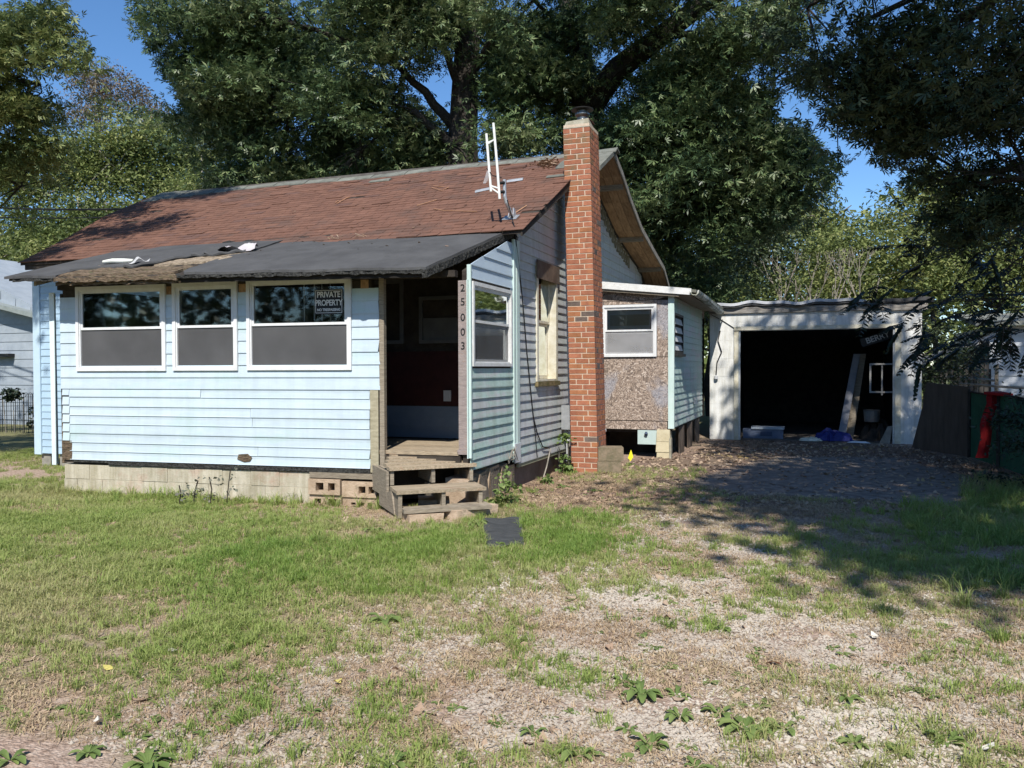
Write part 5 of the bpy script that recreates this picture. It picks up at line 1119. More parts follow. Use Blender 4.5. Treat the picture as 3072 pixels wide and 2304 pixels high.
# ================================================================== LEFT NEIGHBOUR, WIRES, WIRE FENCE
nbs = mat("shaded_clapboard", (.26, .30, .34), (.33, .37, .41), rough=.7, scale=3, orand=.04, bump=.1)  # whitish boards darkened to blue-grey: their shade is put into the colour
nb = thing('neighbour_house', "pale clapboard house with a sloping eave behind the left end", 'house', (-24, 20, 0))
YN = 18.0; NF = Fr((0, YN, 0), (1, 0, 0), (0, -1, 0)); q0, q1 = aty(-260, 845, YN), aty(125, 945, YN)
xr_ = q1.x+.3; xl_ = q0.x-6
t = MB(); t.box((xl_, YN+.01, -.2), (xr_, YN+8, q1.z)); t.prism([(xl_, YN+.01, q1.z), (xr_, YN+.01, q1.z), (xr_-5.2, YN+.01, q1.z+2.2), (xl_, YN+.01, q1.z+2.2)], (0, 8, 0)); obj('wall_core', t, nbs, nb)
zt_ = 0.1
while zt_ < q1.z+2.0:
    lim = xr_-.02 if zt_+.3 < q1.z else xr_-(zt_+.3-q1.z)*2.4
    m_ = MB(); fprofile(m_, NF, xl_, lim, xl_, lim, [(0, 0), (.02, 0), (.004, .98), (0, .98)], zt_, zt_+.262); obj('siding_board', m_, nbs, nb); zt_ += .262
t = MB(); sl = (q1.z-q0.z)/(q1.x-q0.x)
t.hexa([(q1.x+.6, YN-.45, q1.z+.6*sl-.07), (q1.x+.6, YN+8, q1.z+.6*sl-.07), (q1.x-8, YN+8, q1.z-8*sl-.07), (q1.x-8, YN-.45, q1.z-8*sl-.07), (q1.x+.6, YN-.45, q1.z+.6*sl+.06), (q1.x+.6, YN+8, q1.z+.6*sl+.06), (q1.x-8, YN+8, q1.z-8*sl+.06), (q1.x-8, YN-.45, q1.z-8*sl+.06)]); obj('roof', t, mat("pale_grey_eave", (.20, .23, .22), (.27, .30, .29)), nb)
q = aty(20, 1066, YN-.15); t = MB(); t.box((q.x-.9, YN-.25, q.z-.05), (q.x+.17, YN-.02, q.z+.05)); obj('dark_rail', t, blackm, nb)
wfence = thing('wire_fence', "low looped garden wire fence before the pale neighbour house", 'fence', (-19, 16, 0))
YW = 15.2
for i, px in enumerate(range(-110, 112, 13)):
    m_ = MB(); a, b = aty(px, 1180, YW), aty(px+12, 1180, YW); w_ = (b.x-a.x)
    pts = [(a.x, YW, 0), (a.x, YW, a.z-.05)]+[(a.x+w_/2-w_/2*math.cos(k*math.pi/6), YW, a.z-.05+w_*.5*math.sin(k*math.pi/6)) for k in range(1, 6)]+[(a.x+w_, YW, a.z-.05), (a.x+w_, YW, 0)]
    m_.tube(pts, .006, 4, cap=False); m_.tube([(a.x+w_/2, YW, 0), (a.x+w_/2, YW, a.z-.02)], .004, 4); obj('wire_loop', m_, blackc, wfence)
for zz in (1196, 1222, 1250):
    m_ = MB(); a, b = aty(-130, zz, YW-.01), aty(112, zz-6, YW-.01); m_.tube([a, b], .005, 4); obj('wire', m_, blackc, wfence)
for k, (ya_, yb_) in enumerate(((598, 618), (632, 640))):
    m_ = MB(); a, b = aty(-400, ya_-14, 14.5), aty(460, yb_+8, 13.7); a = Vector((a.x, a.y, a.z)); pts = [lerp(a, b, i/14)+Vector((0, 0, -.16*math.sin(math.pi*i/14))) for i in range(15)]
    m_.tube(pts, [.022, .014][k], 5); tagged('overhead_wire', m_, blackc, ["upper thick overhead cable running to the left roof edge", "lower thin overhead cable left of the red roof"][k], 'cable')

# ================================================================== RIGHT SIDE: PANEL, GREEN FENCE, SHED, WHITE HOUSE
m_ = MB(); m_.prism([(1.80, 17.65, -.05), (2.62, 16.4, -.05), (2.62, 16.4, 1.24), (2.02, 17.3, 1.30), (2.0, 17.35, 1.0)], (.03, .02, 0)); tagged('plywood_sheet', m_, plyd, "dark plywood sheet standing between garage and green fence", 'plywood')
gf = thing('green_fence', "green mesh panel fence running along the right edge of the drive", 'fence', (2.8, 14, 0))
GFp = [(2.62, 16.35), (2.80, 14.9), (2.98, 13.4), (3.16, 11.9), (3.34, 10.4)]
for k, ((x0, y0), (x1, y1)) in enumerate(zip(GFp, GFp[1:])):
    m_ = MB(); m_.hexa([(x0, y0, .0), (x1, y1, .0), (x1+.02, y1, .0), (x0+.02, y0, .0), (x0, y0, 1.15), (x1, y1, 1.10), (x1+.02, y1, 1.10), (x0+.02, y0, 1.15)]); obj('mesh_panel', m_, greenp, gf)
    m_ = MB(); m_.tube([(x0-.02, y0, -.1), (x0-.02, y0, 1.2)], .03, 6); obj('post', m_, barkm, gf)
    m_ = MB(); m_.tube([(x0-.02, y0, 1.16), (x1-.02, y1, 1.12)], .02, 6); obj('top_rail', m_, barkm, gf)
q = (2.66, 14.9); m_ = MB(); n = 12; rc = random.Random(2)
ed = [(rc.uniform(-.012, .012), rc.uniform(-.012, .012)) for _ in range(n+1)]
for i in range(n):
    z0, z1 = 1.19-i*.088, 1.19-(i+1)*.088; o0, o1 = -.012*i+.02*math.sin(i*.8), -.012*(i+1)+.02*math.sin((i+1)*.8)
    P4 = lambda z, o, e: [(q[0]-.05+o+e[0], q[1]-.02+.03*math.sin(z*9), z), (q[0]+.02+o, q[1]-.06+.02*math.sin(z*7), z), (q[0]+.12+o+e[1], q[1]+.01, z)]
    A_, B_ = P4(z0, o0, ed[i]), P4(z1, o1, ed[i+1])
    for k in range(2): m_.hexa([B_[k], B_[k+1], tuple(Vector(B_[k+1])+Vector((0, .012, 0))), tuple(Vector(B_[k])+Vector((0, .012, 0))), A_[k], A_[k+1], tuple(Vector(A_[k+1])+Vector((0, .012, 0))), tuple(Vector(A_[k])+Vector((0, .012, 0)))])
m_.hexa([(q[0]-.09, q[1]-.03, 1.16), (q[0]+.22, q[1]-.35, 1.13), (q[0]+.26, q[1]-.3, 1.13), (q[0]+.16, q[1]+.03, 1.16), (q[0]-.09, q[1]-.03, 1.20), (q[0]+.22, q[1]-.35, 1.18), (q[0]+.26, q[1]-.3, 1.18), (q[0]+.16, q[1]+.03, 1.21)])
tagged('red_cloth', m_, redc, "red cloth hung over the green fence panel", 'cloth')
sh_ = thing('old_shed', "tumbledown grey wooden shed with a low pitched roof behind the fence", 'shed', (4.5, 25, 0))
YSd = 24.0; sa, sb = aty(2775, 1090, YSd), aty(2955, 1010, YSd)
for i in range(12):
    x0 = sa.x+.1+(sb.x-sa.x)*i/12; x1 = sa.x+.1+(sb.x-sa.x)*(i+1)/12; zt0 = sa.z+(sb.z-sa.z)*(i/12)-.1; m_ = MB(); m_.box((x0+.01, YSd, -.1), (x1-.01, YSd+.04, zt0)); obj('wall_plank', m_, mat("dark_shed_plank", (.05, .045, .04), (.10, .09, .08), orand=.2), sh_)
m_ = MB(); m_.hexa([(sa.x-.3, YSd-.4, sa.z-.12), (sb.x+.3, YSd-.4, sb.z), (sb.x+.3, YSd+3, sb.z), (sa.x-.3, YSd+3, sa.z-.12), (sa.x-.3, YSd-.4, sa.z-.05), (sb.x+.3, YSd-.4, sb.z+.07), (sb.x+.3, YSd+3, sb.z+.07), (sa.x-.3, YSd+3, sa.z-.05)]); obj('roof', m_, mat("worn_grey_roof_board", (.22, .21, .19), (.36, .35, .33), rough=.8), sh_)
m_ = MB(); m_.box((sa.x+.3, YSd+.3, -.1), (sb.x+.2, YSd+3, sa.z-.15)); obj('wall_core', m_, darkw, sh_)
wh = thing('white_house', "white clapboard house wall seen at the right edge", 'house', (6.5, 27, 0))
YH = 25.5; ha = aty(2968, 1000, YH); HF = Fr((0, YH, 0), (1, 0, 0), (0, -1, 0))
m_ = MB(); m_.box((ha.x, YH+.01, -.2), (ha.x+9, YH+6, 2.7)); obj('wall_core', m_, wsid, wh)
z = .0
while z < 2.6:
    m_ = MB(); fprofile(m_, HF, ha.x, ha.x+9, ha.x, ha.x+9, [(0, 0), (.03, 0), (.005, .98), (0, .98)], z, z+.27); obj('siding_board', m_, wsid, wh); z += .27
m_ = MB(); m_.prism([(ha.x-.4, YH-.4, 2.7), (ha.x+9.4, YH-.4, 2.7), (ha.x+9.4, YH+3, 3.1), (ha.x-.4, YH+3, 3.1)], (0, .02, .12)); obj('roof', m_, shingg, wh)
# bricks and posts under the hedge to the right: rails of an old fence
of = thing('rail_fence', "broken old rail fence with leaning rails before the shed", 'fence', (3.6, 20, 0))
for k, (a, b) in enumerate((((2850, 1105), (2960, 1112)), ((2840, 1130), (2985, 1142)), ((2880, 1152), (3072, 1165)))):
    m_ = MB(); m_.tube([aty(*a, 20.5), aty(*b, 20.3)], .03, 5); obj('rail', m_, palebark if k == 1 else wood, of)
for px in (2850, 2930, 2990):
    p = aty(px, 1095, 20.55); m_ = MB(); m_.tube([(p.x, p.y, -.1), p], .04, 6); obj('post', m_, wood, of)
# ================================================================== TREES
def np_obj(name, V, Fq, k, m, parent=None, label=None, kind=None):
    V = np.asarray(V, dtype=np.float64); c = V.mean(0)
    me = np_mesh(name, V-c, Fq, k); me.materials.append(m)
    o = bpy.data.objects.new(name, me); COL.objects.link(o); o.location = tuple(c)
    if parent is not None: setpar(o, parent)
    if label: o['label'] = label
    if kind: o['kind'] = kind
    return o
def frames(n, R, upb=.6, droop=.5, out=None):
    """random leaf frames: tip direction t, side s, normal nn"""
    nn = R.standard_normal((n, 3)); nn[:, 2] = np.abs(nn[:, 2])+upb
    nn /= np.linalg.norm(nn, axis=1, keepdims=True)
    t = R.standard_normal((n, 3)); 
    if out is not None: t += out*.9
    t[:, 2] -= droop
    t -= nn*(t*nn).sum(1, keepdims=True); t /= np.linalg.norm(t, axis=1, keepdims=True)+1e-9
    return t, np.cross(nn, t), nn
def star_leaves(P, size, R, upb=.5, droop=.5, out=None):
    """lobed leaves: 4 slim triangles fanned from the stalk"""
    n = len(P); t, s, nn = frames(n, R, upb, droop, out); sz = size*R.uniform(.6, 1.25, n)[:, None]
    V = []
    for a, l, w_ in ((0, 1.0, .24), (.75, .80, .22), (-.75, .80, .22), (1.6, .5, .18)):
        d = t*math.cos(a)+s*math.sin(a); e = -t*math.sin(a)+s*math.cos(a)
        V += [P+e*sz*.06-nn*0, P+(d*.48+e*w_*.5)*sz*1.0, P+d*sz*l-nn*sz*.12*R.uniform(0, 1, n)[:, None], P+(d*.48-e*w_*.5)*sz*1.0]
    V = np.stack(V, 1).reshape(-1, 3)        # n*16
    F = np.arange(n*16).reshape(-1, 4); return V, F
def quad_leaves(P, size, R, upb=.5, droop=.3, out=None, asp=.42):
    n = len(P); t, s, nn = frames(n, R, upb, droop, out); sz = size*R.uniform(.6, 1.3, n)[:, None]
    V = np.stack([P, P+t*sz*.5+s*sz*asp*.5, P+t*sz-nn*sz*.1, P+t*sz*.5-s*sz*asp*.5], 1).reshape(-1, 3)
    return V, np.arange(n*4).reshape(-1, 4)
GAP1 = [(150, -80), (405, -80), (395, 90), (440, 170), (520, 255), (560, 330), (520, 330), (440, 260), (345, 180), (290, 190), (255, 120), (240, 60)]
GAP2 = [(2370, 225), (2410, 308), (2464, 298), (2469, 358), (2519, 413), (2613, 420), (2633, 497), (2733, 512), (2720, 560), (2620, 560), (2560, 650), (2534, 641), (2505, 540), (2540, 487), (2459, 440), (2400, 365), (2290, 358)]
def px_of(C):
    v = np.asarray(C)-np.array(tuple(CAM)); f_ = v@np.array(tuple(FW)); return 1536+FPX*(v@np.array(tuple(RT)))/f_, 1152-FPX*(v@np.array(tuple(UP)))/f_, f_
def in_px(C, P):     # clumps that would fill one of the sky openings between the trees
    x, y, f_ = px_of(C); ins = np.zeros(x.shape, bool)
    for (x0, y0), (x1, y1) in zip(P, P[1:]+P[:1]): ins ^= ((y0 > y) != (y1 > y)) & (x < (x1-x0)*(y-y0)/((y1-y0) or 1e-9)+x0)
    return ins & (f_ > 0)
def gap_leaf(P, R):
    q = P+R.normal(0, .10, P.shape); return in_px(q, GAP1) | in_px(q, GAP2)
def clear_limb(C, pts, rad, dep):     # keep the view onto a trunk or limb open
    x, y, f_ = px_of(C); keep = np.ones(len(C), bool)
    for (x0, y0), (x1, y1) in zip(pts, pts[1:]):
        t = np.clip(((x-x0)*(x1-x0)+(y-y0)*(y1-y0))/((x1-x0)**2+(y1-y0)**2), 0, 1); keep &= ~((np.hypot(x-x0-t*(x1-x0), y-y0-t*(y1-y0)) < rad) & (f_ < dep))
    return C[keep]
def clumps(blobs, R, gap=.0):
    """blobs: (centre, (rx,ry,rz), number of clumps) -> clump centres spread through the crown, denser near its skin"""
    out = []
    for c, r, n in blobs:
        per = 7 if n >= 14 else max(1, n//2); k = max(1, round(n/per)); ms = min(r)
        d = R.standard_normal((k, 3)); d /= np.linalg.norm(d, axis=1, keepdims=True)
        rad = R.uniform(.15, 1.0, k)**.5; mc = np.array(c)+d*np.array(r)*rad[:, None]
        sp = min(.62, ms*.42); q = R.standard_normal((k*per, 3))*np.array([1, 1, .45])*sp
        q[:, 2] -= .30*np.hypot(q[:, 0], q[:, 1])
        out.append(np.repeat(mc, per, 0)+q)
    C = np.concatenate(out)
    C = C[~in_px(C, GAP1) & ~in_px(C, GAP2)]
    if gap: C = C[fbm(C[:, 0]*gap+C[:, 1]*.3, C[:, 2]*gap, 91) > .42]
    return C
def crown(name, C, per, crad, size, m, R, parent, kind='star', flat=.55, **kw):
    n = len(C)*per; ci = np.repeat(np.arange(len(C)), per); g = R.standard_normal((n, 3))*crad*np.array([1, 1, flat])*R.uniform(.6, 1.25, len(C))[ci][:, None]
    g[:, 2] -= .25*np.hypot(g[:, 0], g[:, 1])
    P = C[ci]+g; kp = ~gap_leaf(P, R); P = P[kp]; g = g[kp]; out = g/(np.linalg.norm(g, axis=1, keepdims=True)+1e-6)
    V, F = (star_leaves if kind == 'star' else quad_leaves)(P, size, R, out=out, **kw)
    return np_obj(name, V, F, 4, m, parent)
def limb(mb, p, q, r0, r1, R, n=7, wob=.12, sagz=0):
    p, q = Vector(p), Vector(q); L_ = (q-p).length; pts = []; rs = []
    for i in range(n+1):
        t = i/n; w_ = math.sin(math.pi*t)*wob*L_*.3
        pts.append(p.lerp(q, t)+Vector((R.uniform(-w_, w_), R.uniform(-w_, w_), R.uniform(-w_, w_)*.6+sagz*math.sin(math.pi*t)))); rs.append(r0+(r1-r0)*t)
    mb.tube(pts, rs, 8 if r0 > .08 else 5); return pts
def twigs(mb, C, anchors, R, r0=.035, frac=.5):
    A = np.array([tuple(a) for a in anchors]); use = np.zeros(len(A), int)
    for c in C[R.random(len(C)) < frac]:
        dd = ((A-c)**2).sum(1) + (A[:, 2] > c[2]+1)*2 + (use > 4)*50; i = int(np.argmin(dd)); a = A[i]
        if np.linalg.norm(a-c) > 2.6: continue
        mm_ = np.array([(a+c)/2, c]); 
        if (in_px(mm_, GAP1) | in_px(mm_, GAP2)).any(): continue
        use[i] += 1; mid = (a+c)/2+R.normal(0, .12, 3); mb.tube([a, mid, c], [r0, r0*.6, r0*.25], 4, cap=False)
def B(px, py, Y, rpx, n, flat=1.0, zr_=1.0):
    """crown blob centred where the pixel ray meets depth Y, radius given in photo pixels"""
    c = aty(px, py, Y); dep = (c-CAM).dot(FW); r = rpx*dep/FPX
    return ((c.x, c.y, c.z), (r, r*flat, r*zr_), n)
def Pt(px, py, Y): return aty(px, py, Y)

# --- T1: the large maple behind the house
T1 = thing('maple_tree', "large dark maple with a thick straight trunk behind the house ridge", 'tree', (-13.2+4.4, 21, 0), "big maples behind the house")
R = np.random.default_rng(21); mb = MB()
tr = [Pt(1395, 1050, 21), Pt(1392, 700, 21), Pt(1388, 420, 21), Pt(1398, 200, 21), Pt(1412, 0, 21), Pt(1400, -260, 21)]; tr[0].z = -.2
mb.tube(tr, [.62, .50, .42, .36, .31, .24], 12)
an1 = list(tr[2:])
for (p, q, r) in (((1390, 470), (1240, 330), .16), ((1385, 400), (1180, 180), .16), ((1395, 300), (1290, 60), .13), ((1398, 250), (1520, 60), .14), ((1380, 420), (1000, 330), .15), ((1400, 100), (1100, -60), .15), ((1180, 180), (850, 60), .11), ((1000, 330), (720, 300), .10), ((1240, 330), (1060, 470), .09), ((720, 300), (560, 170), .06), ((850, 60), (600, -20), .07)):
    an1 += limb(mb, Pt(*p, 21), Pt(*q, 19.6), r, r*.5, random)
blobs = [B(690, 90, 19.5, 270, 85, .8), B(1000, 40, 19.5, 290, 95, .8), B(1290, 60, 19.8, 240, 80, .8), B(620, 300, 20, 150, 36, .9), B(800, 320, 20.5, 230, 75, .8), B(1080, 360, 20.5, 240, 80, .8), B(1300, 420, 20.4, 150, 40, .7),
         B(700, 470, 21.5, 130, 34), B(950, 480, 21.5, 150, 44), B(1250, 500, 21.5, 130, 34), B(1560, 440, 20.5, 130, 34), B(1540, 230, 21, 150, 38), B(1000, -260, 20, 380, 60, 1.2), B(560, 60, 19, 150, 34), B(1500, 80, 22, 160, 40), B(1190, 470, 24, 240, 60, .5), B(800, 400, 24, 240, 60, .5), B(1150, 150, 24.5, 300, 60, .4)]
C1 = clear_limb(clumps(blobs, R), [(1395, 540), (1388, 400), (1400, 200), (1412, 120)], 75, 27); C1 = clear_limb(C1, [(1385, 400), (1180, 180)], 28, 27); 
twigs(mb, C1, an1, R, .03, .45); obj('trunk', mb, barkm, T1)
crown('crown', C1, 92, .36, .20, leaf_maple, R, T1)
# --- T2: the right-hand maple with the great slanting limb
T2 = thing('maple_tree', "large dark maple with a great limb slanting up right, behind the chimney", 'tree', (-3, 23, 0), "big maples behind the house")
R = np.random.default_rng(22); mb = MB()
tr = [Pt(1745, 1050, 23), Pt(1745, 600, 23), Pt(1760, 330, 23), Pt(1735, 120, 23), Pt(1690, -60, 23), Pt(1650, -300, 23)]; tr[0].z = -.2
mb.tube(tr, [.60, .50, .44, .30, .26, .2], 12); an2 = list(tr[1:])
bl2 = [Pt(1760, 330, 23), Pt(1850, 210, 22.3), Pt(1980, 110, 21.6), Pt(2110, 10, 21), Pt(2240, -70, 20.4)]; mb.tube(bl2, [.40, .33, .27, .23, .18], 10); an2 += bl2
for (p, q, r) in (((1980, 110), (2180, 90), .10), ((1760, 380), (1940, 420), .10), ((1850, 210), (2000, 300), .10), ((1740, 500), (1900, 640), .09), ((2110, 10), (2350, 60), .10), ((1735, 120), (1600, 0), .1), ((2350, 60), (2480, 230), .05)):
    an2 += limb(mb, Pt(*p, 22.5), Pt(*q, 21.6), r, r*.4, random)
blobs = [B(1700, 120, 21.8, 200, 60, .8), B(1930, 250, 21.5, 230, 80, .8), B(2200, 130, 20.8, 240, 80, .8), B(1900, 470, 21.8, 200, 66, .8), B(2130, 420, 21.5, 210, 70, .8), B(2300, 330, 21.2, 120, 30, .8), B(2340, 520, 21.5, 110, 22, .8), B(2420, 470, 21.2, 80, 10), B(2480, 505, 21.2, 50, 5), B(2060, 640, 22, 180, 50), B(1900, 640, 22.5, 130, 30), B(2200, 640, 22, 130, 28), B(2040, 820, 23, 110, 20), B(1980, 40, 20.5, 260, 70, .9), B(1900, -200, 20.5, 380, 60, 1.2), B(1560, 120, 23.5, 150, 30), B(1680, 300, 24.5, 220, 50, .5), B(1960, 400, 25, 260, 60, .5), B(2200, 300, 24.5, 240, 50, .5), B(2230, 500, 22, 130, 30)]
C2 = clear_limb(clumps(blobs, R), [(1790, 300), (1850, 210), (1980, 110), (2110, 10), (2240, -70)], 62, 26); twigs(mb, C2, an2, R, .03, .4); obj('trunk', mb, barkm, T2)
crown('crown', C2, 92, .38, .20, leaf_maple, R, T2)
# --- T3: left foreground maple at the picture edge
T3 = thing('maple_tree', "sunlit yellow-green maple hanging into the upper left corner", 'tree', (-15.5, 7.5, 0))
R = np.random.default_rng(23); mb = MB(); tr = [Vector((-16.4, 8.5, -.2)), Vector((-16.2, 8.6, 3.5)), Vector((-15.9, 8.8, 7)), Vector((-15.5, 8.6, 10))]
mb.tube(tr, [.36, .30, .22, .12], 10); an3 = list(tr)
for q in ((60, 120), (120, 250), (40, 420), (150, 60), (60, 560)): an3 += limb(mb, tr[2], Pt(*q, 11), .10, .03, random)
blobs = [B(0, 60, 10.5, 120, 28), B(50, 220, 10.5, 100, 24), B(0, 340, 10.6, 110, 24), B(150, 50, 10.4, 60, 7), B(190, 110, 10.4, 45, 4), B(200, 170, 10.4, 45, 4), B(110, 330, 10.6, 80, 12), B(10, 500, 10.8, 100, 18), B(70, 440, 10.8, 60, 7), B(-150, 100, 10, 250, 60), B(-200, 500, 10, 220, 36), ((-18.5, 4.5, 10.5), (3.5, 3, 1.5), 90), ((-14.5, 9.5, 6.5), (1.5, 1.8, 1.0), 30),
         ((-11.0, 6.2, 9.0), (1.5, 1.1, .5), 42), ((-11.2, 8.5, 10.1), (1.1, .7, .3), 16), ((-10.3, 9.2, 10.3), (1.1, .5, .25), 12), ((-9.7, 7.0, 9.6), (.8, .45, .2), 8), ((-13.3, 6.4, 7.4), (1.7, 1.2, .8), 36), ((-15.5, 8.0, 9.5), (2.6, 2.6, 1.6), 55), ((-15, 7.0, 5.8), (1.6, 1.9, .9), 30), ((-20, 9.5, 9.5), (2.8, 2.5, 1.2), 50)]
C3 = clumps(blobs, R); twigs(mb, C3, an3, R, .02, .4); obj('trunk', mb, barkm, T3)
crown('crown', C3, 55, .24, .14, leaf_yel, R, T3)
# --- overhanging canopy at the right: trunk out of the picture to the right
T6 = thing('maple_tree', "dark overhanging maple filling the upper right corner, shading the drive", 'tree', (7.5, 6, 0))
R = np.random.default_rng(24); mb = MB(); tr = [Vector((8.6, 9.5, -.2)), Vector((8.4, 9.3, 4)), Vector((8.0, 9.0, 8)), Vector((7.5, 8.4, 12))]
mb.tube(tr, [.50, .42, .33, .2], 12); an6 = list(tr[1:])
ends = [Pt(2600, 60, 13), Pt(2420, 20, 13), Pt(2780, 330, 13.5), Pt(2900, 520, 13.5), Pt(2560, 250, 13), Pt(2980, 200, 13), Pt(2880, 560, 13.5), Vector((3.5, 2, 11)), Vector((6, -3, 12)), Vector((10, 0, 12)), Vector((3, 8, 11)), Vector((2.6, -2.5, 11.4))]
for q in ends: an6 += limb(mb, tr[2] if q.z > 5 else tr[1], q, .14, .035, random, n=9)
blobs = [B(2500, 30, 13, 190, 20), B(2750, 100, 13, 250, 32), B(2980, 100, 13, 200, 22), B(2780, 330, 13.3, 150, 20), B(2950, 400, 13.3, 170, 22), B(2600, 240, 13, 95, 10), B(2530, 330, 13, 50, 3), B(2570, 400, 13, 35, 2), B(2920, 560, 13.6, 100, 12), B(2850, 640, 13.7, 60, 4), B(2660, 450, 13.2, 34, 2), B(2640, 380, 13.2, 50, 3), B(3030, 620, 13.5, 80, 9), B(3000, 280, 13.3, 150, 16), B(3200, 300, 13, 250, 31),
          B(2960, -150, 12, 380, 37)]
C6 = clumps(blobs, R); twigs(mb, C6, an6, R, .018, .6); obj('trunk', mb, barkm, T6)
crown('crown', C6, 66, .23, .15, leaf_dark, R, T6)
# its high canopy above and behind the viewer, which shades drive, garage and fence
shade = [((4.6, -1.4, 12), (1.7, 1.9, .7), 52), ((3.4, -.2, 12), (.9, 1.4, .4), 14), ((6.9, -1.6, 12), (1.8, 1.8, .8), 40), ((3.9, 1.4, 12.0), (2.5, 3.2, 1.0), 90), ((6.6, 5.2, 12.5), (3.6, 3.8, 1.6), 110), ((2.9, 5.0, 11.8), (1.6, 2.6, .8), 28), ((5.6, -2.6, 12), (2.0, 1.8, .9), 34), ((4.9, 9.8, 12.6), (3.4, 2.8, 1.4), 80), ((2.9, 9.6, 12.2), (1.4, 2.0, .6), 8), ((2.2, 14.9, 13.8), (2.4, 2.2, 1.0), 26), ((6.5, 15.7, 13.8), (4.2, 3.2, 1.6), 80), ((9.5, 9, 10.5), (3.0, 4.5, 2.5), 80)]
Cs = clumps(shade, R); crown('high_crown', Cs, 50, .55, .24, leaf_dark, R, T6, kind='quad', asp=.7)

# --- T7: walnut-like tree with feather leaves over the garage corner
T7 = thing('feather_leaf_tree', "small dark tree with feather-shaped leaves drooping over the garage corner", 'tree', (5.2, 14.5, 0))
R = np.random.default_rng(27); mb = MB(); tr = [Vector((4.9, 15.2, -.2)), Vector((4.7, 15.1, 2.2)), Vector((4.3, 15.0, 4.0)), Vector((3.6, 14.8, 5.4))]; mb.tube(tr, [.13, .10, .07, .03], 8); an7 = list(tr)
tips = [(2990, 960), (3030, 990), (3060, 1010), (2950, 990), (3010, 1040), (3050, 930), (2640, 895), (2740, 985), (2760, 960), (2820, 900), (2900, 850), (2960, 780), (3020, 740), (2780, 760), (2860, 700), (2700, 880), (3000, 920), (3040, 860), (2900, 960), (2960, 1020), (2840, 1010), (2600, 905), (2760, 1040), (3060, 960), (2680, 760), (3040, 650), (2920, 620), (2620, 880), (2690, 925)]
VV = []; 
for k in range(112):
    if k < len(tips)*3: tx, ty = tips[k % len(tips)]; tx += R.normal(0, 26); ty += R.normal(0, 26)
    else: tx, ty = R.uniform(2740, 3120), R.uniform(640, 1040)
    a = Pt(tx, ty, R.uniform(13.8, 15.6)); dr = Vector((R.uniform(-1, .35), R.uniform(-.6, .3), R.uniform(-.75, .25))).normalized(); Lr = R.uniform(.35, .62)
    b = a+dr*Lr*.6+Vector((0, 0, -.04)); c = a+dr*Lr+Vector((0, 0, -.16)); mb.tube([a, b, c], [.008, .006, .003], 3, cap=False); an7.append(a)
    side = dr.cross(Vector((0, 0, 1))).normalized()
    for j in range(10):
        t_ = .12+.09*j; p = a.lerp(b, min(t_/.6, 1)) if t_ < .6 else b.lerp(c, (t_-.6)/.4)
        for s_ in (-1, 1):
            d = (side*s_+dr*.45+Vector((0, 0, -.35+R.uniform(-.15, .15)))).normalized(); l_ = .19*math.sin(.5+t_*2.4)*R.uniform(.8, 1.15); e = d.cross(Vector((R.uniform(-.4, .4), R.uniform(-.4, .4), 1))).normalized()*.03
            VV += [p, p+d*l_*.45+e, p+d*l_, p+d*l_*.45-e]
A7 = np.array([tuple(a) for a in an7[:4]])
for a in an7[4:]:
    if R.random() < .35: m0 = tr[R.integers(1, 4)]; mb.tube([m0, m0.lerp(a, .5)+Vector((0, 0, .25)), a], [.016, .010, .004], 4, cap=False)
obj('trunk', mb, barkm, T7); np_obj('crown', np.array([tuple(v) for v in VV]), np.arange(len(VV)).reshape(-1, 4), 4, leaf_walnut, T7)

# --- woodland behind: separate trees left and right
def wood_tree(name, label, px, py, Y, rpx, hpx, m, n, per, size, seed, trunkm=None, crad=.8, group=None, kind='quad', gap=0, extra=(), tr_r=.16, lean=0):
    R_ = np.random.default_rng(seed); rd = random.Random(seed); c = aty(px, py, Y); dep = (c-CAM).dot(FW); r = rpx*dep/FPX; h = hpx*dep/FPX
    T = thing(name, label, 'tree', (c.x, c.y, 0), group); mb = MB(); top = Vector((c.x, c.y, c.z+h*.6)); b0 = Vector((c.x+rd.uniform(-.5, .5)+lean, c.y+.5, -.2))
    pts = [b0.lerp(top, i/6)+Vector((rd.uniform(-.2, .2), rd.uniform(-.2, .2), 0)) for i in range(7)]; mb.tube(pts, [tr_r*(1-.85*i/6) for i in range(7)], 7)
    anc = list(pts[2:])
    for i in range(9):
        p = pts[rd.randint(2, 5)]; an_ = rd.uniform(0, 6.28); q = p+Vector((math.cos(an_)*r*.7, math.sin(an_)*r*.7, rd.uniform(.2, 1.0)*h*.5)); anc += limb(mb, p, q, tr_r*.4, .02, rd, 5)
    bl = [((c.x, c.y, c.z), (r, r*.8, h), n)]+[B(*e) for e in extra]
    C = clumps(bl, R_, gap); C = C[C[:, 2] > .4]; twigs(mb, C, anc, R_, .03, .3); obj('trunk', mb, trunkm or barkm, T)
    crown('crown', C, per, crad, size, m, R_, T, kind=kind); return T
GL = "woodland trees behind the left end of the house"
GRt = "woodland trees behind the garage"
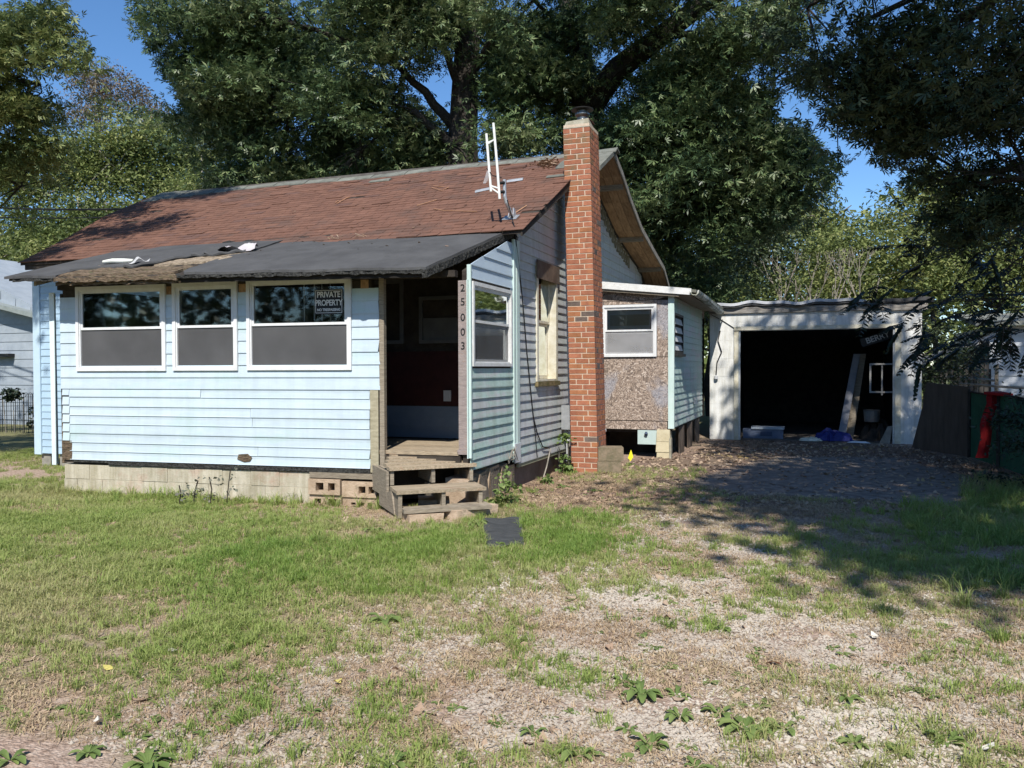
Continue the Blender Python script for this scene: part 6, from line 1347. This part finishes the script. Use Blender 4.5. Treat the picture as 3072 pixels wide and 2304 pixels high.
# left wood
wood_tree('woodland_tree', "sparse reddish-tipped tree rising highest in the left wood", 290, 290, 33, 80, 110, leaf_red, 70, 75, .16, 31, palebark, .5, GL, extra=[(240, 220, 33, 50, 8), (320, 200, 33, 30, 5)])
wood_tree('woodland_tree', "sparse pale-topped tree right of the reddish one in the left wood", 430, 330, 34, 60, 110, leaf_red, 60, 75, .16, 32, palebark, .5, GL, extra=[(420, 250, 34, 35, 6), (450, 300, 34, 30, 5)])
for k, (px, py, Y, r, h, s, lab) in enumerate([(60, 640, 27, 150, 260, 33, "olive tree at the left picture edge above the neighbour roof"), (220, 560, 29, 150, 220, 34, "broad olive tree under the reddish-tipped tree"), (400, 520, 30, 150, 180, 35, "olive tree just above the left end of the red roof"), (560, 470, 31, 130, 190, 36, "olive tree touching the big maple's left flank"), (-160, 560, 27, 200, 330, 37, "olive tree partly outside the left picture edge"), (130, 800, 25.5, 130, 130, 38, "low olive tree right above the neighbour roof"), (330, 700, 27, 130, 150, 39, "low olive tree hugging the left roof slope")]):
    wood_tree('woodland_tree', lab, px, py, Y, r, h, leaf_far, 120, 110, .20, s, palebark, .60, GL)
wood_tree('woodland_tree', "yellow-green tree glimpsed between red roof and big maple", 600, 520, 28, 80, 90, leaf_far, 40, 80, .15, 40, palebark, .5, GL)
# middle and right wood
for k, (px, py, Y, r, h, m, s, lab) in enumerate([
        (2470, 640, 38, 120, 130, leaf_far, 51, "yellow-green tree left of the blue sky gap"), (2790, 640, 40, 150, 150, leaf_far, 52, "pale yellow-green tree right of the blue sky gap"),
        (2260, 740, 34, 120, 130, leaf_dark, 53, "low dark tree directly above the garage roof's left part"), (2560, 800, 35, 130, 110, leaf_far, 54, "low lit tree above the middle of the garage roof"),
        (2760, 820, 34, 130, 120, leaf_far, 55, "low lit tree above the garage roof's right end"), (2990, 700, 36, 170, 170, leaf_far, 56, "yellow-green tree behind the dark feather-leaf tree"),
        (3200, 760, 34, 180, 200, leaf_far, 57, "yellow-green tree cut by the right picture edge"), (2130, 760, 33, 110, 130, leaf_dark, 58, "dark tree behind the lean-to roof"), (2060, 880, 31, 100, 80, leaf_far, 59, "low olive bush-like tree beside the rear roof edge")]):
    wood_tree('woodland_tree', lab, px, py, Y, r, h, m, 100, 90, .20, s, barkm if k % 2 else palebark, .6, GRt)
T8 = wood_tree('slender_tree', "slender dark-trunked tree standing behind the lean-to", 2130, 700, 27, 110, 170, leaf_dark, 44, 90, .15, 61, barkm, .5, None, tr_r=.22)
wood_tree('slender_tree', "dark slim tree just right of the rear roof edge", 2010, 740, 27.5, 80, 150, leaf_dark, 34, 90, .15, 62, barkm, .5, None, tr_r=.16)
# bare pale shrub behind the garage
bs = thing('bare_shrub', "bare pale branching shrub rising behind the garage roof", 'shrub', (-.5, 27.5, 0)); mb = MB(); rd = random.Random(9)
def fork(p, d, L_, r, lev):
    q = p+d*L_; mb.tube([p, p.lerp(q, .5)+Vector((rd.uniform(-.05, .05), 0, rd.uniform(-.05, .05))), q], [r, r*.8, r*.62], 4, cap=False)
    if lev:
        for _ in range(3):
            e = (d+Vector((rd.uniform(-.6, .6), rd.uniform(-.5, .5), rd.uniform(-.1, .5)))).normalized(); fork(q, e, L_*.68, r*.58, lev-1)
for px in (2350, 2430, 2500, 2570):
    p = aty(px, 900, 27.5); p.z = 0; fork(p, Vector((rd.uniform(-.15, .15), 0, 1)), 2.6, .055, 1); fork(p+Vector((0, 0, 2.2)), Vector((rd.uniform(-.4, .4), 0, 1)).normalized(), 1.3, .04, 3)
obj('branches', mb, palebark, bs)
R = np.random.default_rng(77); crown('leaves', clumps([B(2450, 780, 27.8, 110, 26), B(2600, 840, 28, 90, 18), B(2300, 850, 28, 90, 18)], R), 60, .45, .11, leaf_far, R, bs, kind='quad')
# far-off wood that closes the horizon
R = np.random.default_rng(80); C = []
for a in np.linspace(-1.25, .75, 120):
    rr_ = R.uniform(46, 60); C.append((math.sin(a)*rr_, math.cos(a)*rr_, R.uniform(.5, 5.5)))
for a in np.linspace(-1.25, .75, 70):
    rr_ = R.uniform(60, 70); C.append((math.sin(a)*rr_, math.cos(a)*rr_, R.uniform(4, 9)))
C = np.array(C); n = len(C)*230; ci = np.repeat(np.arange(len(C)), 230); P = C[ci]+R.standard_normal((n, 3))*np.array([2.4, 2.0, 2.0]); P = P[P[:, 2] > -.2]
V, Fq = quad_leaves(P, .55, R, asp=.8); o_ = np_obj('far_wood', V, Fq, 4, leaf_far); tag(o_, "distant wood closing the view behind the trees", None, kind='stuff')
# trees across the road behind the viewer (they darken the window reflections)
R = np.random.default_rng(81); C = []
for a in np.linspace(math.pi-1.5, math.pi+1.5, 150):
    rr_ = R.uniform(24, 34); C.append((math.sin(a)*rr_, math.cos(a)*rr_, R.uniform(.5, 12.0)*(1-.35*abs(a-math.pi))))
C = np.array(C); n = len(C)*160; ci = np.repeat(np.arange(len(C)), 160); P = C[ci]+R.standard_normal((n, 3))*np.array([1.9, 1.6, 1.4]); P = P[P[:, 2] > 0]
V, Fq = quad_leaves(P, .5, R, asp=.8); o_ = np_obj('roadside_wood', V, Fq, 4, leaf_dark); tag(o_, "wood across the road, seen only mirrored in the windows", None, kind='stuff')

# hedge-like plants on the right behind the fence, vine by the chimney, weeds by the left fence
def leafy(name, label, cat, blobs, per, crad, size, m, seed, kind='quad', stems=None, stemm=None, **kw):
    R_ = np.random.default_rng(seed); C = clumps(blobs, R_); c0 = C.mean(0); T = thing(name, label, cat, (c0[0], c0[1], 0)); 
    if stems:
        mb = MB()
        for s_ in stems: mb.tube(s_, .008, 4)
        obj('stem', mb, stemm or palebark, T)
    crown('leaves', C, per, crad, size, m, R_, T, kind=kind, **kw); return T
leafy('hedge_bush', "dark straggling bush between garage wall and old shed", 'bush', [B(2820, 1040, 19.5, 60, 14), B(2790, 1100, 19.5, 50, 10), B(2880, 1110, 19.8, 50, 8), B(2800, 960, 19, 50, 9)], 60, .22, .10, leaf_dark, 90)
leafy('hedge_bush', "green weeds climbing over the green fence at the right edge", 'bush', [B(3040, 1230, 12.2, 50, 8), B(3060, 1340, 11.5, 50, 9), B(3000, 1440, 12.2, 40, 5), B(3072, 1190, 12, 40, 5)], 50, .13, .07, leaf_walnut, 91)
vs = [[(-3.60, 12.30, .0), (-3.58, 12.25, .3), (-3.56, 12.3, .55)], [(-3.56, 12.2, .0), (-3.54, 12.1, .25), (-3.52, 12.0, .45)]]
leafy('ivy', "ivy climbing beside the chimney foot below the electrical box", 'ivy', [((-3.53, 11.98, .55), (.06, .05, .12), 4), ((-3.54, 11.95, .30), (.06, .05, .2), 5), ((-3.52, 11.95, .08), (.08, .06, .1), 4)], 16, .045, .065, weedm, 92, stems=vs, asp=.8)
leafy('weed_plant', "leafy green weed growing at the corner behind the steps", 'weed', [((-3.42, 8.95, .16), (.10, .14, .14), 8), ((-3.48, 9.15, .28), (.06, .06, .1), 3), ((-3.36, 8.7, .05), (.10, .1, .06), 4)], 16, .05, .06, weedm, 93, asp=.8)
leafy('weed_plant', "small green weed at the gable foundation near the corner post", 'weed', [((-3.50, 10.75, .12), (.08, .08, .14), 5)], 16, .05, .06, weedm, 94, asp=.8)
q = aty(60, 1225, 15.0); leafy('weed_plant', "dark leafy weeds tangled in the wire fence at left", 'weed', [((q.x-.2, 15.0, .8), (.55, .15, .35), 16), ((q.x+.3, 15.0, .45), (.45, .15, .3), 14)], 16, .09, .10, leaf_walnut, 95, asp=.8, stems=[[(q.x+d_, 15.0, 0), (q.x+d_*1.2, 15, .9)] for d_ in (-.5, -.2, .1, .4)])
for k, (px, hh, lab) in enumerate([(690, .42, "tallest dry weed stalk against the painted foundation"), (640, .30, "bending dry weed stalk left of the tallest one"), (590, .26, "dry weed stalk in the middle of the foundation"), (548, .20, "short dry weed with broad leaves, left of the others")]):
    b = gnd(px, 1503); b.y -= .06; R_ = random.Random(k); pts = [(b.x, b.y, -.03), (b.x+.03, b.y, hh*.5), (b.x+R_.uniform(-.02, .08), b.y, hh)]
    leafy('dry_weed', lab, 'weed', [((b.x+.02+.04*j, b.y, hh*(.25+.25*j)), (.03, .02, .05), 1) for j in range(4)], 6, .025, .05, weedgray, 96+k, stems=[pts], stemm=darkw, asp=.7)

# ================================================================== GRASS, STRAW, LITTER, GRAVEL, WEEDS
def proto(name, mb, m, smooth=False):
    o = bpy.data.objects.new(name, mb.mesh(name, m, smooth)); return o
def scatter(name, label, protos, P, rot, scl, vid):
    c = bpy.data.collections.new(name+'_pieces')
    for i, p in enumerate(protos): p.name = f"{name}_{chr(97+i)}"; c.objects.link(p)
    me = bpy.data.meshes.new(name); me.vertices.add(len(P)); me.vertices.foreach_set("co", np.ascontiguousarray(P, dtype=np.float32).ravel())
    a = me.attributes.new("rot", 'FLOAT_VECTOR', 'POINT'); a.data.foreach_set("vector", np.ascontiguousarray(rot, dtype=np.float32).ravel())
    a = me.attributes.new("scl", 'FLOAT', 'POINT'); a.data.foreach_set("value", scl.astype(np.float32))
    a = me.attributes.new("vid", 'INT', 'POINT'); a.data.foreach_set("value", vid.astype(np.int32))
    o = bpy.data.objects.new(name, me); COL.objects.link(o); tag(o, label, None, kind='stuff')
    ng = bpy.data.node_groups.new(name+"_scatter", 'GeometryNodeTree'); ng.interface.new_socket("Geometry", in_out='INPUT', socket_type='NodeSocketGeometry'); ng.interface.new_socket("Geometry", in_out='OUTPUT', socket_type='NodeSocketGeometry')
    N = ng.nodes; L = ng.links; gi = N.new("NodeGroupInput"); go_ = N.new("NodeGroupOutput"); ip = N.new("GeometryNodeInstanceOnPoints"); ci = N.new("GeometryNodeCollectionInfo")
    ci.inputs[0].default_value = c; ci.inputs[1].default_value = True; ci.inputs[2].default_value = True
    def na(nm, ty): n_ = N.new("GeometryNodeInputNamedAttribute"); n_.data_type = ty; n_.inputs[0].default_value = nm; return n_.outputs[0]
    e2r = N.new("FunctionNodeEulerToRotation"); L.new(na("rot", 'FLOAT_VECTOR'), e2r.inputs[0])
    L.new(gi.outputs[0], ip.inputs["Points"]); L.new(ci.outputs[0], ip.inputs["Instance"]); ip.inputs["Pick Instance"].default_value = True
    L.new(na("vid", 'INT'), ip.inputs["Instance Index"]); L.new(e2r.outputs[0], ip.inputs["Rotation"]); L.new(na("scl", 'FLOAT'), ip.inputs["Scale"]); L.new(ip.outputs[0], go_.inputs[0])
    md = o.modifiers.new("scatter", 'NODES'); md.node_group = ng; return o
def tuft(m, n, h, spread, seed, bend=.5, w_=.004, name='tuft'):
    R_ = random.Random(seed); mb = MB()
    for i in range(n):
        a = R_.uniform(0, 6.28); r = R_.uniform(0, spread); x, y = r*math.cos(a), r*math.sin(a); hh = h*R_.uniform(.45, 1.1); b = R_.uniform(.1, bend)*hh*1.6; d = R_.uniform(0, 6.28); dx, dy = math.cos(d), math.sin(d); ww = w_*R_.uniform(.7, 1.3)
        p0 = Vector((x, y, -.01)); p1 = Vector((x+dx*b*.35, y+dy*b*.35, hh*.6)); p2 = Vector((x+dx*b, y+dy*b, hh*(1-.3*b/hh/1.6))); s_ = Vector((-dy, dx, 0))*ww/2
        mb.add([p0-s_, p0+s_, p1+s_*.8, p1-s_*.8, p2], [(0, 1, 2, 3), (3, 2, 4)])
    return proto(name, mb, m)
rs = np.random.default_rng(5)
def sample(n, x0, x1, y0, y1): return rs.uniform(x0, x1, n), rs.uniform(y0, y1, n)
def visible(x, y, marg=.8): return np.abs((x*RT.x+y*RT.y)/(x*F0.x+y*F0.y+1e-6)) < .66+marg/np.maximum(np.hypot(x, y), 1)
def blocked(x, y):    # under the house, the lean-to, garage, steps, mat
    wallY = 8.667+(-3.73-x)*(-.0883)
    b = (x < -3.74) & (x > -9.48) & (y > wallY+.01) & (y < 19)
    b |= (x < -3.72) & (x > -12.4) & (y > 10.35) & (y < 19)
    b |= (x > -3.75) & (x < -2.34) & (y > 14.5) & (y < 19)
    b |= (x > -2.15) & (x < 2.1) & (y > 18.6)
    b |= (x > -3.47) & (x < -3.05) & (y > 12) & (y < 12.6)
    return b
RMAT = [(1446, 1562), (1565, 1556), (1572, 1640), (1462, 1652)]
def place(n, x0, x1, y0, y1, keep, hoff=0.0, s0=.7, s1=1.3, nv=3, tilt=.15, flat=False):
    x, y = sample(n, x0, x1, y0, y1); k = visible(x, y) & ~blocked(x, y) & (poly_soft(x, y, RMAT, .02) < .5)
    x, y = x[k], y[k]; g, l, gv, li, sl = masks(x, y); p = keep(g, l, gv, li, sl, x, y); k = rs.random(len(x)) < p; x, y = x[k], y[k]
    z = hgt(x, y)+hoff; m_ = len(x); rot = np.stack([rs.normal(0, tilt, m_), rs.normal(0, tilt, m_), rs.uniform(0, 6.28, m_)], 1)
    return np.stack([x, y, z], 1), rot, rs.uniform(s0, s1, m_), rs.integers(0, nv, m_)
# lawn
tf = [tuft(grassm, 16, .055, .035, i, .9) for i in range(5)]
scatter('lawn_grass', "short mixed lawn grass across the left yard", tf, *place(150000, -15, 5, 2.6, 13, lambda g, l, gv, li, sl, x, y: np.clip(g*1.0-l*.55, 0, 1), s0=.55, s1=1.5, nv=5))
tf = [tuft(lushm, 18, .085, .04, 20+i, .6) for i in range(4)]
scatter('lush_grass', "taller bright green grass in the strip before the steps", tf, *place(60000, -8, 1, 5, 9.5, lambda g, l, gv, li, sl, x, y: l*np.clip((fbm(x*2.2, y*2.2, 55)-.3)/.2, .15, 1), s0=.5, s1=1.25, nv=4))
tf = [tuft(grassm, 20, .16, .06, 40+i, .8, .006) for i in range(3)]
scatter('long_grass', "long rough grass tufts along the edges", tf, *place(26000, -14, 4.5, 4.5, 13, lambda g, l, gv, li, sl, x, y: np.clip(((x > .9) & (y > 5.2))*.30*(g > .15)+((x > .6+.1*y))*.25*(li > .1)+(x < -8.8)*.05*g+(np.abs(y-(8.667+(-3.73-x)*(-.0883)-.15)) < .14)*(x < -4.6)*.5+(fbm(x*1.1+50, y*1.1, 66) > .66)*.22*g, 0, 1), s0=.45, s1=1.2, nv=3))
tf = [tuft(strawm, 9, .02, .06, 60+i, 3.2, .004) for i in range(4)]
scatter('dry_straw', "matted dry straw over the thin ground", tf, *place(120000, -9, 5, 2.6, 12.5, lambda g, l, gv, li, sl, x, y: np.clip((1-g*.75)*(.25+.9*np.clip((fbm(x*1.6, y*1.6, 88)-.40)/.15, 0, 1))*(1-gv*.75)*(1-sl), 0, 1), s0=.6, s1=1.6, nv=4, tilt=.05))
def leafp(seed, m, s=.04):
    R_ = random.Random(seed); mb = MB(); n = 6; top = []; 
    c = [R_.uniform(-.25, .45) for _ in range(3)]
    def z(u, v): return (c[0]*u*u+c[1]*v*v+c[2]*u*v)*s*1.2+.006
    pts = [(-1, 0), (-.45, .42), (.15, .55), (.55, .3), (1, 0), (.55, -.3), (.15, -.55), (-.45, -.42)]
    mb.add([(u*s, v*s, z(u, v)) for u, v in pts]+[(0, 0, z(0, 0))], [(i, (i+1) % 8, 8) for i in range(8)]); return proto('leaf', mb, m)
scatter('leaf_litter', "brown fallen leaves scattered over drive and yard", [leafp(i, litterm) for i in range(5)], *place(30000, -9, 5, 2.6, 18.4, lambda g, l, gv, li, sl, x, y: np.clip(li*.62+.05+(1-g)*.035-sl*.42, 0, 1), s0=.45, s1=1.25, nv=5, tilt=.35))
def stone(seed):
    R_ = random.Random(seed); mb = MB(); s = .009
    P_ = [(0, 0, 1), (1, 0, .1), (.3, .95, 0), (-.8, .6, .1), (-.8, -.6, 0), (.3, -.95, .1)]
    mb.add([(a*s*R_.uniform(.7, 1.2), b*s*R_.uniform(.7, 1.2), c_*s*R_.uniform(.5, .9)) for a, b, c_ in P_], [(0, 1, 2), (0, 2, 3), (0, 3, 4), (0, 4, 5), (0, 5, 1)]); return proto('stone', mb, gravelm)
scatter('gravel', "pale gravel chips spread over the drive", [stone(i) for i in range(5)], *place(340000, -4.5, 4.5, 2.6, 9, lambda g, l, gv, li, sl, x, y: np.clip(gv*1.15+.05*(x > -3), 0, 1)*np.clip(1.5-np.hypot(x, y)/8, .15, 1), s0=.5, s1=1.7, nv=5, tilt=.3))
# clover-like low weeds in the thin grass
def rosette(n, L_, w_, seed, up=.25, m=weedm):
    R_ = random.Random(seed); mb = MB()
    for i in range(n):
        a = i*2.4+R_.uniform(-.6, .6); l_ = L_*R_.uniform(.4, 1.1); d = Vector((math.cos(a), math.sin(a), 0)); s_ = Vector((-d.y, d.x, 0))*w_*l_*.5; u_ = R_.uniform(.3, 1)*up
        q = [d*l_*.12+Vector((0, 0, .005)), d*l_*.5+Vector((0, 0, l_*u_*.6)), d*l_*.8+Vector((0, 0, l_*u_*.55)), d*l_+Vector((0, 0, l_*u_*.25))]
        ww = [.22, .9, 1.0, .30]; rip = Vector((0, 0, l_*.06))
        vs_ = []
        for p, k_ in zip(q, ww): vs_ += [p-s_*k_+rip*k_, p-Vector((0, 0, l_*.03*k_)), p+s_*k_+rip*k_]
        mb.add(vs_, [(3*j+b, 3*j+b+1, 3*j+b+4, 3*j+b+3) for j in range(3) for b in (0, 1)])
    return mb
pr_ = [proto('low_weed', rosette(7, .045, .55, i), weedm) for i in range(4)]
scatter('low_weeds', "tiny green weeds dotted through yard and drive", pr_, *place(9000, -9, 4.5, 2.6, 12, lambda g, l, gv, li, sl, x, y: np.clip(.09+.30*(fbm(x*1.3+9, y*1.3, 71) > .56), 0, 1)*(1-sl)*(1-l), s0=.4, s1=1.3, nv=4, tilt=.1))
# countable broad-leaved weeds: one thing each
weeds = [((445, 2290), .13, "largest broad-leaved weed at the bottom left of the lawn"), ((30, 2285), .12, "broad weed in the bottom left corner"), ((265, 2262), .10, "small bright weed right of the corner weed"), ((1155, 1862), .14, "lone broad-leaved weed in the middle of the yard"), ((995, 1893), .09, "flat pale weed left of the lone middle weed"), ((1925, 2085), .14, "bushy flat weed on the gravel right of centre"), ((2235, 2190), .16, "wide sprawling weed cluster low on the gravel"), ((2040, 2155), .10, "small dark weed between the two gravel clusters"), ((2165, 1890), .08, "round-leaved weed with bright leaves on the drive"), ((1950, 2235), .12, "ragged weed patch near the bottom centre of the drive"), ((1740, 2270), .12, "spreading weed at the very bottom of the drive"), ((2545, 2100), .09, "low weed on the gravel towards the right"), ((2840, 2230), .11, "upright weed near the bottom right corner"), ((1180, 2290), .10, "half cut weed on the bottom picture edge"), ((1600, 2200), .08, "thin weed by the brown patch of the drive"), ((1430, 1575), .14, "leafy weed touching the left side of the rubber mat"), ((1490, 1640), .12, "pale leafy weed at the rubber mat's lower corner"), ((1120, 1592), .13, "broad pale weeds left of the wooden steps"), ((1260, 1598), .10, "broad pale weed just before the left paver"), ((1690, 1465), .13, "green weed patch at the chimney foot"), ((1790, 1475), .10, "flat weed right of the chimney foot"), ((2560, 2240), .10, "bright yellow-green weed low on the right gravel"), ((2700, 2260), .08, "tiny weed right of the yellow-green one"), ((2090, 2310), .09, "weed at the bottom edge right of centre"), ((930, 2140), .08, "slim-leaved weed in the brown lower left yard"), ((1890, 1395), .11, "weeds around the yellow marker flag")]
for k, ((px, py), s_, lab) in enumerate(weeds):
    p = gnd(px, py); mb = rosette(22 if s_ > .12 else 15, s_*.85, .34, 100+k, .6); T = thing('broadleaf_weed', lab, 'weed', (p.x, p.y, h1(p.x, p.y)), "broad-leaved weeds in the yard"); me = mb.mesh('leaves', weedm, True); o = bpy.data.objects.new('leaves', me); COL.objects.link(o); o.parent = T
    if k in (5, 6, 9):
        for d_ in ((.16, .05), (-.12, .12)):
            mb = rosette(14, s_*.6, .34, 200+k, .5); o = bpy.data.objects.new('side_leaves', mb.mesh('side_leaves', weedm, True)); COL.objects.link(o); o.parent = T; o.location = (d_[0], d_[1], 0)
# loose pale leaves and one yellow leaf that can be picked out
for k, ((px, py), m_, s_, lab) in enumerate([((325, 2010), "y", .036, "bright yellow fallen leaf in the lower left grass"), ((515, 1958), "w", .035, "pale curled leaf in the middle of the lawn"), ((295, 2175), "w", .04, "flat grey stone-like leaf low in the left yard"), ((2965, 2265), "w", .045, "large pale crumpled leaf in the bottom right corner"), ((2625, 1918), "w", .035, "white crumpled leaf on the right part of the drive"), ((2965, 1752), "w", .04, "pale leaf lying by the long grass at right"), ((1010, 2052), "y", .034, "yellow-brown leaf left of the drive centre"), ((2320, 2000), "r", .05, "reddish leaf on the drive right of centre")]):
    p = gnd(px, py); pr2 = leafp(k+50, {'y': mat("yellow_leaf", (.42, .36, .10), (.52, .45, .14)), 'w': mat("pale_leaf", (.55, .50, .42), (.68, .64, .56)), 'r': mat("red_leaf", (.45, .16, .08), (.5, .2, .1))}[m_], s_); pr2.name = 'fallen_leaf'; COL.objects.link(pr2); pr2.location = (p.x, p.y, h1(p.x, p.y)+.015); pr2.rotation_euler = (.3, .2, k*1.3)
    tag(pr2, lab, 'leaf', "single leaves lying in the yard")
